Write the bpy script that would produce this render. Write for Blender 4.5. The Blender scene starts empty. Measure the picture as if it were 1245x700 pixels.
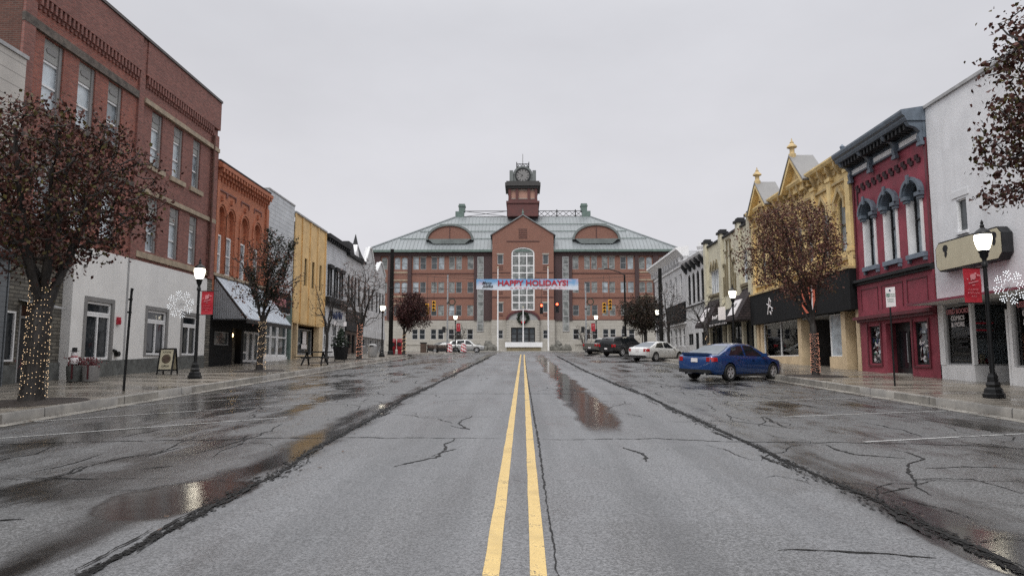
import bpy, bmesh, math, random
from mathutils import Vector, Matrix

# ---------------------------------------------------------------- basics
RND = random.Random(11)
sc = bpy.context.scene
COL = sc.collection
S = 0.033856
WALK = 0.12                      # sidewalk height above the street plane
FX_L, FX_R = -16.7, 15.5         # facade planes of the two rows
KERB = 10.4


def gz(y):                       # height of the street's centre line (it climbs towards the courthouse)
    if y < 70: return S * y
    if y < 150: return S * 70 + 0.0243 * (y - 70)
    return S * 70 + 0.0243 * 80


def rz(x, y):                    # crowned carriageway
    return gz(y) - 0.08 * min(1.0, (abs(x) / KERB)) ** 2


def sw(y): return gz(y) + WALK


def thing(name, label, cat, loc=(0, 0, 0), rot=0.0, group=None):
    o = bpy.data.objects.new(name, None)
    COL.objects.link(o)
    o.location = loc
    o.rotation_euler = (0, 0, rot)
    o.empty_display_size = 0.3
    o['label'] = label
    o['category'] = cat
    if group: o['group'] = group
    return o


def tag(o, label, cat, group=None):
    o['label'] = label
    o['category'] = cat
    if group: o['group'] = group
    return o


def dup(root, loc=None, rot=None, label=None):
    r = root.copy(); COL.objects.link(r)
    if loc is not None: r.location = loc
    if rot is not None: r.rotation_euler = (0, 0, rot)
    if label: r['label'] = label
    for ch in list(root.children):
        c = ch.copy(); COL.objects.link(c); c.parent = r
        for g in list(ch.children):
            d = g.copy(); COL.objects.link(d); d.parent = c
    return r


class MB:
    """collects faces in world (or local) coordinates, then links them as ONE mesh"""
    def __init__(self):
        self.v = []; self.f = []; self.m = []

    def face(self, pts, mi=0):
        i = len(self.v)
        self.v.extend([tuple(p) for p in pts])
        self.f.append(tuple(range(i, i + len(pts)))); self.m.append(mi)

    def hexa(self, p, mi=0):     # 8 points: bottom ring 0-3, top ring 4-7
        i = len(self.v)
        self.v.extend([tuple(q) for q in p])
        for q in ((0, 3, 2, 1), (4, 5, 6, 7), (0, 1, 5, 4), (1, 2, 6, 5), (2, 3, 7, 6), (3, 0, 4, 7)):
            self.f.append(tuple(i + k for k in q)); self.m.append(mi)

    def box(self, P, u0, u1, d0, d1, z0, z1, mi=0):
        self.hexa([P(u0, d0, z0), P(u1, d0, z0), P(u1, d1, z0), P(u0, d1, z0),
                   P(u0, d0, z1), P(u1, d0, z1), P(u1, d1, z1), P(u0, d1, z1)], mi)

    def cbox(self, cx, cy, cz, sx, sy, sz, mi=0):
        self.box(lambda a, b, c: (a, b, c), cx - sx / 2, cx + sx / 2, cy - sy / 2, cy + sy / 2, cz - sz / 2, cz + sz / 2, mi)

    def prism(self, P, poly, d0, d1, mi=0):          # poly in (u,z)
        n = len(poly); i = len(self.v)
        self.v.extend([tuple(P(u, d0, z)) for u, z in poly])
        self.v.extend([tuple(P(u, d1, z)) for u, z in poly])
        self.f.append(tuple(i + k for k in range(n))); self.m.append(mi)
        self.f.append(tuple(i + n + k for k in reversed(range(n)))); self.m.append(mi)
        for k in range(n):
            k2 = (k + 1) % n
            self.f.append((i + k, i + n + k, i + n + k2, i + k2)); self.m.append(mi)

    def strip(self, A, B, mi=0):                       # quads between two polylines
        for k in range(len(A) - 1):
            self.face([A[k], A[k + 1], B[k + 1], B[k]], mi)

    def tube(self, pts, rad, n=6, cap=True, mi=0):
        rings = []
        m = len(pts)
        pts = [Vector(p) for p in pts]
        for k in range(m):
            t = (pts[min(k + 1, m - 1)] - pts[max(k - 1, 0)])
            if t.length < 1e-9: t = Vector((0, 0, 1))
            t.normalize()
            a = Vector((0, 0, 1)) if abs(t.z) < 0.9 else Vector((1, 0, 0))
            x = t.cross(a).normalized(); y = t.cross(x)
            r = rad[k] if isinstance(rad, (list, tuple)) else rad
            i = len(self.v)
            for j in range(n):
                an = 2 * math.pi * j / n
                self.v.append(tuple(pts[k] + x * (r * math.cos(an)) + y * (r * math.sin(an))))
            rings.append(i)
        for k in range(m - 1):
            for j in range(n):
                j2 = (j + 1) % n
                self.f.append((rings[k] + j, rings[k] + j2, rings[k + 1] + j2, rings[k + 1] + j)); self.m.append(mi)
        if cap:
            self.f.append(tuple(rings[0] + j for j in reversed(range(n)))); self.m.append(mi)
            self.f.append(tuple(rings[-1] + j for j in range(n))); self.m.append(mi)

    def lathe(self, prof, c=(0, 0, 0), n=16, mi=0):    # prof: (r,z)
        rings = []
        for r, z in prof:
            i = len(self.v)
            for j in range(n):
                an = 2 * math.pi * (j + .5) / n
                self.v.append((c[0] + r * math.cos(an), c[1] + r * math.sin(an), c[2] + z))
            rings.append(i)
        for k in range(len(prof) - 1):
            for j in range(n):
                j2 = (j + 1) % n
                self.f.append((rings[k] + j, rings[k] + j2, rings[k + 1] + j2, rings[k + 1] + j)); self.m.append(mi)
        self.f.append(tuple(rings[0] + j for j in reversed(range(n)))); self.m.append(mi)
        self.f.append(tuple(rings[-1] + j for j in range(n))); self.m.append(mi)

    def blob(self, c, r, mi=0):                         # tiny octahedron
        i = len(self.v)
        x, y, z = c
        self.v.extend([(x + r, y, z), (x - r, y, z), (x, y + r, z), (x, y - r, z), (x, y, z + r), (x, y, z - r)])
        for q in ((0, 2, 4), (2, 1, 4), (1, 3, 4), (3, 0, 4), (2, 0, 5), (1, 2, 5), (3, 1, 5), (0, 3, 5)):
            self.f.append(tuple(i + k for k in q)); self.m.append(mi)

    def wall(self, P, u0, u1, z0, z1, d, depth, ops=(), mi=0, rmi=None, zslope=None):
        """facade sheet with real openings: ops = (u0,u1,z0,z1[,rise])"""
        if rmi is None: rmi = mi
        us = sorted({u0, u1} | {o[0] for o in ops} | {o[1] for o in ops})
        zs = sorted({z0, z1} | {o[2] for o in ops} | {o[3] for o in ops})
        us = [u for u in us if u0 - 1e-6 <= u <= u1 + 1e-6]; zs = [z for z in zs if z0 - 1e-6 <= z <= z1 + 1e-6]
        for a, b in zip(us, us[1:]):
            for c, e in zip(zs, zs[1:]):
                um, zm = (a + b) / 2, (c + e) / 2
                if any(o[0] < um < o[1] and o[2] < zm < o[3] for o in ops): continue
                self.face([P(a, d, c), P(b, d, c), P(b, d, e), P(a, d, e)], mi)
        for o in ops:
            a, b, c, e = o[:4]
            rise = o[4] if len(o) > 4 else 0
            e2 = e - rise
            q = d - depth
            self.face([P(a, d, c), P(a, q, c), P(a, q, e2), P(a, d, e2)], rmi)
            self.face([P(b, d, c), P(b, q, c), P(b, q, e2), P(b, d, e2)], rmi)
            self.face([P(a, d, c), P(b, d, c), P(b, q, c), P(a, q, c)], rmi)
            if rise <= 0:
                self.face([P(a, d, e), P(b, d, e), P(b, q, e), P(a, q, e)], rmi)
            else:
                arc = arc_pts(a, b, e2, rise)
                for (ua, za), (ub, zb) in zip(arc, arc[1:]):
                    self.face([P(ua, d, za), P(ub, d, zb), P(ub, d, e), P(ua, d, e)], mi)
                    self.face([P(ua, d, za), P(ub, d, zb), P(ub, q, zb), P(ua, q, za)], rmi)

    def build(self, name, mat, parent=None, smooth=False, keep_world=True, origin=None, bevel=0):
        me = bpy.data.meshes.new(name)
        o = bpy.data.objects.new(name, me)
        off = Vector((0, 0, 0))
        if parent is not None and keep_world:
            r = parent
            while r.parent is not None: r = r.parent
            off = Vector(r.location)
        elif origin is not None:
            off = Vector(origin); o.location = off
        vs = [(v[0] - off.x, v[1] - off.y, v[2] - off.z) for v in self.v] if off.length > 0 else self.v
        me.from_pydata(vs, [], self.f)
        mats = mat if isinstance(mat, (list, tuple)) else [mat]
        for m in mats: me.materials.append(m)
        if len(mats) > 1: me.polygons.foreach_set('material_index', self.m)
        bm = bmesh.new(); bm.from_mesh(me)
        bmesh.ops.recalc_face_normals(bm, faces=bm.faces)
        if smooth:
            bmesh.ops.remove_doubles(bm, verts=bm.verts, dist=1e-5)
            for f in bm.faces: f.smooth = True
            for e in bm.edges:
                if len(e.link_faces) == 2 and e.calc_face_angle(0) > math.radians(42): e.smooth = False
        bm.to_mesh(me); bm.free()
        COL.objects.link(o)
        if parent is not None: o.parent = parent
        return o


def arc_pts(a, b, zs, rise, n=12):
    m, w = (a + b) / 2, (b - a) / 2
    return [(m - w * math.cos(math.pi * k / n), zs + rise * math.sin(math.pi * k / n)) for k in range(n + 1)]


def PL(u, d, z): return (FX_L + d, u, z)
def PR(u, d, z): return (FX_R - d, u, z)
CY = 115.0
def PC(u, d, z): return (u, CY - d, z)
def ID(u, d, z): return (u, d, z)

# ---------------------------------------------------------------- materials
class NT:
    def __init__(self, name):
        self.m = bpy.data.materials.new(name); self.m.use_nodes = True
        self.t = self.m.node_tree; self.t.nodes.clear()
        self.out = self.n('ShaderNodeOutputMaterial')
        self.b = self.n('ShaderNodeBsdfPrincipled')
        self.l(self.b.outputs[0], self.out.inputs[0])
        self.pos = self.n('ShaderNodeNewGeometry').outputs['Position']

    def n(self, t, **k):
        x = self.t.nodes.new(t)
        for a, v in k.items(): setattr(x, a, v)
        return x

    def l(self, a, b): self.t.links.new(a, b)

    def put(self, sock, v):
        if hasattr(v, 'is_linked') or isinstance(v, bpy.types.NodeSocket): self.l(v, sock)
        else: sock.default_value = v

    def math(self, op, a, b=0.0, c=0.0, clamp=False):
        x = self.n('ShaderNodeMath', operation=op, use_clamp=clamp)
        self.put(x.inputs[0], a); self.put(x.inputs[1], b)
        if op in ('MULTIPLY_ADD', 'SMOOTH_MIN', 'WRAP'): self.put(x.inputs[2], c)
        return x.outputs[0]

    def vscale(self, vec, s):
        x = self.n('ShaderNodeMapping'); self.l(vec, x.inputs[0]); x.inputs['Scale'].default_value = s
        return x.outputs[0]

    def noise(self, vec, scale, detail=4, rough=.6, dist=0):
        x = self.n('ShaderNodeTexNoise'); self.l(vec, x.inputs['Vector'])
        x.inputs['Scale'].default_value = scale; x.inputs['Detail'].default_value = detail
        x.inputs['Roughness'].default_value = rough; x.inputs['Distortion'].default_value = dist
        return x.outputs['Fac']

    def ramp(self, v, a, b, c=0.0, d=1.0, smooth=True):
        x = self.n('ShaderNodeMapRange'); x.interpolation_type = 'SMOOTHSTEP' if smooth else 'LINEAR'
        self.put(x.inputs[0], v)
        for i, q in enumerate((a, b, c, d)): x.inputs[1 + i].default_value = q
        return x.outputs[0]

    def mix(self, f, a, b, mode='MIX'):
        x = self.n('ShaderNodeMix', data_type='RGBA', blend_type=mode)
        self.put(x.inputs[0], f)
        self.put(x.inputs[6], a if not isinstance(a, tuple) else (*a, 1)[:4])
        self.put(x.inputs[7], b if not isinstance(b, tuple) else (*b, 1)[:4])
        return x.outputs[2]

    def sep(self, v):
        x = self.n('ShaderNodeSeparateXYZ'); self.l(v, x.inputs[0]); return x.outputs

    def comb(self, a, b, c):
        x = self.n('ShaderNodeCombineXYZ')
        for i, q in enumerate((a, b, c)): self.put(x.inputs[i], q)
        return x.outputs[0]

    def bump(self, h, strength=.5, dist=.01, normal=None):
        x = self.n('ShaderNodeBump'); x.inputs['Strength'].default_value = strength; x.inputs['Distance'].default_value = dist
        self.l(h, x.inputs['Height'])
        if normal is not None: self.l(normal, x.inputs['Normal'])
        return x.outputs[0]

    def fin(self, col=None, rough=None, normal=None, **k):
        if col is not None: self.put(self.b.inputs['Base Color'], (*col, 1) if isinstance(col, tuple) else col)
        if rough is not None: self.put(self.b.inputs['Roughness'], rough)
        if normal is not None: self.l(normal, self.b.inputs['Normal'])
        for a, v in k.items(): self.put(self.b.inputs[a.replace('_', ' ')], v)
        return self.m


def sc3(c, f): return tuple(min(1.0, max(0.0, x * f)) for x in c)


def mat(name, col, rough=.6, var=.18, scale=1.2, bump=.15, bscale=30, metal=0.0, spec=.5, streak=.15, coat=0.0):
    t = NT(name)
    n1 = t.noise(t.pos, scale, 5, .65)
    c = t.mix(t.ramp(n1, .3, .7), sc3(col, 1 - var), sc3(col, 1 + var))
    if streak > 0:
        n2 = t.noise(t.vscale(t.pos, (2.6, 2.6, .16)), 1.0, 5, .65)
        c = t.mix(t.ramp(n2, .5, .78, 0, streak), c, sc3(col, .35))
    n3 = t.noise(t.pos, bscale, 3, .6)
    nb = t.bump(n3, bump, .02) if bump > 0 else None
    rr = t.ramp(n1, .2, .8, max(0.02, rough - .1), min(1, rough + .1))
    return t.fin(c, rr, nb, Metallic=metal, Specular_IOR_Level=spec, Coat_Weight=coat)


def brick(name, c1, c2, mortar, bw=.21, bh=.072, ms=.010, var=.25, bump=.5, stain=.3, patch=None):
    t = NT(name)
    x, y, z = t.sep(t.pos)
    v = t.comb(t.math('ADD', x, y), z, 0.0)
    b = t.n('ShaderNodeTexBrick'); t.l(v, b.inputs['Vector'])
    b.inputs['Scale'].default_value = 1; b.inputs['Brick Width'].default_value = bw; b.inputs['Row Height'].default_value = bh
    b.inputs['Mortar Size'].default_value = ms; b.inputs['Mortar Smooth'].default_value = .2; b.inputs['Bias'].default_value = 0
    b.inputs['Color1'].default_value = (*c1, 1); b.inputs['Color2'].default_value = (*c2, 1); b.inputs['Mortar'].default_value = (*mortar, 1)
    n = t.noise(t.pos, .7, 6, .65)
    c = t.mix(t.ramp(n, .3, .75, 0, var), b.outputs['Color'], sc3(c1, .45))
    n2 = t.noise(t.vscale(t.pos, (2.2, 2.2, .14)), 1.0, 5, .65)
    c = t.mix(t.ramp(n2, .52, .8, 0, stain), c, sc3(c1, .3))
    if patch:
        n4 = t.noise(t.pos, .35, 4, .6)
        c = t.mix(t.ramp(n4, .52, .66, 0, .6), c, patch)
    h = t.math('ADD', t.math('MULTIPLY', b.outputs['Fac'], -1.0), t.math('MULTIPLY', t.noise(t.pos, 45, 3), .5))
    return t.fin(c, .75, t.bump(h, bump, .012), Specular_IOR_Level=.35)


def siding(name, col, pitch=.2, axis='z', depth=.02, var=.15, rough=.55, streak=.25):
    """lapped boards (axis z) or ribbed sheet (axis u) as a bump profile"""
    t = NT(name)
    x, y, z = t.sep(t.pos)
    q = z if axis == 'z' else t.math('ADD', x, y)
    fr = t.math('FRACT', t.math('DIVIDE', q, pitch))
    if axis == 'z': h = t.math('SUBTRACT', 1.0, fr)
    else: h = t.ramp(t.math('ABSOLUTE', t.math('SUBTRACT', fr, .5)), .25, .4)
    n = t.noise(t.pos, .9, 5, .65)
    c = t.mix(t.ramp(n, .3, .7), sc3(col, 1 - var), sc3(col, 1 + var * .6))
    n2 = t.noise(t.vscale(t.pos, (2.4, 2.4, .13)), 1.0, 5, .65)
    c = t.mix(t.ramp(n2, .5, .8, 0, streak), c, sc3(col, .4))
    if axis == 'z':            # shade under each lap, painted as a dark line
        c = t.mix(t.ramp(fr, .9, .97, 0, .55), c, sc3(col, .25))
    return t.fin(c, rough, t.bump(h, 1.0, depth))


def pane(name, col=(.018, .022, .026), rough=.04, spec=.7, var=.3, wav=.06):
    t = NT(name)
    n = t.noise(t.pos, 1.3, 3)
    c = t.mix(t.ramp(n, .35, .7), sc3(col, 1 - var), sc3(col, 1 + var))
    return t.fin(c, rough, t.bump(t.noise(t.pos, 1.7, 2), wav, .05), Specular_IOR_Level=spec)


def emit(name, col, strength):
    t = NT(name)
    return t.fin(col, .4, None, Emission_Color=(*col, 1), Emission_Strength=strength)


def glass_clear(name):
    t = NT(name)
    tr = t.n('ShaderNodeBsdfTransparent'); tr.inputs[0].default_value = (.82, .85, .86, 1)
    gl = t.n('ShaderNodeBsdfGlossy'); gl.inputs['Roughness'].default_value = .02
    fr = t.n('ShaderNodeFresnel'); fr.inputs[0].default_value = 1.5
    ms = t.n('ShaderNodeMixShader'); t.l(t.math('MULTIPLY_ADD', fr.outputs[0], 1.0, .04, clamp=True), ms.inputs[0])
    t.l(tr.outputs[0], ms.inputs[1]); t.l(gl.outputs[0], ms.inputs[2]); t.l(ms.outputs[0], t.out.inputs[0])
    return t.m


M = {}
M['brickA'] = brick('brick_red', (.40, .125, .088), (.215, .066, .052), (.25, .18, .15), patch=(.20, .085, .075))
M['brickSide'] = brick('brick_old', (.17, .065, .045), (.09, .04, .03), (.16, .12, .1), var=.5, stain=.4)
M['brickB'] = brick('brick_brown', (.33, .13, .105), (.185, .072, .060), (.23, .16, .14))
M['brickOr'] = brick('brick_orange', (.60, .205, .105), (.42, .135, .075), (.34, .18, .12), var=.2)
M['brickC'] = brick('brick_court', (.29, .122, .085), (.215, .088, .063), (.22, .16, .13), stain=.12, var=.15, bump=.3)
M['brickCd'] = brick('brick_court_dark', (.085, .046, .046), (.06, .036, .037), (.08, .06, .06), stain=.1)
M['stoneC'] = brick('limestone_court', (.42, .40, .36), (.37, .35, .31), (.24, .23, .21), bw=1.1, bh=.5, ms=.012, stain=.15, var=.12)
M['ledge'] = brick('stacked_ledgestone', (.26, .24, .2), (.10, .095, .085), (.035, .033, .03), bw=.46, bh=.13, ms=.016, var=.5, bump=1.0)
M['stoneDark'] = mat('rusticated_stone', (.115, .095, .08), .8, .5, 4, .8, 14)
M['stoneBeige'] = mat('sandstone', (.36, .29, .21), .75, .25, 3, .3, 25, streak=.3)
M['stucco'] = mat('white_stucco', (.77, .76, .74), .8, .05, .8, .10, 60, streak=.14)
M['stuccoW'] = mat('painted_white_stucco', (.78, .785, .80), .8, .06, 1.1, .35, 12, streak=.16)
M['plinth'] = mat('dark_base_stone', (.11, .115, .11), .6, .4, 3, .3, 14, streak=.35)
M['red'] = mat('raspberry_paint', (.30, .062, .086), .6, .2, 1.1, .2, 30, streak=.3, spec=.3)
M['redDk'] = mat('dark_raspberry_paint', (.125, .022, .032), .5, .15, 1.5, .1, 30)
M['slate'] = mat('slate_blue_paint', (.125, .155, .19), .5, .2, 3, .1, 30, streak=.3)
M['slateLt'] = mat('grey_blue_paint', (.17, .21, .26), .45, .2, 3, .1, 30)
M['cream'] = mat('cream_stucco', (.60, .56, .43), .75, .12, .9, .15, 40, streak=.3)
M['creamDk'] = mat('tan_trim', (.20, .165, .10), .7, .2, 2, .2, 30)
M['yellow'] = mat('yellow_stone', (.80, .60, .285), .7, .2, 1.4, .3, 18, streak=.5)
M['yellowDk'] = mat('ochre_stone', (.52, .39, .20), .7, .25, 2, .3, 25, streak=.4)
M['tan'] = mat('tan_pillar_paint', (.68, .53, .34), .65, .12, 1.5, .1, 40, streak=.2)
M['white'] = mat('white_paint', (.82, .82, .82), .5, .06, 1.5, .06, 40, streak=.15)
M['whiteOld'] = mat('weathered_white_paint', (.58, .58, .585), .6, .12, 1.2, .2, 25, streak=.35)
M['grey'] = mat('grey_paint', (.22, .215, .21), .5, .1, 2, .08, 40)
M['greyLt'] = mat('light_grey_paint', (.34, .34, .34), .5, .12, 2, .08, 40)
M['black'] = mat('black_paint', (.016, .017, .018), .4, .3, 3, .08, 40, streak=.0)
M['blackMat'] = mat('black_board', (.0095, .010, .011), .7, .35, 1.5, .15, 20, streak=.25, spec=.2)
M['charcoal'] = mat('charcoal_trim', (.022, .023, .025), .6, .3, 3, .2, 30, streak=.2, spec=.3)
M['brownTrim'] = mat('brown_trim', (.085, .055, .04), .6, .25, 3, .15, 30)
M['maroon'] = mat('maroon_metal', (.085, .020, .024), .45, .2, 2, .1, 30)
M['roofFlat'] = mat('flat_roof', (.10, .10, .10), .85, .2, 1, .3, 20, streak=0)
M['coping'] = mat('metal_coping', (.085, .075, .07), .5, .2, 2, .1, 30)
M['copingLt'] = mat('pale_coping', (.38, .38, .38), .5, .2, 2, .1, 30)
M['sidingW'] = siding('white_clapboard', (.60, .61, .63), .22)
M['sidingP'] = siding('pale_panel_siding', (.50, .47, .43), .42, depth=.012)
M['sidingG'] = siding('grey_clapboard', (.115, .125, .135), .16)
M['sidingY'] = siding('yellow_ribbed_metal', (.82, .56, .26), .30, 'u', .03, streak=.35)
M['sidingM'] = siding('white_metal_siding', (.56, .58, .60), .30, 'z', .015)
M['ribGrey'] = siding('ribbed_grey_metal', (.30, .31, .33), .12, 'u', .02)
M['awning'] = mat('pale_awning_metal', (.50, .545, .60), .4, .1, 1.2, .05, 30, streak=.1)
M['shingle'] = brick('dark_shingles', (.062, .045, .046), (.036, .027, .029), (.012, .01, .01), bw=.3, bh=.16, ms=.02, bump=1.0)
M['glass'] = pane('dark_window_glass', spec=.5)
M['glassGrey'] = pane('grey_window_glass', (.055, .065, .07), .06, .6)
M['glassBlind'] = pane('window_with_pale_blind', (.60, .66, .70), .25, .5, .12, .02)
M['glassBlind2'] = pane('window_with_half_blind', (.34, .38, .41), .12, .6, .35, .03)
M['glassCourt'] = pane('courthouse_window_glass', (.20, .212, .205), .12, .6, .5, .03)
M['clear'] = glass_clear('clear_shop_glass')
M['greyPanel'] = mat('grey_window_panel', (.30, .30, .285), .55, .08, 2, .06, 40)
M['blackFrame'] = mat('black_frame', (.012, .012, .013), .45, .2, 2, .04, 40, streak=0)
M['interior'] = mat('dark_interior', (.035, .032, .03), .8, .3, 1, 0, 20, streak=0)
M['copper'] = mat('green_patina', (.12, .17, .15), .6, .2, 2, .1, 30)
M['iron'] = mat('black_cast_iron', (.006, .0065, .007), .38, .3, 4, .1, 40, streak=0, spec=.35)
M['poleWood'] = mat('black_utility_pole', (.008, .0075, .007), .7, .4, 4, .3, 30, streak=0, spec=.2)
M['steel'] = mat('galvanised_steel', (.36, .37, .38), .4, .15, 2, .05, 40, metal=.4)
M['bannerRed'] = mat('red_vinyl', (.42, .018, .032), .5, .08, 2, .05, 20, streak=0)
M['ink'] = mat('white_print', (.78, .74, .74), .6, .02, 2, 0, 20, streak=0)
M['inkPink'] = mat('pink_print', (.62, .25, .27), .6, .05, 2, 0, 20, streak=0)
M['inkRed'] = mat('red_print', (.42, .02, .04), .6, .05, 2, 0, 20, streak=0)
M['inkBlack'] = mat('black_print', (.012, .012, .014), .6, .05, 2, 0, 20, streak=0)
M['inkNavy'] = mat('navy_letters', (.03, .045, .12), .5, .05, 2, 0, 20, streak=0)
M['inkGreen'] = mat('green_print', (.03, .16, .10), .6, .05, 2, 0, 20, streak=0)
M['concrete'] = mat('pale_concrete', (.34, .32, .285), .5, .2, 1.4, .3, 30, streak=.2)
M['globe'] = emit('lit_lamp_globe', (1.0, .92, .74), 6.0)
M['bulbWarm'] = emit('warm_light_bulb', (1.0, .70, .42), 1.4)
M['bulbRed'] = emit('orange_light_bulb', (1.0, .45, .30), 1.0)
M['bulbWhite'] = emit('cool_white_bulb', (.92, .96, 1.0), 1.15)
M['lampRed'] = emit('red_signal_lens', (1.0, .08, .035), 7.0)
M['porch'] = emit('porch_lamp', (1.0, .66, .30), 6.0)
M['soil'] = mat('wet_mulch', (.028, .021, .017), .7, .5, 8, .9, 40, streak=0)
M['gold'] = mat('beige_sign_face', (.56, .51, .37), .55, .06, 2, .05, 20, streak=.1)

for k_ in ('bulbWarm', 'bulbRed', 'bulbWhite'): M[k_].cycles.emission_sampling = 'NONE'      # too small to be worth sampling as lamps
# ---------------------------------------------------------------- ground
def structure(o, kind='structure'):
    o['kind'] = kind
    return o


CRACKS = [
 [(-6.05, 8.68), (-6.0, 9.1), (-6.01, 10.08)],
 [(-5.62, 8.38), (-5.52, 8.69), (-5.6, 9.41), (-5.36, 10.09)],
 [(-5.62, 8.38), (-4.96, 8.27)],
 [(-5.31, 9.67), (-5.17, 10.66)],
 [(-4.82, 8.89), (-4.42, 9.12)],
 [(-4.33, 9.75), (-4.39, 10.28), (-4.44, 11.31), (-4.5, 12.56), (-4.63, 13.59)],
 [(-10.2, 11.1), (-8.31, 11.17), (-7.06, 11.27), (-5.8, 11.38), (-4.53, 11.54), (-2.92, 11.62), (-1.87, 11.6), (-0.35, 11.49)],
 [(-6.79, 14.11), (-6.55, 15.69), (-6.42, 16.92)],
 [(-6.68, 11.75), (-6.62, 12.82)],
 [(-7.69, 17.65), (-8.15, 19.49), (-7.62, 20.49), (-6.32, 20.97), (-4.5, 20.52)],
 [(-5.63, 17.67), (-5.35, 18.86), (-5.26, 20.22)],
 [(-1.39, 13.18), (-1.0, 12.6), (-1.26, 13.82), (-1.06, 14.92)],
 [(-1.66, 9.07), (-1.23, 9.79), (-0.98, 10.44)],
 [(-1.23, 9.79), (-1.12, 11.58)],
 [(-4.72, 6.41), (-4.52, 6.45)],
 [(0.35, 11.45), (1.11, 11.43), (2.12, 11.54), (3.06, 11.32), (3.81, 11.24), (5.3, 11.26), (6.84, 11.15), (7.56, 10.86), (10.2, 10.7)],
 [(1.91, 5.62), (2.1, 5.54), (2.44, 5.61), (2.69, 5.48), (3.07, 5.41)],
 [(4.67, 10.99), (4.65, 10.14), (5.22, 9.81)],
 [(5.41, 10.72), (5.51, 10.33), (5.45, 9.81), (5.01, 9.42), (4.5, 8.38), (4.24, 7.52)],
 [(4.25, 7.92), (3.77, 7.61)],
 [(4.55, 8.38), (5.22, 8.39), (5.27, 7.63)],
 [(5.01, 9.04), (5.66, 9.25), (6.14, 9.2)],
 [(4.99, 14.89), (4.85, 14.01), (4.86, 12.99)],
 [(6.69, 14.17), (6.82, 12.89), (6.73, 12.08)],
 [(1.53, 10.67), (1.62, 10.1), (1.62, 9.44)],
 [(4.8, 20.2), (6.12, 19.92), (7.84, 20.22), (10.1, 20.1)],
 [(-10.1, 20.9), (-4.5, 20.52), (-2, 20.7), (1.54, 20.61), (3.22, 20.63), (4.42, 20.64)],
 [(6.67, 20.21), (6.86, 18.26), (7.02, 16.65)],
 [(6.84, 11.15), (7.37, 11.37), (7.47, 10.74)],
 [(-10, 31), (-5, 31.3), (0, 31.1), (6, 31.4), (9, 31.2)],
 [(-9, 42), (-2, 42.3), (4, 42.1), (9, 42.2)],
 [(5.2, 24.5), (5.9, 22.2), (5.6, 20.2)],
 [(-5.1, 26), (-5.6, 23.4), (-6.3, 21)],
 [(-7.2, 9.2), (-7.0, 10.1), (-7.3, 11.2)],
 [(6.4, 8.1), (6.6, 8.9), (6.1, 9.2)],
]
SEAMS = [
 [(-3.05, 2.5), (-3.0, 5.6), (-2.98, 6.54), (-3.04, 7.38), (-2.93, 8.59), (-3.08, 10.3), (-3.05, 11.79), (-3.09, 14.15), (-3.2, 18.88), (-3.12, 24.68), (-3.06, 35.68), (-2.9, 64.5), (-2.95, 80)],
 [(3.5, 2.5), (3.49, 5.11), (3.53, 6.17), (3.52, 6.73), (3.55, 7.51), (3.49, 8.37), (3.47, 9.31), (3.5, 10.69), (3.48, 12.85), (3.45, 16.14), (3.5, 20.18), (3.28, 24.6), (3.08, 35.56), (3.13, 72.9)],
 [(0.235, 3), (0.23, 8.3), (0.24, 10.86), (0.22, 16.58), (0.17, 31.5), (.16, 60)],
]


def resample(pl, step, jit, seed):
    r = random.Random(seed)
    out = []
    for (x0, y0), (x1, y1) in zip(pl, pl[1:]):
        L = math.hypot(x1 - x0, y1 - y0); n = max(1, int(L / step))
        for k in range(n):
            t = k / n
            out.append((x0 + (x1 - x0) * t + r.uniform(-jit, jit), y0 + (y1 - y0) * t + r.uniform(-jit, jit)))
    out.append(pl[-1])
    return out


def ribbon(mb, pl, w, lift, seed, ragged=.5):
    r = random.Random(seed)
    A, B = [], []
    n = len(pl)
    for k, (x, y) in enumerate(pl):
        a = pl[max(0, k - 1)]; b = pl[min(n - 1, k + 1)]
        dx, dy = b[0] - a[0], b[1] - a[1]; L = math.hypot(dx, dy) or 1
        nx, ny = -dy / L, dx / L
        t = min(1, 4 * min(k, n - 1 - k) / max(1, n - 1) + .25)
        wl = w * t * r.uniform(1 - ragged, 1 + ragged); wr = w * t * r.uniform(1 - ragged, 1 + ragged)
        A.append((x + nx * wl, y + ny * wl, rz(x + nx * wl, y) + lift)); B.append((x - nx * wr, y - ny * wr, rz(x - nx * wr, y) + lift))
    mb.strip(A, B)


def interp_seam(c, y):
    for (x0, y0), (x1, y1) in zip(c, c[1:]):
        if y0 <= y <= y1: return x0 + (x1 - x0) * (y - y0) / (y1 - y0)
    return c[-1][0]


def frange(a, b, s):
    n = max(1, int(round((b - a) / s)))
    return [a + (b - a) * k / n for k in range(n + 1)]


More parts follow.
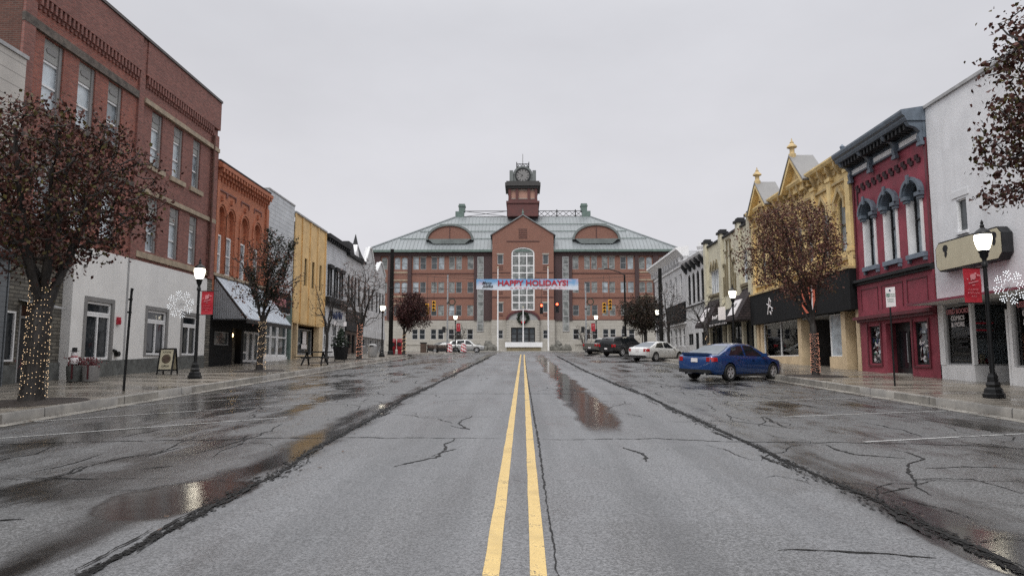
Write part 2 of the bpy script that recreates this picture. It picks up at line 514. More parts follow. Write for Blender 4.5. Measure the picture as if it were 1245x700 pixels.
# --- road material: wet worn asphalt
def road_mat():
    t = NT('wet_asphalt')
    x, y, z = t.sep(t.pos)
    ax = t.math('ABSOLUTE', x)
    agg = t.noise(t.pos, 85, 3, .75)
    agg2 = t.noise(t.pos, 240, 2, .7)
    agg0 = t.noise(t.pos, 38, 3, .8)
    big = t.noise(t.vscale(t.pos, (1, .35, 1)), .55, 6, .62)
    mid = t.noise(t.vscale(t.pos, (1, .5, 1)), 2.4, 6, .65)
    # wheel-polished pale centre lanes, darker parking strips
    lane = t.math('MULTIPLY', t.ramp(t.math('ADD', ax, t.math('MULTIPLY', mid, .9)), 3.1, 4.6, 1, 0), 1.0)
    c = t.mix(lane, (.032, .031, .030), (.125, .128, .137))
    patch = t.math('MULTIPLY', t.ramp(t.math('ADD', x, t.math('MULTIPLY', mid, .12)), .74, .82), t.ramp(t.math('ADD', y, t.math('MULTIPLY', mid, .5)), 6.7, 6.6))
    c = t.mix(t.math('MULTIPLY', patch, t.ramp(x, 2.6, 1.9, 0, .4)), c, (.03, .03, .03))
    c = t.mix(t.ramp(big, .38, .66, 0, .55), c, (.038, .035, .033))
    c = t.mix(t.ramp(agg, .46, .70, 0, .8), c, (.26, .26, .26))
    c = t.mix(t.ramp(agg, .46, .30, 0, .7), c, (.018, .018, .018))
    c = t.mix(t.ramp(agg2, .5, .75, 0, .45), c, (.32, .32, .31))
    c = t.mix(t.ramp(agg0, .50, .62, 0, .5), c, (.27, .27, .28))
    c = t.mix(t.ramp(agg0, .50, .38, 0, .62), c, (.024, .024, .024))
    trk = t.noise(t.vscale(t.pos, (1.3, .05, 1)), 1.0, 5, .6)
    c = t.mix(t.ramp(trk, .40, .68, 0, .40), c, (.036, .037, .039))
    # wetness 0..1: rut puddle right of the line, both lane seams, random pools
    wig = t.math('MULTIPLY', t.math('SUBTRACT', t.noise(t.vscale(t.pos, (.6, .25, 1)), 1.0, 4, .6), .5), 1.5)
    xs = t.math('ADD', x, wig)

    def band(c0, w, soft):
        return t.ramp(t.math('ABSOLUTE', t.math('SUBTRACT', xs, c0)), w, w + soft, 1, 0)
    brk = t.noise(t.vscale(t.pos, (.8, .12, 1)), 1.1, 4, .6)
    b1 = t.math('MULTIPLY', band(1.52, .26, .36), t.math('MULTIPLY', t.ramp(y, 11.2, 13.5), t.ramp(y, 55, 75, 1, .2)))
    b2 = t.math('MULTIPLY', band(-3.30, .10, .65), t.ramp(brk, .3, .55))
    b3 = t.math('MULTIPLY', band(3.75, .15, .6), t.math('MULTIPLY', t.ramp(brk, .36, .58), t.ramp(y, 5.0, 9.5, 1.0, .55)))
    pool = t.math('MULTIPLY', t.ramp(big, .44, .60), t.ramp(ax, 3.4, 5.4, .08, 1.0))
    gut = t.math('MULTIPLY', t.ramp(ax, 9.2, 10.2), t.ramp(mid, .35, .6))
    wet = t.math('MAXIMUM', t.math('MAXIMUM', b1, b2), t.math('MAXIMUM', b3, t.math('MAXIMUM', t.math('MULTIPLY', pool, .85), gut)))
    def spot(px, py, r):
        dx = t.math('SUBTRACT', xs, px); dy = t.math('MULTIPLY', t.math('SUBTRACT', y, py), .55)
        return t.ramp(t.math('ADD', t.math('MULTIPLY', dx, dx), t.math('MULTIPLY', dy, dy)), r * r * .5, r * r, 1, 0)
    wet = t.math('MAXIMUM', wet, t.math('MAXIMUM', spot(-3.42, 7.3, .62), spot(3.75, 5.5, .6)))
    wet = t.ramp(t.math('ADD', wet, t.math('ADD', t.math('MULTIPLY', t.math('SUBTRACT', agg0, .5), 1.1), t.math('MULTIPLY', t.math('SUBTRACT', mid, .5), .55))), .10, .95)
    c = t.mix(t.math('MULTIPLY', wet, .9), c, (.0125, .0112, .0102))
    base_r = t.ramp(t.math('ADD', t.math('MULTIPLY', big, .5), t.math('MULTIPLY', mid, .5)), .36, .62, .74, .32)
    base_r = t.math('SUBTRACT', base_r, t.ramp(ax, 3.2, 6.0, 0, .16))
    r = t.math('ADD', t.math('MULTIPLY', t.math('SUBTRACT', 1.0, wet), base_r), t.math('MULTIPLY', wet, .105))
    h = t.math('ADD', t.math('MULTIPLY', agg, 1.0), t.math('MULTIPLY', agg2, .35))
    hs = t.math('MULTIPLY', h, t.math('SUBTRACT', 1.0, t.math('MULTIPLY', wet, .93)))
    nb = t.bump(hs, .55, .006)
    nb = t.bump(t.noise(t.pos, 1.1, 3, .5), .07, .05, nb)
    return t.fin(c, r, nb, Specular_IOR_Level=t.math('MULTIPLY_ADD', wet, -.2, .8))


def walk_mat():
    t = NT('wet_sidewalk')
    x, y, z = t.sep(t.pos)
    big = t.noise(t.pos, .55, 6, .65)
    fine = t.noise(t.pos, 60, 4, .7)
    c = t.mix(t.ramp(big, .3, .7), (.15, .132, .108), (.27, .24, .20))
    c = t.mix(t.ramp(fine, .4, .8, 0, .35), c, (.36, .33, .29))
    fx = t.math('ABSOLUTE', t.math('SUBTRACT', t.math('FRACT', t.math('DIVIDE', x, 1.55)), .5))
    fy = t.math('ABSOLUTE', t.math('SUBTRACT', t.math('FRACT', t.math('DIVIDE', y, 1.55)), .5))
    j = t.ramp(t.math('MAXIMUM', fx, fy), .489, .495)
    c = t.mix(t.math('MULTIPLY', j, .7), c, (.03, .027, .024))
    wet = t.ramp(t.noise(t.vscale(t.pos, (.5, 1.3, 1)), .8, 5, .6), .42, .62)
    c = t.mix(t.math('MULTIPLY', wet, .4), c, (.085, .072, .058))
    r = t.math('MULTIPLY_ADD', wet, -.27, .40)
    h = t.math('ADD', t.math('MULTIPLY', fine, t.math('SUBTRACT', 1.0, wet)), t.math('MULTIPLY', j, -2.0))
    return t.fin(c, r, t.bump(h, .3, .006))


M['road'] = road_mat()
M['walk'] = walk_mat()


def kerb_mat():
    t = NT('wet_kerb')
    x, y, z = t.sep(t.pos)
    n = t.noise(t.pos, 1.3, 6, .65)
    c = t.mix(t.ramp(n, .3, .7), (.17, .16, .145), (.34, .32, .285))
    fy = t.math('ABSOLUTE', t.math('SUBTRACT', t.math('FRACT', t.math('DIVIDE', y, 3.05)), .5))
    c = t.mix(t.ramp(fy, .492, .497, 0, .85), c, (.015, .014, .013))
    return t.fin(c, t.ramp(n, .3, .7, .2, .45), t.bump(t.noise(t.pos, 40, 3), .25, .01))


M['kerb'] = kerb_mat()
M['tar'] = mat('tar_filled_crack', (.0065, .0063, .006), .5, .4, 9, .6, 50, streak=0, spec=.22)


def paint_mat(name, col, worn):
    t = NT(name)
    n = t.noise(t.pos, 60, 4, .75); n2 = t.noise(t.pos, 2.5, 6, .7)
    k = t.math('ADD', t.math('MULTIPLY', n, .55), t.math('MULTIPLY', n2, .6))
    c = t.mix(t.ramp(n2, .3, .7), sc3(col, .82), sc3(col, 1.12))
    c = t.mix(t.ramp(k, worn, worn + .12), c, (.055, .055, .056))
    return t.fin(c, t.ramp(k, .4, .8, .3, .5), t.bump(t.noise(t.pos, 85, 3, .75), .4, .005))


M['lineY'] = paint_mat('yellow_road_paint', (.66, .47, .18), .60)
M['lineW'] = paint_mat('white_road_paint', (.56, .56, .55), .57)

# --- the ground sheet to the horizon
mb = MB()
ys = [-60, 0, 30, 70, 110, 150, 300, 900]
xs = [-700, -60, 60, 700]
for a, b in zip(ys, ys[1:]):
    for c, e in zip(xs, xs[1:]):
        mb.face([(c, a, gz(a) - .35), (e, a, gz(a) - .35), (e, b, gz(b) - .35), (c, b, gz(b) - .35)])
structure(mb.build('ground', mat('far_ground', (.07, .068, .06), .8, .3, .2, .2, 5, streak=0)))

# --- carriageway
mb = MB()
yy = frange(-30, 86, 2.0); xx = frange(-KERB - .02, KERB + .02, 1.3)
for a, b in zip(yy, yy[1:]):
    for c, e in zip(xx, xx[1:]):
        mb.face([(c, a, rz(c, a)), (e, a, rz(e, a)), (e, b, rz(e, b)), (c, b, rz(c, b))])
yy2 = frange(86, 99, 1.0); xx2 = frange(-90, 90, 3.0)
for a, b in zip(yy2, yy2[1:]):
    for c, e in zip(xx2, xx2[1:]):
        mb.face([(c, a, gz(a) - .08 * min(1, (abs(c) / KERB)) ** 2), (e, a, gz(a) - .08 * min(1, (abs(e) / KERB)) ** 2),
                 (e, b, gz(b) - .08 * min(1, (abs(e) / KERB)) ** 2), (c, b, gz(b) - .08 * min(1, (abs(c) / KERB)) ** 2)])
road = structure(mb.build('road', M['road'], smooth=True))

mb = MB()
for k, c in enumerate(CRACKS): ribbon(mb, resample(resample(c, .3, .06, 450 + k), .06, .009, 50 + k), .021 if k in (6, 15, 26) else .012 + .011 * ((k * 7) % 5) / 4, .004 + .0003 * (k % 5), k, .95)
rr = random.Random(91)
for k in range(150):                                    # fine wandering cracks, denser in the parking strips
    side = rr.choice((-1, 1))
    x = side * (rr.uniform(3.9, 9.9) if rr.random() < .8 else rr.uniform(.5, 3)); y = 5.5 + 42 * rr.random() ** 1.6
    if abs(x) < 3.2: y += 8
    a = rr.choice((0, math.pi / 2, math.pi)) + rr.gauss(0, .5)
    st = [(x, y, a, rr.uniform(.6, 2.6))]
    br = 0
    while st:
        x, y, a, L_ = st.pop(); pl = [(x, y)]; l_ = 0
        while l_ < L_:
            a += rr.gauss(0, .38); x += .14 * math.cos(a); y += .14 * math.sin(a) * 1.5; l_ += .14
            if abs(x) > 10.1: break
            pl.append((x, y))
            if br < 2 and rr.random() < .06: st.append((x, y, a + rr.choice((-1, 1)) * rr.uniform(.7, 1.4), L_ * .5)); br += 1
        if len(pl) > 3: ribbon(mb, resample(pl, .05, .006, 2000 + k), rr.uniform(.004, .0085) * (1 + y / 40), .0054 + .00002 * k, 3000 + k, .95)
for k, y in enumerate((8.3, 14.7, 17.6, 24.2, 27.5, 35.2, 38.8, 46.5, 51)):   # transverse joints
    for x0, x1 in ((-10.1, -3.3), (-2.8, -.4), (.4, 3.3), (3.7, 10.1)):
        if rr.random() < .55: ribbon(mb, resample([(x0 + rr.uniform(0, 1), y), (x1 - rr.uniform(0, 1), y + rr.uniform(-.15, .15))], .07, .012, 4000 + k), .0055 * (1 + y / 40), .0049, 4100 + k, .95)
structure(mb.build('road_cracks', M['tar']))
mb = MB()
for k, c in enumerate(SEAMS):
    ribbon(mb, resample(c, .07, .012 if k < 2 else .008, 90 + k), (.042, .046, .013)[k], .0065 + .0006 * k, 70 + k, .95)
    if k < 2:
        rr = random.Random(300 + k)
        for j in range(5200):                          # crumbled asphalt along the seam
            y = 3.5 + 60 * rr.random() ** 2.2
            x = interp_seam(c, y) + rr.gauss(-.02, .055 + .035 * math.sin(y * .9 + k))
            s0 = rr.uniform(.003, .017) * (1 + y / 22)
            n = rr.randint(5, 7); ph = rr.uniform(0, 6)
            mb.face([(x + s0 * rr.uniform(.4, 1.1) * math.cos(ph + 2 * math.pi * q_ / n), y + 2.2 * s0 * rr.uniform(.4, 1.1) * math.sin(ph + 2 * math.pi * q_ / n), rz(x, y) + .0083 + .0000006 * j) for q_ in range(n)])
        y = 4.0
        while y < 60:                                  # loose strands beside it
            L_ = rr.uniform(.3, 1.0) * (1 + y / 25)
            x0 = interp_seam(c, y) + rr.uniform(-.16, .12)
            ribbon(mb, resample([(x0, y), (x0 + rr.uniform(-.05, .05), y + L_ * .5), (x0 + rr.uniform(-.1, .1), y + L_)], .06, .010, int(y * 100) + k), rr.uniform(.008, .024), .0125 + .0004 * (int(y * 7) % 6), int(y * 10), .95)
            y += L_ * rr.uniform(.4, 1.1)
structure(mb.build('road_seams', M['tar']))

mb = MB()
for xc in (-.225, .105):
    A, B = [], []
    for y in frange(-2, 70, .5):
        w = .058
        jx = .0022 * math.sin(y * 3.1 + xc * 9) + .0018 * math.sin(y * 8.3)
        A.append((xc - w + jx, y, rz(xc, y) + .0045)); B.append((xc + w + jx * .6, y, rz(xc, y) + .0045))
    mb.strip(A, B)
structure(mb.build('yellow_road_marking', M['lineY']))

mb = MB()
def stall_line(x0, y0, x1, y1, w=.042):
    pl = [(x0 + (x1 - x0) * k / 12, y0 + (y1 - y0) * k / 12) for k in range(13)]
    dx, dy = x1 - x0, y1 - y0; L = math.hypot(dx, dy); nx, ny = -dy / L * w, dx / L * w
    mb.strip([(x + nx, y + ny, rz(x, y) + .005) for x, y in pl], [(x - nx, y - ny, rz(x, y) + .005) for x, y in pl])
for k in range(0, 13):
    y0 = 10.9 + 3.35 * k
    stall_line(-10.1, y0, -4.9, y0 + 3.75)
    y1 = 11.35 + 3.5 * k
    stall_line(5.4, y1, 10.1, y1 + 1.75 + .12 * k)
structure(mb.build('white_road_marking', M['lineW']))

# --- sidewalks, kerbs and the corner bulb-outs
def kerb_line(side):
    k = KERB
    pts = [(k, -30), (k, 66)]
    for t in range(1, 9):
        a = t / 8
        pts.append((k - 3.3 * (3 * a * a - 2 * a ** 3), 66 + 9 * a))
    pts += [(k - 3.3, 78)]
    for t in range(1, 9):
        an = math.pi / 2 * t / 8
        pts.append((k - 3.3 + 6 * (1 - math.cos(an)), 78 + 6 * math.sin(an)))
    pts += [(k + 20, 84), (90, 84)]
    return [(side * x, y) for x, y in pts]


def offset(pl, d, side):
    out = []
    n = len(pl)
    for k, (x, y) in enumerate(pl):
        a = pl[max(0, k - 1)]; b = pl[min(n - 1, k + 1)]
        dx, dy = b[0] - a[0], b[1] - a[1]; L = math.hypot(dx, dy)
        out.append((x + side * dy / L * d, y - side * dx / L * d))
    return out


def densify(pl, s=2.0):
    out = []
    for (x0, y0), (x1, y1) in zip(pl, pl[1:]):
        n = max(1, int(math.hypot(x1 - x0, y1 - y0) / s))
        out += [(x0 + (x1 - x0) * k / n, y0 + (y1 - y0) * k / n) for k in range(n)]
    return out + [pl[-1]]


for side in (-1, 1):
    kl = densify(kerb_line(side))
    inner = offset(kl, .17, side)
    mb = MB()
    bot = [(x, y, gz(y) - .30) for x, y in kl]
    top = [(x + side * .012, y, sw(y) - .02) for x, y in kl]
    top2 = [(x, y, sw(y) + .003) for x, y in offset(kl, .03, side)]
    inn = [(x, y, sw(y) + .003) for x, y in inner]
    mb.strip(bot, top); mb.strip(top, top2); mb.strip(top2, inn)
    mb.strip(inn, [(x, y, gz(y) - .3) for x, y in inner])
    structure(mb.build('kerb', M['kerb'], smooth=True))
    # pale gutter pan
    mb = MB()
    out2 = offset(kl, -.42, side)
    mb.strip([(x, y, rz(min(abs(x), KERB), y) + .004) for x, y in kl], [(x, y, rz(min(abs(x), KERB), y) + .006) for x, y in out2])
    structure(mb.build('gutter', M['kerb'], smooth=True))
    # walking surface out to the back of the building plots
    mb = MB()
    main = [p for p in inner]
    far = [(side * max(45, abs(p[0])), p[1]) for p in main]
    rows = 10
    for k in range(len(main) - 1):
        for r in range(rows):
            f0, f1 = (r / rows) ** 1.6, ((r + 1) / rows) ** 1.6
            q = []
            for (kk, ff) in ((k, f0), (k + 1, f0), (k + 1, f1), (k, f1)):
                x = main[kk][0] + (far[kk][0] - main[kk][0]) * ff; y = main[kk][1]
                q.append((x, y, sw(y)))
            mb.face(q)
    structure(mb.build('sidewalk', M['walk'], smooth=True))

# plaza of the courthouse beyond the cross street
mb = MB()
for a, b in zip(frange(99, 140, 4), frange(99, 140, 4)[1:]):
    mb.face([(-90, a, sw(a)), (90, a, sw(a)), (90, b, sw(b)), (-90, b, sw(b))])
mb.face([(-90, 99, gz(99) - .2), (90, 99, gz(99) - .2), (90, 99, sw(99)), (-90, 99, sw(99))])
structure(mb.build('pavement', M['concrete']))

# tree pits (mulch set in the walk)
PITS = [(-11.64, 16.55), (-12.18, 32.3), (-12.2, 43.4), (-11.8, 50.4), (-11.0, 64.6), (11.6, 28.1), (11.6, 13.0), (11.4, 43.5), (12.0, 58), (12.2, 70)]
mb = MB()
for x, y in PITS:
    w = 1.15
    pts = [(x + w * math.cos(a), y + 1.15 * w * math.sin(a)) for a in [2 * math.pi * k / 20 for k in range(20)]]
    for k in range(20):
        a, b = pts[k], pts[(k + 1) % 20]
        mb.face([(x, y, sw(y) + .06), (a[0], a[1], sw(a[1]) + .005), (b[0], b[1], sw(b[1]) + .005)])
o = mb.build('soil', M['soil'], smooth=True); structure(o, 'stuff')
o['label'] = 'dark wet mulch round the tree bases'

r_ = random.Random(404)
mb = MB()
for k in range(900):
    side = r_.choice((-1, 1)); y = 6 + 50 * r_.random() ** 1.7
    if r_.random() < .55: x = side * (KERB - abs(r_.gauss(0, .25)) - .02); z = rz(min(KERB, abs(x)), y) + .008
    elif r_.random() < .6: x = side * r_.uniform(10.7, 15); z = sw(y) + .008
    else: x = side * r_.uniform(2, 10); z = rz(x, y) + .012
    s0 = r_.uniform(.02, .05); a = r_.uniform(0, 6.28)
    mb.face([(x + s0 * math.cos(a), y + s0 * math.sin(a), z + r_.uniform(0, .012)), (x - .5 * s0 * math.sin(a), y + .5 * s0 * math.cos(a), z + r_.uniform(0, .012)), (x - s0 * math.cos(a), y - s0 * math.sin(a), z + r_.uniform(0, .012)), (x + .5 * s0 * math.sin(a), y - .5 * s0 * math.cos(a), z)])
o = mb.build('fallen_leaves', mat('fallen_leaf_litter', (.07, .038, .022), .5, .5, 30, 0, 30, streak=0)); o['kind'] = 'stuff'
o['label'] = 'scattered brown fallen leaves along the kerbs and walks'
# ---------------------------------------------------------------- facade helpers
def win(root, P, u0, u1, z0, z1, d, fm, pm, fr=.06, rail=True, mull=0, rise=0, rails=(), name='window', th=.07, both=None):
    """one window: a frame with its bars (part) and the pane behind it (sub-part)"""
    e = .003
    a, b, c, t = u0 + e, u1 - e, z0 + e, z1 - e
    mb = MB()
    zs = t - rise
    mb.box(P, a, a + fr, d - th, d, c, zs); mb.box(P, b - fr, b, d - th, d, c, zs)
    mb.box(P, a + fr, b - fr, d - th, d, c, c + fr)
    if rise <= 0: mb.box(P, a + fr, b - fr, d - th, d, t - fr, t)
    else:
        o = arc_pts(a, b, zs, rise); i = arc_pts(a + fr, b - fr, zs, rise - fr)
        for k in range(len(o) - 1):
            mb.prism(P, [o[k], o[k + 1], i[k + 1], i[k]], d - th, d)
    zz = list(rails)
    if rail: zz.append((c + t) / 2)
    for q in zz: mb.box(P, a + fr, b - fr, d - th + .01, d - .008, q - fr * .4, q + fr * .4)
    for k in range(mull):
        q = a + (b - a) * (k + 1) / (mull + 1)
        mb.box(P, q - fr * .4, q + fr * .4, d - th + .006, d - .004, c + fr, zs if rise > 0 else t - fr)
    w = mb.build(name, fm, root)
    g = MB()
    gd = d - th + .004
    f2 = fr * .5
    if rise <= 0: g.prism(P, [(a + f2, c + f2), (b - f2, c + f2), (b - f2, t - f2), (a + f2, t - f2)], gd - .012, gd)
    else: g.prism(P, [(a + f2, c + f2), (b - f2, c + f2)] + list(reversed(arc_pts(a + f2, b - f2, zs, rise - f2))), gd - .012, gd)
    g.build('pane', pm, w)
    return w


ONE_PIECE = {'corbel_table', 'modillion', 'brick_frieze', 'quoin', 'snow_rail', 'small_print', 'lettering', 'display', 
             'foliage', 'sprigs', 'evergreen', 'wreath', 'flower_display', 'emblem', 'emblem_ring', 'roof_railing', 'crown_railing', 'fringe', 'clock_hands',
             'clock_rim', 'eyes', 'bow', 'awning', 'seat', 'backrest', 'visor', 'frame', 'window_surround', 'gable_wall',
             'clock_tower', 'ring_ornament', 'soil', 'arm', 'leg', 'belfry_trim', 'wall_recess', 'recessed_panel', 'clock_stage', 'wire'}


def part(root, name, m, fn, smooth=False):
    """one part; pieces that do not touch each other become parts of their own"""
    mb = MB(); fn(mb)
    if name in ONE_PIECE: return mb.build(name, m, root, smooth=smooth)
    # islands of faces that share vertices
    par = list(range(len(mb.v)))
    def find(i):
        while par[i] != i:
            par[i] = par[par[i]]; i = par[i]
        return i
    for f in mb.f:
        a = find(f[0])
        for k in f[1:]:
            b = find(k)
            if a != b: par[b] = a
    isl = {}
    for fi, f in enumerate(mb.f): isl.setdefault(find(f[0]), []).append(fi)
    if len(isl) < 2 or len(isl) > 400: return mb.build(name, m, root, smooth=smooth)
    boxes = []
    for k, fs in isl.items():
        vs = [mb.v[i] for fi in fs for i in mb.f[fi]]
        boxes.append([[min(v[j] for v in vs) - .03 for j in range(3)], [max(v[j] for v in vs) + .03 for j in range(3)], fs])
    cl = list(range(len(boxes)))
    def fc(i):
        while cl[i] != i: i = cl[i]
        return i
    for i in range(len(boxes)):
        for j in range(i):
            if all(boxes[i][0][k] <= boxes[j][1][k] and boxes[j][0][k] <= boxes[i][1][k] for k in range(3)):
                a, b = fc(i), fc(j)
                if a != b: cl[a] = b
    groups = {}
    for i in range(len(boxes)): groups.setdefault(fc(i), []).extend(boxes[i][2])
    if len(groups) < 2 or len(groups) > 60: return mb.build(name, m, root, smooth=smooth)
    out = None
    for fs in groups.values():
        q = MB(); mp = {}
        for fi in fs:
            nf = []
            for i in mb.f[fi]:
                if i not in mp: mp[i] = len(q.v); q.v.append(mb.v[i])
                nf.append(mp[i])
            q.f.append(tuple(nf)); q.m.append(mb.m[fi])
        o = q.build(name, m, root, smooth=smooth)
        if out is None: out = o
    return out


def body(root, P, u0, u1, ztop, wallm, depth=15.0, d0=-.42, zshop=None, inner=None, e=.004):
    """side and back walls, roof slab and (where there is a shop) a hollow ground floor"""
    zb = sw(min(u0, u1)) - .5
    mb = MB()
    lo = zb if zshop is None else zshop
    mb.box(P, u0 + e, u1 - e, -depth, d0, lo, ztop - .45)
    if zshop is not None:
        mb.box(P, u0 + e, u1 - e, -depth, -inner, zb, zshop - .002)
        mb.box(P, u0 + e, u0 + .2, -inner + .002, d0, zb, zshop - .002); mb.box(P, u1 - .2, u1 - e, -inner + .002, d0, zb, zshop - .002)
    # parapet walls
    mb.box(P, u0 + e, u0 + .28, -depth, d0, ztop - .448, ztop - .04); mb.box(P, u1 - .28, u1 - e, -depth, d0, ztop - .448, ztop - .04)
    mb.box(P, u0 + .282, u1 - .282, -depth, -depth + .28, ztop - .448, ztop - .04)
    for a, b in ((u0 + e, u0 + .05), (u1 - .05, u1 - e)):       # returns that close the ends of the facade sheet
        mb.box(P, a, b, d0 + .002, -.004, lo, ztop - .07)
    mb.build('side_wall', wallm, root)
    part(root, 'roof', M['roofFlat'], lambda q: q.box(P, u0 + .285, u1 - .285, -depth + .285, d0 - .004, ztop - .446, ztop - .40))


def coping(root, P, u0, u1, z0, z1, m, out=.06, back=-.45):
    part(root, 'coping', m, lambda q: q.box(P, u0, u1, back, out, z0, z1))


def base_strip(mb, P, u0, u1, d0, d1, h, n=6, h0=-.4):
    """a base course whose top follows the sloping walk"""
    for k in range(n):
        a = u0 + (u1 - u0) * k / n; b = u0 + (u1 - u0) * (k + 1) / n
        mb.hexa([P(a, d0, sw(a) + h0), P(b, d0, sw(b) + h0), P(b, d1, sw(b) + h0), P(a, d1, sw(a) + h0),
                 P(a, d0, sw(a) + h), P(b, d0, sw(b) + h), P(b, d1, sw(b) + h), P(a, d1, sw(a) + h)])


def text_obj(name, body_, size, loc, rot, m, parent=None, extrude=.006, align='CENTER', sx=1.0, bold=0.0, shear=0.0):
    cu = bpy.data.curves.new(name, 'FONT')
    cu.body = body_; cu.size = size; cu.align_x = align; cu.align_y = 'CENTER'; cu.extrude = extrude; cu.offset = bold; cu.shear = shear
    cu.resolution_u = 3
    o = bpy.data.objects.new(name, cu)
    bpy.context.scene.collection.objects.link(o)
    dg = bpy.context.evaluated_depsgraph_get()
    me = bpy.data.meshes.new_from_object(o.evaluated_get(dg))
    bpy.data.objects.remove(o)
    me.name = name
    me.materials.clear(); me.materials.append(m)
    t = bpy.data.objects.new(name, me); COL.objects.link(t)
    off = Vector((0, 0, 0))
    if parent is not None:
        r = parent
        while r.parent is not None: r = r.parent
        off = Vector(r.location)
        t.parent = parent
    t.location = Vector(loc) - off
    t.rotation_euler = rot
    t.scale = (sx, 1, 1)
    return t


ROT_CAM = (math.pi / 2, 0, 0)                       # text facing -Y (towards the camera)
ROT_L = (math.pi / 2, 0, math.pi / 2)               # on the left row, facing +X
ROT_R = (math.pi / 2, 0, -math.pi / 2)              # on the right row, facing -X


def shop_goods(P, root, u0, u1, d, z0, n, seed, cols=('white', 'inkRed', 'tan', 'grey', 'inkGreen', 'yellow'), h=(.15, .5)):
    """display things low in a shop window; returned as one mesh per colour"""
    r = random.Random(seed)
    byc = {}
    for k in range(n):
        c = r.choice(cols); q = byc.setdefault(c, MB())
        u = r.uniform(u0, u1); w = r.uniform(.06, .2); dd = d - r.uniform(.15, .6)
        q.box(P, u - w / 2, u + w / 2, dd - .06, dd + .06, z0, z0 + r.uniform(*h))
    for c, q in byc.items(): q.build('display', M[c], root)


def scribble(root, name, m, P, u0, u1, amp, r, step):
    """a line of cursive script too small to read"""
    rr = random.Random(int(abs(u0 * 977 + u1 * 131)))
    pts = []; u = u0; k = 0
    while u < u1:
        pts.append(P(u + rr.uniform(-.2, .2) * step, .002, (amp if k % 2 else -amp * .6) * rr.uniform(.5, 1.25)))
        u += step * rr.uniform(.35, .8); k += 1
    q = MB(); q.tube(pts, r, 4)
    return q.build(name, m, root)


# ================================================================ LEFT ROW
# --- pale sided building at the near end
b = thing('commercial_building', 'pale panel sided building with grey clapboard below, left of the big tree', 'building', PL(14, 0, sw(14)))
body(b, lambda u, d, z: PL(u, d + .3, z), 4, 21.95, 11.62, M['sidingG'], d0=-.2)
part(b, 'upper_wall', M['sidingP'], lambda q: q.box(lambda u, d, z: PL(u, d + .3, z), 4, 21.95, -.198, 0, 6.6, 11.55))
part(b, 'lower_wall', M['sidingG'], lambda q: q.box(lambda u, d, z: PL(u, d + .3, z), 4, 21.85, -.198, -.02, sw(4) - .4, 6.58))
coping(b, lambda u, d, z: PL(u, d + .3, z), 3.98, 22.0, 11.552, 11.68, M['copingLt'], .05, -.2)
part(b, 'ledge', M['charcoal'], lambda q: q.box(lambda u, d, z: PL(u, d + .3, z), 4, 21.96, -.017, .12, 4.9, 5.05))

# --- the big brick block (two sections, three storeys)
b = thing('brick_building', 'three-storey red brick building with dentil cornice and white stuccoed ground floor', 'building', PL(29.5, 0, sw(29.5)))
ZT = 15.80
body(b, PL, 22.0, 36.95, ZT, M['brickSide'], depth=18)
WA = [(23.14, 24.18), (25.05, 26.08), (26.92, 27.92)]
WB = [(30.27, 31.2), (32.26, 33.17), (34.23, 35.05)]
opsA = [(a, c, 10.4, 12.95) for a, c in WA] + [(a, c, 6.5, 8.95) for a, c in WA]
opsB = [(a, c, 10.4, 12.9) for a, c in WB] + [(a, c, 6.5, 8.95) for a, c in WB]
part(b, 'wall', M['brickA'], lambda q: (q.wall(PL, 22.0, 29.0, 6.0, ZT - .06, 0, .4, opsA)))
def f(q):
    q.wall(PL, 29.42, 36.95, 6.0, ZT - .06, 0, .4, opsB)
    q.box(PL, 29.0, 29.42, -.3, .09, 6.0, ZT - .06)                 # middle pier
    q.box(PL, 36.3, 36.95, -.3, .10, 6.0, 13.86)                    # end pier
    q.box(PL, 29.425, 36.95, .002, .15, 14.2, ZT - .07)              # frieze
    q.box(PL, 22.0, 28.99, .002, .15, 14.2, ZT - .07)
    q.box(PL, 22.006, 22.55, .002, .10, 6.0, 13.86)
part(b, 'pier', M['brickB'], f)
for a, c in ((22.6, 28.9), (29.55, 36.25)):
    def f(q):
        n = int((c - a) / .235)
        for k in range(n):
            u = a + (c - a) * (k + .5) / n
            q.box(PL, u - .055, u + .055, .004, .14, 13.86, 14.198)
            q.box(PL, u - .055, u + .055, .004, .075, 13.72, 13.858)
    part(b, 'corbel_table', M['brickB'], f)
coping(b, PL, 21.98, 36.97, ZT - .06, ZT + .06, M['coping'], .21)
part(b, 'stone_band', M['stoneDark'], lambda q: (q.box(PL, 21.985, 28.98, .004, .11, 12.97, 13.28), [q.box(PL, a - .12, c + .12, .004, .07, 10.18, 10.38) for a, c in WA],
     q.box(PL, 21.985, 28.98, .004, .105, 9.05, 9.25), [q.box(PL, a - .12, c + .12, .004, .07, 6.28, 6.48) for a, c in WA]))
part(b, 'sandstone_band', M['stoneBeige'], lambda q: (q.box(PL, 29.44, 36.97, .102, .16, 12.95, 13.17), q.box(PL, 29.44, 36.28, .002, .10, 12.95, 13.17),
     [q.box(PL, a - .22, c + .32, .003, .10, 10.16, 10.38) for a, c in WB], q.box(PL, 29.44, 36.97, .003, .11, 9.03, 9.24), q.box(PL, 29.44, 36.27, .003, .10, 6.14, 6.40)))
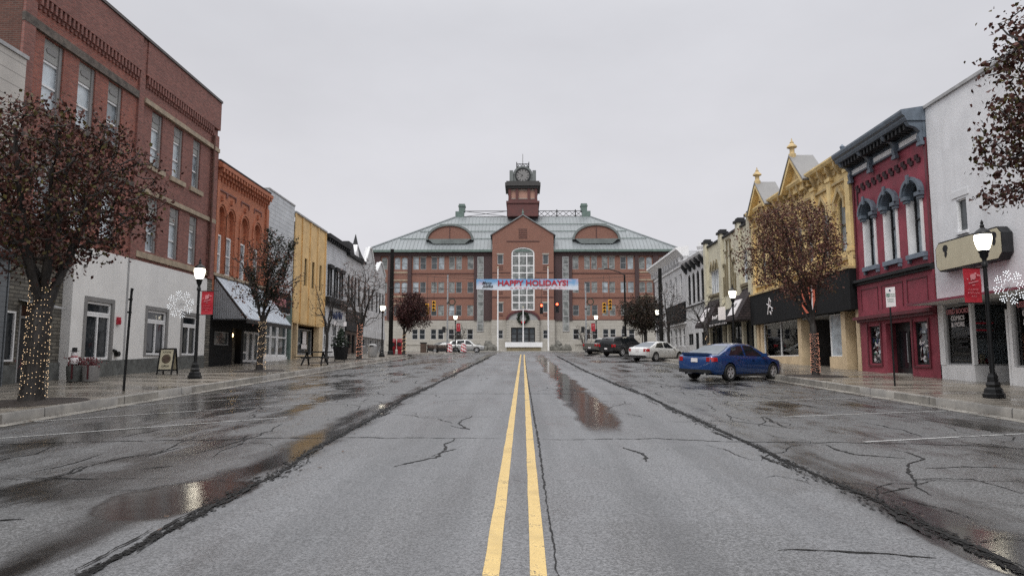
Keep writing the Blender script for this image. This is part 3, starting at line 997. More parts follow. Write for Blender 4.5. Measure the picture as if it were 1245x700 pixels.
for k, (a, c) in enumerate(WA + WB):
    top = 12.95 if k < 3 else 12.9
    for z0, z1, zp in ((10.4, top, 12.2), (6.5, 8.95, 8.25)):
        wv = win(b, PL, a, c, z0, zp, -.13, M['white'], M['glassBlind'] if (k + int(z0)) % 3 else M['glassBlind2'], fr=.085, rails=())
        pb = part(b, 'spandrel_panel', M['greyPanel'], lambda q: q.box(PL, a + .003, c - .003, -.3, -.1, zp + .002, z1 - .003))
        def ornament(q):
            um, zm = (a + c) / 2, (zp + z1) / 2
            q.prism(PL, [(um - .3, zm), (um - .22, zm - .1), (um + .22, zm - .1), (um + .3, zm), (um + .22, zm + .1), (um - .22, zm + .1)], -.098, -.075)
        part(pb, 'ornament', M['grey'], ornament)
        part(b, 'jamb', M['grey'], lambda q: q.box(PL, c - .16, c - .004, -.128, -.06, z0 + .004, z1 - .006))
# white stuccoed ground floor
LW = [(26.18, 28.13, 1.66, 4.13), (30.5, 32.5, 1.88, 4.10), (33.74, 35.6, 1.90, 4.08)]
part(b, 'stucco_wall', M['stucco'], lambda q: (q.wall(PL, 25.45, 36.35, sw(25) - .3, 5.99, .06, .25, LW),
     q.face([PL(25.45, .06, .6), PL(25.45, -.9, .6), PL(25.45, -.9, 5.99), PL(25.45, .06, 5.99)]),
     q.face([PL(25.45, .06, 5.99), PL(36.35, .06, 5.99), PL(36.35, -.3, 5.99), PL(25.45, -.3, 5.99)]),
     q.face([PL(36.35, .06, .6), PL(36.35, -.3, .6), PL(36.35, -.3, 5.99), PL(36.35, .06, 5.99)])))
part(b, 'base_course', M['plinth'], lambda q: base_strip(q, PL, 25.44, 36.36, .063, .085, .62, 8))
for (a, c, z0, z1) in LW:
    part(b, 'window_surround', M['grey'], lambda q: (q.box(PL, a - .002, a + .16, -.05, .09, z0, z1), q.box(PL, c - .16, c + .002, -.05, .09, z0, z1), q.box(PL, a + .161, c - .161, -.05, .09, z1 - .17, z1), q.box(PL, a + .161, c - .161, -.05, .085, z0, z0 + .05)))
    win(b, PL, a + .17, c - .17, z1 - .66, z1 - .18, .02, M['white'], M['glass'], fr=.085, rail=False)
    win(b, PL, a + .17, c - .17, z0 + .06, z1 - .665, .02, M['white'], M['glass'], fr=.085, rail=False, mull=1)
part(b, 'wall_joint', M['greyLt'], lambda q: q.box(PL, 28.93, 29.05, .0605, .078, sw(29) + .63, 5.98))
part(b, 'downpipe', M['brickSide'], lambda q: q.tube([PL(36.25, .16, z) for z in (6.1, 10, 13.7)], .06, 8))
part(b, 'fire_alarm', M['inkRed'], lambda q: (q.box(PL, 28.32, 28.50, .062, .16, 3.15, 3.45), q.box(PL, 28.36, 28.46, .161, .2, 3.2, 3.32)))
part(b, 'standpipe', M['iron'], lambda q: (q.tube([PL(28.4, .05, 1.95), PL(28.4, .22, 1.95)], .11, 10), q.tube([PL(28.25, .05, 2.1), PL(28.2, .2, 2.05)], .06, 8)))
part(b, 'vent', M['grey'], lambda q: q.tube([PL(26.05, .06, 5.25), PL(26.05, .14, 5.25)], .07, 8))
# stone-clad corner entry at the near end
part(b, 'ledgestone_wall', M['ledge'], lambda q: (q.box(PL, 22.05, 23.3, -.415, -.30, .3, 5.2), q.box(PL, 24.3, 25.44, -.415, -.30, .3, 5.2), q.box(PL, 23.301, 24.299, -.415, -.30, 3.55, 5.2)))
part(b, 'base_course', M['plinth'], lambda q: (base_strip(q, PL, 22.05, 23.25, -.298, -.24, .62, 2), base_strip(q, PL, 24.35, 25.44, -.298, -.24, .62, 2)))
part(b, 'lintel', M['brownTrim'], lambda q: q.box(PL, 22.0, 25.44, -.6, .0, 5.21, 5.995))
dr = part(b, 'door', M['blackFrame'], lambda q: (q.box(PL, 23.36, 24.24, -.41, -.37, sw(24) - .1, 3.1)))
part(dr, 'door_frame', M['greyLt'], lambda q: (q.box(PL, 23.305, 23.36, -.41, -.28, sw(24), 3.54), q.box(PL, 24.24, 24.295, -.41, -.28, sw(24), 3.54), q.box(PL, 23.361, 24.239, -.41, -.3, 3.1, 3.18)))
win(b, PL, 22.35, 23.05, sw(22.6) + .75, 3.3, -.22, M['white'], M['glass'], fr=.06, rail=False)
part(b, 'canopy', M['greyLt'], lambda q: q.strip([PL(u, -.42, 3.75) for u in (23.2, 24.5)], [PL(u, .55, 3.5) for u in (23.2, 24.5)]) or q.box(PL, 23.2, 24.5, .5, .55, 3.47, 3.51))
part(b, 'ledgestone_pier', M['ledge'], lambda q: q.box(PL, 36.36, 36.94, -.3, .05, 1.0, 5.99))
part(b, 'sconce', M['iron'], lambda q: q.lathe([(.03, 0), (.12, .05), (.10, .3), (.03, .42)], PL(24.75, -.28, 3.0), 8))

# --- orange Italianate brick
b = thing('brick_building', 'ornate orange brick building with arched windows and bracketed cornice', 'building', PL(40.8, 0, sw(40.8)))
u0, u1 = 36.98, 44.7
body(b, PL, u0, u1, 12.6, M['brickSide'], zshop=4.5, inner=3.2)
AW = [(37.35, 38.2), (38.55, 39.5), (40.5, 41.5), (42.5, 43.5)]
aw_ops = [(a, c, 6.45, 10.2, .5) for a, c in AW]
part(b, 'wall', M['brickOr'], lambda q: q.wall(PL, u0, u1, 4.6, 12.5, 0, .3, aw_ops))
part(b, 'infill', M['brickOr'], lambda q: [q.box(PL, a - .05, c + .05, -.40, -.2, 8.65, 10.3) for a, c in AW])
def f(q):
    for a, c in AW:
        for g, w, dd in ((.22, .11, .10), (.08, .10, .05)):
            o = arc_pts(a - g, c + g, 9.7, .5 + g); i = arc_pts(a - g + w, c + g - w, 9.7, .5 + g - w)
            for k in range(len(o) - 1): q.prism(PL, [o[k], o[k + 1], i[k + 1], i[k]], .002, dd)
        q.prism(PL, [((a + c) / 2 - .09, 10.5), ((a + c) / 2 + .09, 10.5), ((a + c) / 2 + .05, 10.78), ((a + c) / 2 - .05, 10.78)], .003, .14)
        q.box(PL, a - .22, a - .09, .002, .07, 6.5, 9.69); q.box(PL, c + .09, c + .22, .002, .07, 6.5, 9.69)
part(b, 'arch_hood', M['brickOr'], f)
def f(q):
    for a, c in AW:
        m = (a + c) / 2
        q.box(PL, m - .62, m + .62, .002, .06, 11.02, 11.10); q.box(PL, m - .62, m - .54, .002, .06, 10.80, 11.018); q.box(PL, m + .54, m + .62, .002, .06, 10.80, 11.018)
part(b, 'recessed_panel', M['brickB'], f)
def f(q):
    n = 19
    for k in range(n):
        u = u0 + .25 + (u1 - u0 - .5) * k / (n - 1)
        q.box(PL, u - .09, u + .09, .002, .34, 11.98, 12.2); q.box(PL, u - .08, u + .08, .002, .2, 11.78, 11.978); q.box(PL, u - .06, u + .06, .002, .1, 11.55, 11.778)
part(b, 'cornice_bracket', M['brickOr'], f)
part(b, 'cornice', M['brickOr'], lambda q: (q.box(PL, u0, u1, -.4, .36, 12.202, 12.42), q.box(PL, u0, u1, -.4, .16, 12.422, 12.56)))
coping(b, PL, u0, u1 + .02, 12.562, 12.64, M['charcoal'], .22)
part(b, 'sill_course', M['stoneBeige'], lambda q: q.box(PL, u0 + .02, u1 - .02, .002, .1, 6.28, 6.44))
for a, c in AW:
    win(b, PL, a, c, 6.46, 8.64, -.12, M['white'], M['glassBlind2'], fr=.09)
part(b, 'end_pier', M['brickOr'], lambda q: (q.box(PL, u0, u0 + .3, .002, .12, 6.45, 11.5), q.box(PL, u1 - .4, u1, .002, .12, 6.45, 11.5)))
# the long sloping awning
az0, az1, pd = 6.25, 3.98, 1.85
aw = part(b, 'awning', M['awning'], lambda q: (q.hexa([PL(37.3, 0.02, az0 - .05), PL(44.5, .02, az0 - .05), PL(44.5, pd, az1 - .05), PL(37.3, pd, az1 - .05),
                                              PL(37.3, 0.02, az0), PL(44.5, .02, az0), PL(44.5, pd, az1), PL(37.3, pd, az1)]),
                                               [q.hexa([PL(u - .02, .02, az0 + .002), PL(u + .02, .02, az0 + .002), PL(u + .02, pd, az1 + .002), PL(u - .02, pd, az1 + .002),
                                                        PL(u - .02, .02, az0 + .016), PL(u + .02, .02, az0 + .016), PL(u + .02, pd, az1 + .016), PL(u - .02, pd, az1 + .016)]) for u in frange(37.4, 44.4, .45)]))
part(aw, 'valance', M['blackFrame'], lambda q: (q.box(PL, 37.28, 44.52, pd - .02, pd + .03, az1 - .27, az1 - .055), q.box(PL, 37.24, 37.29, .02, pd + .03, az1 - .12, az1 - .052)))
part(aw, 'awning_side', M['ribGrey'], lambda q: (q.prism(lambda u, d, z: PL(d, u, z), [(.03, az1 - .05), (pd - .08, az1 - .05), (.03, az0 - .12)], 37.302, 37.36), q.prism(lambda u, d, z: PL(d, u, z), [(.03, az1 - .05), (pd - .08, az1 - .05), (.03, az0 - .12)], 44.44, 44.49)))
part(aw, 'awning_edge', M['blackFrame'], lambda q: q.tube([PL(37.3, .02, az0), PL(37.3, pd, az1)], .045, 6))
# dark shop front below
part(b, 'shop_front', M['blackMat'], lambda q: q.wall(PL, u0, u1, sw(u0) - .3, 4.58, -.05, .35, [(37.75, 39.7, sw(38) + 1.15, 3.3), (40.1, 41.4, sw(40) - .2, 3.55), (41.75, 44.4, sw(42) + .05, 3.5)]))
win(b, PL, 37.75, 39.7, sw(38) + 1.15, 3.3, -.1, M['greyLt'], M['glassGrey'], fr=.05, rail=False)
part(b, 'entry_wall', M['ledge'], lambda q: q.box(PL, 41.0, 41.39, -1.6, -.41, sw(41) - .2, 3.9))
part(b, 'porch_lamp', M['porch'], lambda q: q.lathe([(.03, 0), (.09, .06), (.09, .2), (.03, .26)], PL(40.6, -.3, 3.05), 10), True)
for a, c, nm in ((41.78, 42.55, 'door'), (42.6, 43.45, 'window'), (43.5, 44.35, 'window')):
    win(b, PL, a, c, sw(42) + .08, 3.48, -.12, M['white'], M['glassGrey'], fr=.13, rail=False, rails=(2.2,) if nm == 'door' else (), name=nm)

# --- tall white metal clad front
b = thing('metal_clad_building', 'tall white metal clad building between orange brick and yellow fronts', 'building', PL(47.3, 0, sw(47.3)))
u0, u1 = 44.72, 49.92
body(b, PL, u0, u1, 12.95, M['sidingM'], zshop=4.4, inner=3)
part(b, 'wall', M['sidingM'], lambda q: q.box(PL, u0, u1, -.4, .05, 4.9, 12.9))
coping(b, PL, u0 - .02, u1 + .02, 12.902, 13.0, M['copingLt'], .1)
part(b, 'trim', M['copper'], lambda q: (q.box(PL, u1 - .3, u1, -.3, .10, sw(49) - .3, 6.2), q.box(PL, u0, u1 - .31, -.3, .09, 4.4, 4.88)))
for a, c in ((45.0, 46.3), (46.4, 47.6), (47.7, 49.5)):
    win(b, PL, a, c, sw(47) + .3, 4.38, -.1, M['white'], M['glassGrey'], fr=.12, rail=False, rails=(3.3,))
part(b, 'bulkhead', M['white'], lambda q: q.box(PL, u0, u1 - .31, -.35, -.04, sw(45) - .3, sw(47) + .298))
s = thing('shop_sign', 'black signboard with red lettering above the pale sloping awning', 'sign', PL(45.3, .6, 5.6))
part(s, 'board', M['blackMat'], lambda q: q.box(PL, 43.4, 48.2, .42, .56, 4.95, 6.25))
part(s, 'bracket', M['iron'], lambda q: (q.box(PL, 44.8, 44.9, .06, .419, 5.5, 5.6), q.box(PL, 47, 47.1, .06, .419, 5.5, 5.6)))
text_obj('lettering', 'urban', 1.05, PL(46.0, .575, 5.65), ROT_L, M['inkPink'], s, bold=.01)

# --- yellow ribbed metal front
b = thing('metal_clad_building', 'yellow ribbed metal fronted building with three slit windows', 'building', PL(54, 0, sw(54)))
u0, u1 = 49.95, 58.0
body(b, PL, u0, u1, 12.5, M['brickSide'], zshop=4.5, inner=3)
YW = [(52.5, 53.15), (54.4, 55.05), (56.4, 57.05)]
part(b, 'wall', M['sidingY'], lambda q: (q.wall(PL, u0, u1, 4.55, 12.45, .08, .3, [(a, c, 7.4, 9.5) for a, c in YW]), [q.box(PL, u - .09, u + .09, .081, .17, 4.55, 12.44) for u in (50.05, 51.7, 53.7, 55.7, 57.9)]))
for a, c in YW: win(b, PL, a, c, 7.4, 9.5, -.03, M['creamDk'], M['glass'], fr=.05)
coping(b, PL, u0 - .02, u1 + .02, 12.452, 12.58, M['copingLt'], .2)
part(b, 'soffit', M['sidingY'], lambda q: q.box(PL, u0, u1, -1.0, .07, 4.46, 4.548))
part(b, 'pillar', M['tan'], lambda q: (q.box(PL, 50.0, 50.25, -.3, .05, sw(50) - .3, 4.45), q.box(PL, 51.3, 51.5, -.3, .05, sw(51) - .3, 4.45), q.box(PL, 56.9, 57.95, -.4, .05, sw(57) - .3, 4.45)))
win(b, PL, 50.3, 51.25, sw(50.5), 4.2, -.3, M['brownTrim'], M['glass'], fr=.12, rail=False, rails=(2.6,), name='door')
win(b, PL, 51.55, 56.85, sw(53) + .25, 4.2, -.55, M['copingLt'], M['glassGrey'], fr=.07, rail=False, mull=2)
part(b, 'bulkhead', M['tan'], lambda q: q.box(PL, 51.5, 56.9, -.7, -.5, sw(51) - .3, sw(53) + .248))
part(b, 'window_poster', M['ink'], lambda q: (q.box(PL, 54.2, 55.6, -.54, -.525, sw(54) + .7, 3.0), q.box(PL, 54.5, 55.4, -.54, -.525, 3.02, 4.0), q.box(PL, 52.0, 53.0, -.54, -.525, 2.9, 3.5)))

# --- white clapboard with dark cornice
b = thing('clapboard_building', 'white clapboard building with dark cornice and black-hooded windows', 'building', PL(61.7, 0, sw(61.7)))
u0, u1 = 58.03, 65.3
body(b, PL, u0, u1, 12.4, M['sidingW'], zshop=6.0, inner=3)
CW = [(59.2, 59.95), (61.2, 61.95), (63.0, 63.75)]
part(b, 'wall', M['sidingW'], lambda q: q.wall(PL, u0, u1, 6.9, 11.95, 0, .3, [(a, c, 7.3, 9.6) for a, c in CW]))
for a, c in CW:
    win(b, PL, a, c, 7.3, 9.6, -.08, M['blackFrame'], M['glass'], fr=.11)
    part(b, 'window_hood', M['charcoal'], lambda q: (q.box(PL, a - .2, c + .2, .002, .3, 9.62, 9.95), q.box(PL, a - .12, a - .01, .002, .12, 7.3, 9.61), q.box(PL, c + .01, c + .12, .002, .12, 7.3, 9.61)))
part(b, 'cornice', M['charcoal'], lambda q: (q.box(PL, u0, u1, -.4, .45, 12.12, 12.45), q.box(PL, u0, u1, -.4, .18, 11.96, 12.118), [q.box(PL, u - .07, u + .07, .185, .38, 11.86, 12.118) for u in frange(58.3, 65, .7)]))
part(b, 'shop_cornice', M['charcoal'], lambda q: (q.box(PL, u0, u1, -.4, .5, 6.72, 7.1), q.box(PL, u0, u1, -.4, .25, 6.4, 6.718)))
part(b, 'fascia', M['whiteOld'], lambda q: q.box(PL, u0, u1, -.4, .06, 4.9, 6.398))
scribble(b, 'lettering', M['inkNavy'], lambda u, d, z: PL(u, .07 + d, 5.65 + z), 59.4, 64.4, .36, .09, .62)
part(b, 'pillar', M['white'], lambda q: [q.box(PL, u, u + .25, -.3, .04, sw(58) - .3, 4.898) for u in (58.05, 60.4, 62.6, 65.0)])
for a, c in ((58.32, 60.38), (60.68, 62.58), (62.88, 64.98)):
    win(b, PL, a, c, sw(a) + .5, 4.85, -.12, M['white'], M['glass'], fr=.1, rail=False, rails=(3.9,), mull=1)
    part(b, 'bulkhead', M['white'], lambda q: q.box(PL, a, c, -.3, -.05, sw(58) - .3, sw(a) + .498))

# --- building with the dark pointed turret
b = thing('turret_building', 'whitish two-storey building with dark mansard block and pointed dark turret', 'building', PL(68.6, 0, sw(68.6)))
u0, u1 = 65.33, 72.2
body(b, PL, u0, u1, 11.7, M['sidingW'])
TW = [(66.0, 66.9), (67.3, 68.2), (68.6, 69.5), (70.1, 71.0)]
part(b, 'wall', M['whiteOld'], lambda q: q.wall(PL, u0, u1, 6.6, 11.7, 0, .3, [(a, c, 7.2, 10.0, .4) for a, c in TW]))
for a, c in TW: win(b, PL, a, c, 7.2, 10.0, -.08, M['blackFrame'], M['glass'], fr=.12, rise=.4)
part(b, 'shop_front', M['charcoal'], lambda q: q.box(PL, u0, u1, -.4, .15, 4.6, 6.6))
part(b, 'shop_wall', M['brownTrim'], lambda q: q.wall(PL, u0, u1, sw(65) - .3, 4.598, 0, .3, [(65.7, 67.6, sw(66) + .6, 4.3), (68, 69.2, sw(68) - .1, 4.3), (69.6, 71.8, sw(70) + .6, 4.3)]))
for a, c, h in ((65.7, 67.6, .6), (68, 69.2, 0), (69.6, 71.8, .6)): win(b, PL, a, c, sw(a) + h, 4.3, -.1, M['blackFrame'], M['glass'], fr=.1, rail=False)
part(b, 'cornice', M['charcoal'], lambda q: q.box(PL, u0, u1, -.4, .35, 11.72, 12.0))
part(b, 'mansard', M['charcoal'], lambda q: q.hexa([PL(65.5, -.6, 12.0), PL(67.4, -.6, 12.0), PL(67.4, .25, 12.0), PL(65.5, .25, 12.0), PL(65.6, -.5, 13.1), PL(67.3, -.5, 13.1), PL(67.3, .1, 13.1), PL(65.6, .1, 13.1)]))
def f(q):
    q.prism(PL, [(67.6, 12.0), (69.0, 12.0), (68.3, 13.2)], -.3, .3)
part(b, 'gablet', M['white'], f)
def f(q):
    c = PL(70.3, -.4, 0)
    ring = [(1.15, 12.0), (.75, 12.6), (.35, 13.4), (.03, 14.6)]
    for (r0, z0), (r1, z1) in zip(ring, ring[1:]):
        for k in range(4):
            a0, a1 = math.pi / 4 + k * math.pi / 2, math.pi / 4 + (k + 1) * math.pi / 2
            q.face([(c[0] + r0 * math.cos(a0), c[1] + r0 * math.sin(a0), z0), (c[0] + r0 * math.cos(a1), c[1] + r0 * math.sin(a1), z0), (c[0] + r1 * math.cos(a1), c[1] + r1 * math.sin(a1), z1), (c[0] + r1 * math.cos(a0), c[1] + r1 * math.sin(a0), z1)])
part(b, 'turret_roof', M['charcoal'], f)

# --- two pale gabled fronts at the end of the block
for (u0, u1, pk, sh, lab) in ((72.25, 78.2, 14.0, 11.9, 'whitish gabled shop building beside the dark turret'), (78.25, 84.0, 13.2, 11.9, 'pale end building of the left row with stepped white gable')):
    b = thing('gabled_building', lab, 'building', PL((u0 + u1) / 2, 0, sw((u0 + u1) / 2)))
    body(b, PL, u0, u1, sh - .3, M['sidingW'])
    m = (u0 + u1) / 2
    ops = [(m - 2.2, m - 1.3, 7.2, 9.6), (m - .45, m + .45, 7.2, 9.6), (m + 1.3, m + 2.2, 7.2, 9.6)]
    part(b, 'wall', M['whiteOld'], lambda q: (q.wall(PL, u0, u1, 4.9, sh, 0, .3, ops), q.prism(PL, [(u0 + .5, sh), (u1 - .5, sh), (m + .5, pk), (m - .5, pk)], -.35, 0)))
    for o in ops: win(b, PL, *o, -.08, M['charcoal'], M['glass'], fr=.09)
    part(b, 'gable_trim', M['white'], lambda q: (q.tube([PL(u0 + .3, .06, sh), PL(m - .5, .06, pk), PL(m + .5, .06, pk), PL(u1 - .3, .06, sh)], .12, 5)))
    part(b, 'shop_front', M['grey'], lambda q: q.wall(PL, u0, u1, sw(u0) - .3, 4.898, 0, .3, [(u0 + .5, u0 + 2.2, sw(u0) + .7, 4.1), (u0 + 2.6, u0 + 3.5, sw(u0) + .1, 4.1), (u0 + 3.9, u1 - .4, sw(u0) + .7, 4.1)]))
    for a, c, h in ((u0 + .5, u0 + 2.2, .7), (u0 + 2.6, u0 + 3.5, .1), (u0 + 3.9, u1 - .4, .7)): win(b, PL, a, c, sw(u0) + h, 4.1, -.1, M['white'], M['glass'], fr=.08, rail=False)
    part(b, 'fascia', M['whiteOld'], lambda q: q.box(PL, u0 + .1, u1 - .1, .002, .12, 4.25, 5.1))
# ================================================================ RIGHT ROW
# --- white stuccoed book shop (nearest on the right)
b = thing('shop_building', 'white painted stucco shop building with pink-edged canopy and lettered display windows', 'building', PR(20, 0, sw(20)))
u0, u1 = 7.0, 26.33
body(b, PR, u0, u1, 11.38, M['stuccoW'], zshop=3.9, inner=4.5)
part(b, 'wall', M['stuccoW'], lambda q: q.wall(PR, u0, u1, 3.72, 11.3, 0, .3, [(24.25, 24.80, 6.2, 7.36), (18.2, 18.8, 6.2, 7.36), (12.2, 12.8, 6.2, 7.36)]))
coping(b, PR, u0, u1 + .03, 11.302, 11.42, M['copingLt'], .08)
for a in (24.25, 18.2, 12.2):
    win(b, PR, a, a + .55, 6.2, 7.36, -.05, M['white'], M['glassGrey'], fr=.04, rail=False)
    part(b, 'lintel', M['stuccoW'], lambda q: q.box(PR, a - .18, a + .78, .002, .03, 7.45, 7.68))
    part(b, 'sill', M['stuccoW'], lambda q: q.box(PR, a - .05, a + .6, .002, .08, 6.1, 6.19))
cn = part(b, 'canopy', M['white'], lambda q: q.box(PR, u0, 26.55, .01, 1.0, 3.74, 3.80))
part(cn, 'canopy_edge', mat('faded_burgundy_metal', (.22, .045, .07), .5, .2, 2, .05, 20), lambda q: (q.box(PR, u0, 26.57, .99, 1.02, 3.735, 3.815), q.box(PR, 26.54, 26.58, .02, .988, 3.735, 3.815), q.box(PR, u0, 26.5, .05, .95, 3.802, 3.82)))
# ground floor: front bay, recessed entry, next bay
part(b, 'bulkhead', M['white'], lambda q: (q.box(PR, 24.45, 26.30, -.3, .0, sw(24) - .3, 1.52), q.box(PR, 24.40, 24.447, -1.62, -.001, sw(24) - .3, 1.50), q.box(PR, 12, 22.55, -.3, 0, sw(12) - .3, 1.46)))
part(b, 'corner_post', M['white'], lambda q: (q.box(PR, 25.98, 26.31, -.3, .02, 1.52, 3.72), q.box(PR, 24.38, 24.50, -.12, .012, 1.52, 3.72), q.box(PR, 22.42, 22.56, -.12, .015, .6, 3.72), q.box(PR, 22.58, 22.66, -.10, .03, .6, 3.3)))
part(b, 'soffit', M['greyLt'], lambda q: q.box(PR, 12, 26.3, -1.7, -.001, 3.66, 3.719))
win(b, PR, 24.51, 25.975, 1.525, 3.65, -.06, M['greyLt'], M['clear'], fr=.045, rail=False)
def PS(u, d, z): return (FX_R + u, 24.41 - d, z)              # side of the entry, facing the camera
win(b, PS, .05, 1.6, 1.505, 3.65, -.0, M['greyLt'], M['clear'], fr=.045, rail=False)
win(b, PR, 20.6, 22.41, 1.47, 3.65, -.06, M['greyLt'], M['clear'], fr=.045, rail=False)
win(b, PR, 18.6, 20.55, 1.47, 3.65, -.06, M['greyLt'], M['clear'], fr=.045, rail=False)
win(b, PR, 15.6, 18.55, 1.47, 3.65, -.06, M['greyLt'], M['clear'], fr=.045, rail=False)
d_ = part(b, 'door', M['blackFrame'], lambda q: q.wall(PR, 22.6, 24.39, sw(23) - .1, 3.65, -1.66, .08, [(22.75, 23.35, sw(23) + .25, 3.2), (23.55, 24.25, sw(23) + .25, 3.2)]))
part(d_, 'pane', M['glass'], lambda q: q.box(PR, 22.7, 24.3, -1.78, -1.75, sw(23), 3.3))
part(b, 'shop_floor', M['grey'], lambda q: (q.box(PR, 24.5, 26.1, -1.6, -.31, 1.3, 1.45), q.box(PR, 12, 22.4, -1.6, -.31, 1.3, 1.42)))
part(b, 'inner_wall', M['greyLt'], lambda q: (q.box(PR, 24.45, 26.12, -1.9, -1.85, .5, 3.65), q.box(PR, 12, 22.45, -2.1, -2.05, .5, 3.65)))
shop_goods(PR, b, 24.6, 25.9, -.25, 1.452, 9, 3, h=(.1, .45))
shop_goods(PR, b, 15.8, 22.2, -.25, 1.422, 30, 4, h=(.15, .7))
RB = ROT_R
text_obj('lettering', 'USED BOOKS', .235, PR(25.24, -.045, 3.42), RB, M['inkPink'], b, sx=.92, bold=.006)
text_obj('lettering', 'COMICS', .22, PR(25.24, -.045, 3.18), RB, M['ink'], b, sx=.95, bold=.006)
text_obj('lettering', '& MORE', .22, PR(25.24, -.045, 2.95), RB, M['ink'], b, sx=.95, bold=.006)
for k in range(3): part(b, 'lettering', M['inkBlack'], lambda q: q.box(PR, 24.75, 25.35, -.06, -.052, 2.5 - .19 * k, 2.56 - .19 * k))
text_obj('lettering', 'CARDS &', .25, (FX_R + 1.05, 24.36, 2.78), ROT_CAM, M['inkBlack'], b, sx=.9, bold=.008)
text_obj('lettering', 'COLLECTABLES', .24, (FX_R + .84, 24.36, 2.48), ROT_CAM, M['inkBlack'], b, sx=.88, bold=.008)
for k in range(5): part(b, 'lettering', M['inkRed' if k % 2 else 'inkBlack'], lambda q: q.box(PS, .12, .72, .03, .036, 3.05 - .12 * k, 3.1 - .12 * k))
text_obj('lettering', 'USED BOOKS', .26, PR(21.5, -.045, 3.4), RB, M['inkPink'], b, sx=.9, bold=.006)
text_obj('lettering', 'COMICS', .27, PR(21.5, -.045, 3.12), RB, M['ink'], b, sx=.95, bold=.006)
text_obj('lettering', '& MORE', .27, PR(21.5, -.045, 2.84), RB, M['ink'], b, sx=.95, bold=.006)
text_obj('lettering', 'COMICS', .27, PR(21.5, -.045, 2.12), RB, M['inkRed'], b, sx=.95, bold=.006)
# octagonal hanging sign on that wall
s = thing('shop_sign', 'large beige octagonal sign with dark edge on the white wall above the canopy', 'sign', PR(23.8, .1, 5.4))
a, c, z0, z1, k = 22.05, 25.62, 4.86, 5.93, .22
def octo(g): return [(a + k, z0 + g), (c - k, z0 + g), (c - g, z0 + k), (c - g, z1 - k), (c - k, z1 - g), (a + k, z1 - g), (a + g, z1 - k), (a + g, z0 + k)]
part(s, 'sign_box', M['charcoal'], lambda q: q.prism(PR, octo(0), .02, .36))
part(s, 'sign_face', M['gold'], lambda q: q.prism(PR, octo(.05), .362, .375))
def f(q):
    for u in (25.0, 22.42):
        q.prism(PR, [(u + .15 * math.cos(t), 5.66 + .13 * math.sin(t)) for t in [2 * math.pi * j / 12 for j in range(12)]], .377, .383)
        q.prism(PR, [(u - .07, 5.58), (u + .04, 5.57), (u + .07, 5.42), (u + .02, 5.33), (u - .05, 5.36), (u - .1, 5.46)], .377, .381)
part(s, 'cameo', M['charcoal'], f)

# --- raspberry-red Victorian shop
b = thing('victorian_building', 'raspberry red Victorian building with slate-blue bracketed cornice and arched hoods', 'building', PR(29.4, 0, sw(29.4)))
u0, u1 = 26.36, 32.40
body(b, PR, u0, u1, 10.9, M['brickSide'], zshop=3.7, inner=3.5)
RW = [(26.84, 27.86), (28.66, 29.68), (30.46, 31.48)]
part(b, 'wall', [M['red'], M['slate']], lambda q: q.wall(PR, u0, u1, 5.35, 10.85, 0, .32, [(a, c, 5.85, 8.68, .48) for a, c in RW], 0, 1))
part(b, 'corner_strip', M['redDk'], lambda q: (q.box(PR, u0, u0 + .12, .002, .06, 5.36, 10.2), q.box(PR, u1 - .14, u1, .002, .06, 5.36, 10.2)))
for a, c in RW:
    win(b, PR, a + .15, c - .05, 5.86, 8.66, -.20, M['blackFrame'], M['glassBlind2'], fr=.07, rise=.45)
    part(b, 'window_pilaster', M['white'], lambda q: (q.box(PR, a + .005, a + .145, -.19, .05, 5.86, 8.04), q.box(PR, c - .045, c - .004, -.31, .05, 5.86, 8.04), q.box(PR, c + .004, c + .10, .002, .05, 5.86, 8.04)))
    def f(q):
        g = .15
        o = arc_pts(a - g, c + g, 8.2, .48 + g); i = arc_pts(a, c, 8.2, .48)
        for k in range(len(o) - 1): q.prism(PR, [o[k], o[k + 1], i[k + 1], i[k]], .002, .17)
        o2 = arc_pts(a - g - .06, c + g + .06, 8.2, .54 + g); i2 = arc_pts(a - g + .07, c + g - .07, 8.2, .41 + g)
        for k in range(len(o) - 1): q.prism(PR, [o2[k], o2[k + 1], i2[k + 1], i2[k]], .172, .24)
        for m in (a + .03, c - .03):
            q.box(PR, m - .17, m + .17, .003, .23, 8.05, 8.195); q.box(PR, m - .13, m + .13, .003, .16, 7.93, 8.048)
        m = (a + c) / 2
        q.prism(PR, [(m - .06, 8.62), (m + .06, 8.62), (m + .09, 8.98), (m - .09, 8.98)], .242, .31)
    part(b, 'arch_hood', M['slate'], f)
    part(b, 'sill', M['slateLt'], lambda q: (q.box(PR, a - .12, c + .12, -.2, .17, 5.66, 5.845), q.box(PR, a - .1, a + .02, .002, .12, 5.52, 5.658), q.box(PR, c - .02, c + .1, .002, .12, 5.52, 5.658)))
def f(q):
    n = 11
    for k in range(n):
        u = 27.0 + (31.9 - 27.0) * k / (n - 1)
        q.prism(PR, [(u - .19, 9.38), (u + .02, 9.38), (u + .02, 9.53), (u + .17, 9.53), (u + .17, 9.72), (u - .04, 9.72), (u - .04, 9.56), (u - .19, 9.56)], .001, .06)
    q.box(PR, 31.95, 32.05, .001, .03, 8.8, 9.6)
part(b, 'brick_frieze', mat('painted_shade_teeth', (.035, .008, .012), .7, .2, 3, .1, 30, streak=0), f)  # near-black colour paints in the deep shade of the corbel recesses
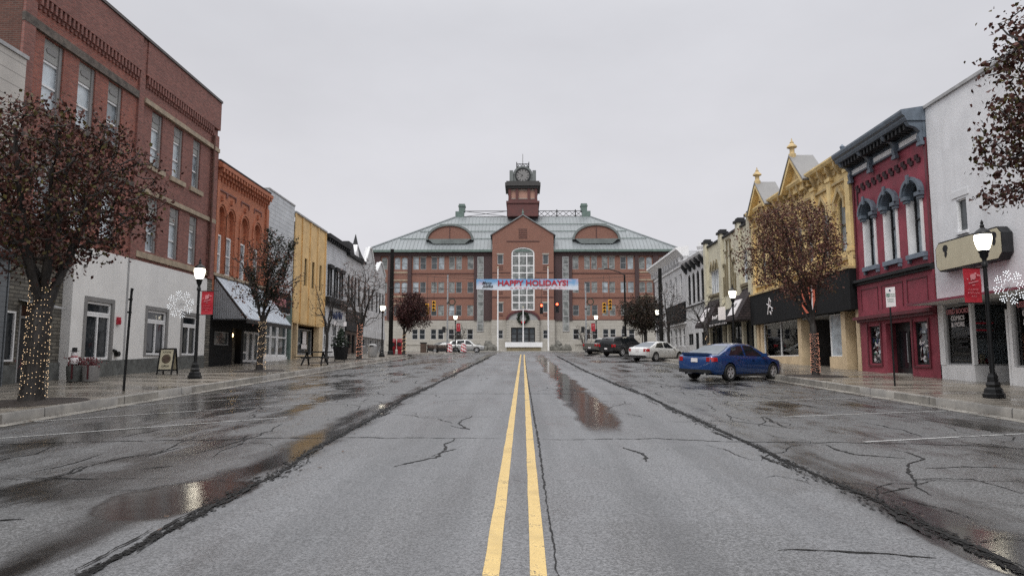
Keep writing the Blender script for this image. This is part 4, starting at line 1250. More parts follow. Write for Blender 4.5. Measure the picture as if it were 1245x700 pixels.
# cornice
cz = part(b, 'cornice', M['slate'], lambda q: (q.box(PR, u0, u1, -.4, .10, 10.22, 10.86), q.box(PR, u0, u1, .102, .125, 10.22, 10.28), q.box(PR, u0, u1, .102, .13, 10.5, 10.56),
     q.prism(lambda u, d, z: PR(d, u, z), [(-.4, 10.87), (.72, 10.87), (.78, 10.98), (.78, 11.04), (.88, 11.10), (.92, 11.22), (.92, 11.30), (-.4, 11.50)], u0 - .05, u1 + .05)))
part(cz, 'frieze_panel', M['white'], lambda q: [q.box(PR, m - .74, m + .74, .102, .135, 10.29, 10.49) for m in (27.3, 29.38, 31.45)])
def f(q):
    for u in (26.48, 28.33, 30.42, 32.26):
        q.prism(lambda a_, d_, z_: PR(d_, a_, z_), [(.10, 10.05), (.22, 10.08), (.26, 10.3), (.20, 10.45), (.36, 10.62), (.60, 10.7), (.70, 10.86), (.10, 10.86)], u - .10, u + .10)
        q.box(PR, u - .16, u + .16, .101, .24, 9.92, 10.06)
part(cz, 'cornice_bracket', M['slate'], f)
part(cz, 'modillion', M['charcoal'], lambda q: [q.box(PR, u - .06, u + .06, .18, .62, 10.62, 10.866) for u in frange(26.75, 32.0, .29)])
part(cz, 'finial', M['slateLt'], lambda q: (q.lathe([(.16, 0), (.18, .1), (.08, .18), (.12, .3), (.02, .42)], PR(32.2, .5, 11.36), 8)))
# lower cornice, panelled fascia, shop front
part(b, 'ledge', M['charcoal'], lambda q: (q.box(PR, u0 + .02, u1 - .02, -.3, .26, 5.22, 5.34), q.box(PR, u0 + .02, u1 - .02, -.3, .14, 5.10, 5.218)))
part(b, 'fascia', M['red'], lambda q: q.box(PR, u0 + .01, u1 - .01, -.35, .06, 3.66, 5.098))
part(b, 'fascia_moulding', M['redDk'], lambda q: [(q.box(PR, x0, x1, .061, .085, 4.86, 4.9), q.box(PR, x0, x0 + .04, .061, .085, 3.9, 4.859), q.box(PR, x1 - .04, x1, .061, .085, 3.9, 4.859)) for x0, x1 in ((26.75, 28.2), (28.5, 30.2), (30.5, 32.0))])
part(b, 'shop_cornice', M['redDk'], lambda q: (q.box(PR, u0 - .02, u1 + .08, -.3, .30, 3.52, 3.655), q.box(PR, u0, u1, -.3, .16, 3.40, 3.518)))
part(b, 'shop_front', M['red'], lambda q: q.wall(PR, u0, u1, sw(u0) - .3, 3.398, .0, .22, [(27.02, 28.0, 1.52, 3.2), (28.25, 30.15, sw(28.2) - .2, 3.25), (30.62, 31.62, 1.56, 3.2)]))
part(b, 'front_moulding', M['redDk'], lambda q: [(q.box(PR, x0 - .12, x0 - .04, .002, .05, y0 - .12, 3.3), q.box(PR, x1 + .04, x1 + .12, .002, .05, y0 - .12, 3.3), q.box(PR, x0 - .039, x1 + .039, .002, .05, y0 - .12, y0 - .05)) for x0, x1, y0 in ((27.02, 28.0, 1.52), (30.62, 31.62, 1.56))])
for a, c, z0 in ((27.02, 28.0, 1.52), (30.62, 31.62, 1.56)):
    w = win(b, PR, a, c, z0, 3.2, -.08, M['blackFrame'], M['clear'], fr=.06, rail=False, rails=(2.72,))
    part(b, 'backdrop', M['greyLt'], lambda q: q.box(PR, a - .1, c + .1, -.62, -.58, z0 - .1, 3.3))
    r = random.Random(int(a * 10))
    for nm, n in (('ink', 15), ('inkBlack', 14), ('grey', 10), ('inkNavy', 7), ('glassBlind', 9), ('inkGreen', 4)):
        def f(q):
            for _ in range(n):
                u = r.uniform(a + .05, c - .05); z = r.uniform(z0 + .05, 3.1); w_ = r.uniform(.04, .14); h_ = r.uniform(.04, .16); t_ = r.uniform(-1, 1); d_ = r.uniform(-.17, -.155)
                q.prism(PR, [(u - w_, z - h_ * t_), (u + w_ * .3, z - h_), (u + w_, z + h_ * t_), (u - w_ * .2, z + h_)], d_, d_ + .02)
        part(b, 'window_display', M[nm], f)
part(b, 'entry_floor', M['concrete'], lambda q: q.box(PR, 28.26, 30.14, -.5, .05, sw(28) - .2, sw(29.2) + .05))
part(b, 'entry_wall', M['redDk'], lambda q: (q.box(PR, 28.16, 28.249, -.6, -.221, sw(28) - .2, 3.3), q.box(PR, 30.151, 30.24, -.6, -.221, sw(28) - .2, 3.3), q.box(PR, 28.1, 30.3, -.6, -.222, 3.26, 3.32)))
d_ = part(b, 'door', M['blackFrame'], lambda q: q.wall(PR, 28.25, 30.15, sw(28) - .1, 3.26, -.42, .06, [(28.5, 29.1, sw(28) + .3, 2.9), (29.3, 29.95, sw(28) + .3, 2.9)]))
part(d_, 'pane', M['glass'], lambda q: q.box(PR, 28.4, 30.0, -.49, -.475, sw(28) + .2, 3.0))
part(d_, 'notice', M['glassGrey'], lambda q: (q.box(PR, 28.62, 29.02, -.47, -.462, sw(29) + .4, sw(29) + .85)))
part(d_, 'handle', M['steel'], lambda q: q.tube([PR(29.2, -.36, sw(29) + .5), PR(29.2, -.36, sw(29) + 1.7)], .02, 6))
text_obj('lettering', '203', .3, PR(28.85, -.455, 2.7), ROT_R, M['grey'], d_)

# --- ornate yellow building with two gables over a black shop front
b = thing('victorian_building', 'ornate yellow building with two steep gables and finials above a black shop front', 'building', PR(39.6, 0, sw(39.6)))
u0, u1 = 32.44, 46.72
body(b, PR, u0, u1, 11.5, M['brickSide'], zshop=4.2, inner=4.2)
GC = (38.3, 44.15)
YO = [(33.3, 34.1), (35.2, 36.0), (37.2, 38.0), (38.6, 39.4), (40.6, 41.4), (42.9, 43.7), (44.5, 45.3)]
part(b, 'wall', M['yellow'], lambda q: q.wall(PR, u0, u1, 6.0, 11.2, 0, .3, [(a, c, 6.9, 9.6, .5) for a, c in YO]))
for a, c in YO:
    win(b, PR, a, c, 6.9, 9.6, -.1, M['creamDk'], M['glassBlind2'], fr=.08, rise=.5)
    def f(q):
        o = [(a - .22, 9.0), (a - .22, 9.5), ((a + c) / 2, 10.15), (c + .22, 9.5), (c + .22, 9.0)]; i = [(a - .06, 9.0), (a - .06, 9.42), ((a + c) / 2, 9.92), (c + .06, 9.42), (c + .06, 9.0)]
        for k in range(4): q.prism(PR, [o[k], o[k + 1], i[k + 1], i[k]], .002, .16)
    part(b, 'window_hood', M['yellowDk'], f)
part(b, 'pilaster', M['yellow'], lambda q: [(q.box(PR, u - .22, u + .22, .002, .16, 6.0, 10.6), q.box(PR, u - .28, u + .28, .002, .22, 10.602, 10.78), q.box(PR, u - .26, u + .26, .002, .2, 6.0 + .8, 6.95)) for u in (32.7, 34.65, 36.6, 39.95, 42.3, 46.4)])
part(b, 'string_course', M['yellowDk'], lambda q: (q.box(PR, u0, u1, .004, .13, 6.45, 6.6), q.box(PR, u0, u1, .004, .12, 10.3, 10.42)))
part(b, 'frieze_rosette', M['yellowDk'], lambda q: [q.prism(PR, [(u + .17 * math.cos(t), 10.95 + .15 * math.sin(t)) for t in [2 * math.pi * j / 10 for j in range(10)]], .003, .09) for u in frange(32.9, 46.4, .62)])
part(b, 'cornice', M['yellow'], lambda q: [q.prism(lambda u, d, z: PR(d, u, z), [(-.4, 11.15), (.12, 11.15), (.2, 11.3), (.42, 11.36), (.5, 11.5), (.5, 11.58), (-.4, 11.72)], x0, x1) for x0, x1 in ((u0 - .03, u1 + .03),)])
part(b, 'cornice_bracket', M['yellowDk'], lambda q: [q.prism(lambda a_, d_, z_: PR(d_, a_, z_), [(.0, 10.7), (.14, 10.75), (.36, 11.1), (.4, 11.345), (.0, 11.345)], u - .07, u + .07) for u in frange(32.6, 46.5, .95)])
for gi, g in enumerate(GC):
    hw, zt, zb_ = 1.55, 13.0, 11.3
    part(b, 'gable_wall', M['yellow'], lambda q: (q.prism(PR, [(g - hw, 11.0), (g + hw, 11.0), (g, 12.75)], .01, .25)))
    part(b, 'gable_arch', M['yellowDk'], lambda q: (q.prism(PR, [(g - .3, 11.2), (g + .3, 11.2), (g + .3, 11.6), (g, 12.1), (g - .3, 11.6)], .252, .285)))
    part(b, 'bargeboard', M['yellow'], lambda q: (q.prism(PR, [(g - hw - .15, 11.2), (g - hw + .12, 11.2), (g, 12.72), (g, 13.02)], .24, .62), q.prism(PR, [(g + hw + .15, 11.2), (g, 13.02), (g, 12.72), (g + hw - .12, 11.2)], .24, .62)))
    part(b, 'gable_roof', M['grey'], lambda q: (q.hexa([PR(g - hw - .2, .66, 11.22), PR(g - hw - .2, -.7, 11.22), PR(g, -.7, 13.03), PR(g, .66, 13.03), PR(g - hw - .26, .66, 11.3), PR(g - hw - .26, -.7, 11.3), PR(g, -.7, 13.11), PR(g, .66, 13.11)]),
         q.hexa([PR(g + .001, .66, 13.03), PR(g + .001, -.7, 13.03), PR(g + hw + .2, -.7, 11.22), PR(g + hw + .2, .66, 11.22), PR(g + .001, .66, 13.11), PR(g + .001, -.7, 13.11), PR(g + hw + .26, -.7, 11.3), PR(g + hw + .26, .66, 11.3)])))
    part(b, 'finial', M['yellowDk'], lambda q: q.lathe([(.2, -.15), (.2, .12), (.13, .16), (.13, .42), (.28, .48), (.26, .56), (.1, .72), (.11, .78), (.05, .85), (.02, 1.0)], PR(g, .45, 13.05), 8), True)
fs = part(b, 'black_fascia', M['blackMat'], lambda q: (q.box(PR, u0 + .02, u1 - .02, -.3, .35, 4.05, 5.95)))
part(b, 'fascia_cap', M['yellowDk'], lambda q: q.box(PR, u0, u1, -.3, .42, 5.952, 6.06))
def f(q):                                                        # the white emblem on the fascia
    e = [(43.15, 5.42), (43.05, 5.0), (42.85, 4.75)]
    q.tube([PR(43.4, .37, 4.55), PR(43.2, .37, 5.0), PR(43.05, .37, 5.55)], .035, 5)
    q.tube([PR(43.05, .37, 5.5), PR(42.8, .37, 5.3), PR(42.95, .37, 5.0), PR(43.25, .37, 4.9)], .03, 5)
    q.tube([PR(42.75, .37, 4.95), PR(42.6, .37, 4.7), PR(42.8, .37, 4.5), PR(43.0, .37, 4.7)], .03, 5)
    q.tube([PR(43.5, .37, 5.2), PR(42.5, .37, 4.85)], .025, 5)
part(fs, 'emblem', M['ink'], f)
sg = thing('hanging_banner', 'orange and white banner hanging on the black fascia behind the right tree', 'banner', PR(36.9, .37, 4.6))
part(sg, 'cloth', mat('orange_cloth', (.62, .14, .075), .6, .2, 3, .1, 20, streak=.1), lambda q: q.box(PR, 36.3, 38.0, .37, .40, 4.2, 5.6))
part(sg, 'stripe', M['ink'], lambda q: q.box(PR, 36.55, 36.75, .401, .41, 4.2, 5.6))
part(b, 'pillar', M['tan'], lambda q: [q.box(PR, x0, x1, -w_, .0, sw(x0) - .3, 4.048) for x0, x1, w_ in ((32.46, 32.8, .6), (33.9, 34.35, .5), (39.25, 39.75, .55), (45.6, 45.95, .5), (46.3, 46.7, .6))])
part(b, 'side_pier', M['creamDk'], lambda q: (q.box(PR, 32.81, 33.89, -.8, -.5, sw(33) - .3, 4.048), q.box(PR, 45.96, 46.29, -.6, -.3, sw(46) - .3, 4.048)))
part(b, 'bulkhead', M['tan'], lambda q: (q.box(PR, 34.36, 35.75, -.5, -.04, sw(34) - .3, sw(34) + .62), q.box(PR, 35.75, 35.85, -1.9, -.04, sw(34) - .3, sw(34) + .62), q.box(PR, 39.76, 45.59, -.5, -.04, sw(40) - .3, sw(43) + .38)))
win(b, PR, 34.36, 35.8, sw(34) + .625, 4.0, -.1, M['white'], M['glassBlind2'], fr=.05, rail=False)
def PS2(u, d, z): return (FX_R + u, 35.74 - d, z)
win(b, PR, 39.76, 45.58, sw(43) + .385, 4.04, -.1, M['white'], M['clear'], fr=.06, rail=False, mull=1)
part(b, 'transom_panel', M['greyLt'], lambda q: q.box(PR, 39.8, 45.5, -1.4, -.3, 3.9, 4.1))
part(b, 'backdrop', M['interior'], lambda q: (q.box(PR, 39.8, 45.55, -1.6, -1.5, 1.2, 3.9)))
part(b, 'drape', M['white'], lambda q: q.box(PR, 44.4, 45.4, -.5, -.45, sw(44) + .4, 3.85))
part(b, 'flower_display', mat('purple_flowers', (.14, .03, .11), .7, .6, 9, .3, 30, streak=0), lambda q: [q.blob(PR(43.4 + RND.gauss(0, .25), -.6 + RND.uniform(-.1, .1), sw(43) + .5 + abs(RND.gauss(0, .75))), RND.uniform(.04, .11)) for _ in range(90)])
part(b, 'wreath', mat('mauve_leaves', (.30, .16, .19), .7, .6, 9, .3, 30, streak=0), lambda q: [q.blob(PR(41.1 + .33 * math.cos(t) + RND.uniform(-.08, .08), -.6, 3.0 + .33 * math.sin(t) + RND.uniform(-.08, .08)), .06) for t in frange(0, 6.28, .14)])
part(b, 'shop_board', M['blackMat'], lambda q: q.box(PR, 39.95, 42.4, -.32, -.28, sw(41) + .48, sw(41) + 1.35))
part(b, 'board_rail', M['white'], lambda q: q.box(PR, 39.9, 42.5, -.3, -.22, sw(41) + 1.36, sw(41) + 1.46))
text_obj('lettering', 'Bored &', .36, PR(41.1, -.265, sw(41) + 1.1), ROT_R, M['ink'], b, shear=.3)
text_obj('lettering', 'Luv', .40, PR(40.8, -.265, sw(41) + .72), ROT_R, M['ink'], b, shear=.3)
part(b, 'entry_wall', M['interior'], lambda q: (q.box(PR, 35.86, 36.5, -2.6, -2.5, sw(36) - .2, 4.1), q.box(PR, 39.1, 39.24, -2.6, -.6, sw(39) - .2, 4.1)))
win(b, PR, 36.6, 39.05, sw(37) + .1, 3.7, -2.5, M['charcoal'], M['glass'], fr=.08, rail=False, mull=1, name='door')
part(b, 'entry_ceiling', M['greyLt'], lambda q: q.box(PR, 35.9, 39.2, -2.6, -.05, 3.95, 4.045))
part(b, 'ceiling_light', M['bulbWhite'], lambda q: q.box(PR, 37.2, 37.7, -1.4, -1.1, 3.88, 3.948))

# --- cream building with capped piers
b = thing('shop_building', 'cream stucco building with dark-capped piers and dark shingled awnings', 'building', PR(52.7, 0, sw(52.7)))
u0, u1 = 46.76, 58.85
body(b, PR, u0, u1, 11.2, M['cream'], zshop=4.4, inner=3)
CRW = [(47.4, 49.0, 7.1, 9.4), (52.0, 52.5, 6.9, 9.6), (55.2, 57.6, 7.1, 9.0)]
part(b, 'wall', M['cream'], lambda q: q.wall(PR, u0, u1, 4.5, 11.1, 0, .25, CRW))
for o, mu in zip(CRW, (1, 0, 3)): win(b, PR, *o, -.08, M['white'], M['glassBlind2'], fr=.07, rail=False, mull=mu)
part(b, 'pier', M['cream'], lambda q: [q.box(PR, u - .32, u + .32, .002, .24, 4.5, 11.5) for u in (58.5, 54.0, 49.55, 47.05)])
part(b, 'pier_cap', M['charcoal'], lambda q: [(q.box(PR, u - .42, u + .42, -.4, .36, 11.502, 11.68), q.box(PR, u - .3, u + .3, -.3, .22, 11.682, 11.85)) for u in (58.5, 54.0, 49.55, 47.05)])
coping(b, PR, u0, u1, 11.12, 11.26, M['charcoal'], .12)
def f(q):
    # stepped relief in the middle bay, pointed tracery in the left one, sills
    for du, z0, z1 in ((.45, 6.6, 9.9), (.95, 6.6, 9.0), (1.45, 6.6, 8.1)):
        for s_ in (-1, 1): q.box(PR, 52.25 + s_ * du - .05, 52.25 + s_ * du + .05, .002, .10, z0, z1)
    for du, z in ((.7, 9.9), (1.2, 9.0)):
        for s_ in (-1, 1): q.box(PR, 52.25 + s_ * du - .2, 52.25 + s_ * du + .2, .002, .14, z - .08, z + .08)
    q.box(PR, 51.8, 51.9, .002, .1, 9.9, 10.8); q.box(PR, 52.6, 52.7, .002, .1, 9.9, 10.8); q.box(PR, 51.8, 52.7, .101, .14, 10.72, 10.85)
    for m in (55.6, 56.4, 57.2):
        for s_ in (-1, 1): q.prism(PR, [(m + s_ * .4, 9.0), (m + s_ * .28, 9.0), (m, 9.6), (m, 9.8)], .002, .1)
    q.box(PR, 55.0, 57.8, .002, .2, 6.85, 7.05); q.box(PR, 47.2, 49.2, .002, .2, 6.85, 7.05)
part(b, 'relief', M['creamDk'], f)
part(b, 'pillar', M['cream'], lambda q: [q.box(PR, x - .2, x + .2, -.3, .02, sw(x) - .3, 4.49) for x in (47.0, 49.6, 53.2, 54.6, 58.4)])
for a, c, h in ((47.2, 49.4, .3), (49.8, 53.0, .1), (53.4, 54.4, .1), (54.8, 58.2, .4)): win(b, PR, a, c, sw(a) + h, 4.4, -.2, M['charcoal'], M['glass'], fr=.08, rail=False, mull=1 if c - a > 2 else 0)
for (x0, x1, zt, zl, pd, nm, mm) in ((47.0, 50.0, 6.7, 4.45, 1.15, 'shingled_awning', 'shingle'), (55.0, 58.6, 6.6, 4.4, 1.15, 'shingled_awning', 'shingle'), (50.1, 54.9, 5.6, 4.4, .95, 'fabric_awning', 'blackMat')):
    part(b, nm, M[mm], lambda q: q.prism(lambda u, d, z: PR(d, u, z), [(.03, zl), (pd, zl), (pd, zl + .2), (.03, zt)], x0, x1))
part(b, 'fringe', M['ink'], lambda q: [q.box(PR, u, u + .12, .952, .965, 4.36, 4.5) for u in frange(50.2, 54.7, .42)])
scribble(b, 'lettering', M['ink'], lambda u, d, z: PR(u, .86 + d, 4.95 + z), 51.3, 54.3, .16, .03, .35)
for (u_, lab) in ((48.6, 'white square sign tilted on the right shingled awning'), (56.9, 'white square sign on the far shingled awning')):
    s = thing('shop_sign', lab, 'sign', PR(u_, .9, 5.1), group='white awning signs')
    part(s, 'board', M['ink'], lambda q: q.hexa([PR(u_ - .75, 1.08, 4.82), PR(u_ + .75, 1.08, 4.82), PR(u_ + .75, 1.13, 4.84), PR(u_ - .75, 1.13, 4.84), PR(u_ - .75, .50, 5.9), PR(u_ + .75, .50, 5.9), PR(u_ + .75, .55, 5.92), PR(u_ - .75, .55, 5.92)]))
    part(s, 'emblem', M['grey'], lambda q: q.hexa([PR(u_ - .2, .82, 5.42), PR(u_ + .25, .82, 5.42), PR(u_ + .25, .84, 5.43), PR(u_ - .2, .84, 5.43), PR(u_ - .15, .68, 5.68), PR(u_ + .1, .68, 5.68), PR(u_ + .1, .70, 5.69), PR(u_ - .15, .70, 5.69)]))

# --- white building with black arched windows
b = thing('shop_building', 'white building with tall black-framed arched windows and small bracketed cornice ends', 'building', PR(62.7, 0, sw(62.7)))
u0, u1 = 58.9, 66.5
body(b, PR, u0, u1, 10.9, M['whiteOld'])
BW = [(59.7, 60.7), (61.3, 62.3), (62.9, 63.9), (64.5, 65.5)]
part(b, 'wall', M['whiteOld'], lambda q: q.wall(PR, u0, u1, sw(u0) - .3, 10.8, 0, .3, [(a, c, 6.9, 9.7, .5) for a, c in BW] + [(59.6, 61.0, sw(60) + .9, 4.2), (62.0, 63.2, sw(62) + .1, 4.2), (64, 65.8, sw(64) + .9, 4.2)]))
for a, c in BW: win(b, PR, a, c, 6.9, 9.7, -.05, M['blackFrame'], M['glass'], fr=.2, rise=.5)
for o in [(59.6, 61.0, sw(60) + .9, 4.2), (62.0, 63.2, sw(62) + .1, 4.2), (64, 65.8, sw(64) + .9, 4.2)]: win(b, PR, *o, -.05, M['charcoal'], M['glass'], fr=.1, rail=False, mull=1)
part(b, 'black_trim', M['blackFrame'], lambda q: (q.box(PR, u0, u0 + .25, .002, .12, 6.7, 9.8), q.box(PR, u0, u1, .122, .16, 6.55, 6.72)))
part(b, 'cornice', M['whiteOld'], lambda q: q.prism(lambda u, d, z: PR(d, u, z), [(-.3, 10.4), (.1, 10.4), (.5, 10.8), (.55, 11.0), (-.3, 11.1)], u0, u1))
part(b, 'cornice_bracket', M['charcoal'], lambda q: [q.prism(lambda a_, d_, z_: PR(d_, a_, z_), [(0.002, 9.9), (.12, 9.95), (.5, 10.5), (.5, 10.75), (.1, 10.38), (.002, 10.38)], u - .22, u + .22) for u in (59.5, 61.1, 62.7, 64.3, 66.0)])
part(b, 'crest', M['whiteOld'], lambda q: [(q.lathe([(.3, 0), (.36, .2), (.2, .3), (.28, .6), (.05, 1.0)], PR(u, .1, 11.0), 8)) for u in (60.4, 65.8)])
c_ = thing('chimney', 'brick chimney block rising behind the white building with black arched windows', 'chimney', PR(60.2, -3, 10))
part(c_, 'stack', M['brickOr'], lambda q: q.box(PR, 58.0, 60.6, -5, -3.2, 10, 12.6))
part(c_, 'cap', M['copingLt'], lambda q: q.box(PR, 57.9, 60.7, -5.1, -3.1, 12.6, 12.75))

# --- big white building at the end of the block
b = thing('shop_building', 'large white corner building with deep overhanging cornice at end of right row', 'building', PR(74.3, 0, sw(74.3)))
u0, u1 = 66.55, 82.0
body(b, PR, u0, u1, 12.3, M['sidingW'])
EW = [(68 + 2.35 * k, 69 + 2.35 * k) for k in range(6)]
part(b, 'wall', M['whiteOld'], lambda q: q.wall(PR, u0, u1, 7.4, 12.1, 0, .3, [(a, c, 7.9, 10.2) for a, c in EW]))
for a, c in EW: win(b, PR, a, c, 7.9, 10.2, -.08, M['white'], M['glassGrey'], fr=.09)
part(b, 'cornice', M['white'], lambda q: (q.prism(lambda u, d, z: PR(d, u, z), [(-.4, 11.7), (.15, 11.7), (.7, 12.3), (.85, 12.35), (.85, 12.55), (-.4, 12.75)], u0, u1 + .5), q.box(PR, u0, u1, .002, .12, 10.9, 11.1)))
part(b, 'cornice_bracket', M['whiteOld'], lambda q: [q.box(PR, u - .12, u + .12, .121, .5, 11.2, 11.695) for u in frange(67.2, 81.5, 1.3)])
part(b, 'black_panel', M['blackMat'], lambda q: (q.box(PR, 66.7, 71.2, -.3, .2, 5.45, 7.3), q.box(PR, 71.6, 74.8, -.3, .2, 5.45, 7.3)))
part(b, 'fascia', M['whiteOld'], lambda q: (q.box(PR, 71.2, 71.6, -.3, .12, 5.3, 7.398), q.box(PR, 74.81, u1, -.3, .04, 5.45, 7.398), q.box(PR, u0, u1, -.3, .14, 5.25, 5.449)))
part(b, 'shop_wall', M['whiteOld'], lambda q: q.wall(PR, u0, u1, sw(u0) - .3, 5.248, 0, .3, [(x, x + 1.3, sw(x) + .7, 5.0) for x in (67.2, 69.0, 70.8, 73, 75, 77, 79)]))
for x in (67.2, 69.0, 70.8, 73, 75, 77, 79): win(b, PR, x, x + 1.3, sw(x) + .7, 5.0, -.08, M['white'], M['glass'], fr=.1, rail=False, rails=(4.2,))
# ================================================================ COURTHOUSE
M['roofC'] = mat('green_grey_standing_seam', (.215, .235, .242), .38, .12, .35, .05, 10, streak=.2)
M['roofC2'] = mat('green_patina_apron', (.145, .165, .16), .5, .2, 1, .05, 10)
M['bandC'] = mat('dark_red_course', (.09, .04, .035), .7, .15, 2, .1, 30)
ch = thing('courthouse', 'large red brick courthouse with green metal hip roof and central clock tower', 'courthouse', PC(0, 0, sw(115)))
Z0 = sw(115) - .4
ZB, ZE = 8.43, 20.0
ROWS = ((9.2, 10.96), (13.0, 14.8), (16.9, 18.94))
pairs = [(-18.27, -16.1), (-15.2, -13.07), (-12.26, -10.15)]
singles = [(-9.2, -8.2)]
ww = []
for a, c in pairs:
    m = (a + c) / 2
    ww += [(a, m - .12), (m + .12, c)]
ww += singles
outer = [(-23.5, -22.55), (-21.35, -20.4), (-20.15, -19.2)]
mir = lambda L: [(-c, -a) for a, c in L]
allw = ww + mir(ww); allo = outer + mir(outer)
ops = [(a, c, z0, z1) for a, c in allw for z0, z1 in ROWS] + [(a, c, z0, z1, .3) for a, c in allo for z0, z1 in ROWS]
opsL = [o for o in ops if o[1] < 0]; opsR = [o for o in ops if o[0] > 0]
part(ch, 'wall', M['brickC'], lambda q: (q.wall(PC, -24.95, -5.05, ZB, ZE, 0, .3, opsL), q.wall(PC, 5.05, 24.95, ZB, ZE, 0, .3, opsR)))
part(ch, 'dark_pier', M['brickCd'], lambda q: [q.box(PC, s * a if s > 0 else -b, s * b if s > 0 else -a, .004, .3, zz, ZE - .02) for s in (-1, 1) for a, b, zz in ((18.5, 19.12, ZB), (7.6, 8.1, ZB), (5.07, 6.45, ZB), (21.5, 22.4, ZB), (23.7, 24.95, ZB))])
part(ch, 'frieze', M['brickCd'], lambda q: [q.box(PC, s * 5.06 if s > 0 else -24.952, 24.952 if s > 0 else -5.06, .31, .36, 19.15, ZE - .01) for s in (-1, 1)])
gl = part(ch, 'stair_glazing', M['greyLt'], lambda q: [q.box(PC, min(s * 6.5, s * 7.58), max(s * 6.5, s * 7.58), .01, .2, Z0 + 3.4, 19.05) for s in (-1, 1)])
part(gl, 'pane', M['glassCourt'], lambda q: [q.box(PC, min(s * 6.62, s * 7.46), max(s * 6.62, s * 7.46), .201, .215, z, z + 1.05) for s in (-1, 1) for z in frange(Z0 + 3.6, 17.8, 1.22)])
part(ch, 'stone_base', M['stoneC'], lambda q: [q.wall(PC, min(s * 5.05, s * 24.955), max(s * 5.05, s * 24.955), Z0, ZB - .002, .08, .3, [(min(a, c), max(a, c), 5.3, 7.0) for a, c in (ww if s < 0 else mir(ww))]) for s in (-1, 1)])
part(ch, 'string_course', M['bandC'], lambda q: [q.box(PC, min(s * 8.11, s * 18.48), max(s * 8.11, s * 18.48), .004, .10, z, z + .14) for s in (-1, 1) for z in (16.15, 12.1, 8.45)])
part(ch, 'spandrel_band', M['stoneBeige'], lambda q: [q.box(PC, min(s * 19.14, s * 21.45), max(s * 19.14, s * 21.45), .004, .09, z, z + .22) for s in (-1, 1) for z in (16.3, 15.0, 12.3, 11.1)])
part(ch, 'lintel', M['stoneC'], lambda q: [q.box(PC, a - .08, c + .08, .003, .06, 18.95, 19.12) for a, c in allw])
for (a, c) in allw:
    for z0, z1 in ROWS:
        win(ch, PC, a, c, z0, z1, -.06, M['greyLt'], M[RND.choice(('glassBlind2', 'glassCourt', 'glassCourt', 'glassGrey'))], fr=.07)
for (a, c) in allo:
    for z0, z1 in ROWS: win(ch, PC, a, c, z0, z1, -.06, M['greyLt'], M[RND.choice(('glassBlind2', 'glassCourt'))], fr=.07, rise=.3)
for (a, c) in ww + mir(ww): win(ch, PC, a, c, 5.3, 7.0, .02, M['whiteOld'], M['glass'], fr=.07)
# central gabled bay
part(ch, 'gable_wall', M['brickC'], lambda q: (q.wall(PC, -5.05, 5.05, ZB, 22.6, 1.0, .35, [(-1.9, 1.9, 10.0, 20.45, 1.0), (-4.2, -3.25, 17.6, 19.2), (3.25, 4.2, 17.6, 19.2), (-4.2, -3.25, 13.3, 14.9), (3.25, 4.2, 13.3, 14.9), (-4.2, -3.25, 9.7, 11.2), (3.25, 4.2, 9.7, 11.2)]),
     q.prism(PC, [(-5.05, 22.6), (5.05, 22.6), (0, 25.75)], .6, 1.0), q.box(PC, -5.05, -4.75, -.3, .645, ZB, 22.6), q.box(PC, 4.75, 5.05, -.3, .645, ZB, 22.6)))
w = win(ch, PC, -1.9, 1.9, 10.0, 20.45, .9, M['white'], M['glassCourt'], fr=.2, rail=False, mull=2, rise=1.0, rails=(11.3, 12.5, 13.8, 15.0, 16.2, 17.4, 19.0))
for s in (-1, 1):
    for z0, z1 in ((17.6, 19.2), (13.3, 14.9), (9.7, 11.2)):
        win(ch, PC, min(s * 3.25, s * 4.2), max(s * 3.25, s * 4.2), z0, z1, .9, M['whiteOld'], M['glassGrey'], fr=.08, rail=False)
part(ch, 'lintel', M['stoneC'], lambda q: [q.box(PC, min(s * 3.15, s * 4.3), max(s * 3.15, s * 4.3), 1.004, 1.06, z, z + .2) for s in (-1, 1) for z in (19.22, 14.92, 11.22)])
part(ch, 'string_course', M['bandC'], lambda q: ([q.box(PC, min(s * 2.1, s * 5.06), max(s * 2.1, s * 5.06), 1.004, 1.07, z, z + .14) for s in (-1, 1) for z in (16.15, 12.1)], q.box(PC, -2.7, 2.7, 1.004, 1.07, 21.35, 21.5),
     [q.box(PC, -.7, .7, 1.004, 1.05, z, z + .12) for z in frange(21.9, 23.4, .28)], [q.box(PC, min(s * 3.3, s * 4.15), max(s * 3.3, s * 4.15), 1.004, 1.05, z, z + .1) for s in (-1, 1) for z in (17.25, 16.95, 16.65, 13.0, 12.7, 9.35, 9.1)]))
part(ch, 'stone_base', M['stoneC'], lambda q: (q.wall(PC, -5.15, 5.15, Z0, ZB - .002, 1.08, .3, [(-4.2, -3.25, 5.4, 6.8), (3.25, 4.2, 5.4, 6.8), (-2.2, 2.2, Z0, 8.2)]), q.box(PC, -5.15, -4.9, .082, .779, Z0, ZB - .002), q.box(PC, 4.9, 5.15, .082, .779, Z0, ZB - .002)))
for s in (-1, 1): win(ch, PC, min(s * 3.25, s * 4.2), max(s * 3.25, s * 4.2), 5.4, 6.8, 1.0, M['whiteOld'], M['glass'], fr=.07)
part(ch, 'portal', M['stoneC'], lambda q: (q.box(PC, -2.65, -1.95, 1.082, 1.75, Z0, 8.42), q.box(PC, 1.95, 2.65, 1.082, 1.75, Z0, 8.42), q.box(PC, -1.949, 1.949, 1.2, 1.70, 7.2, 8.42)))
part(ch, 'quoin', M['grey'], lambda q: [q.box(PC, min(s * 2.3, s * 2.67), max(s * 2.3, s * 2.67), 1.3, 1.76, z, z + .09) for s in (-1, 1) for z in frange(4.2, 8.0, .42)])
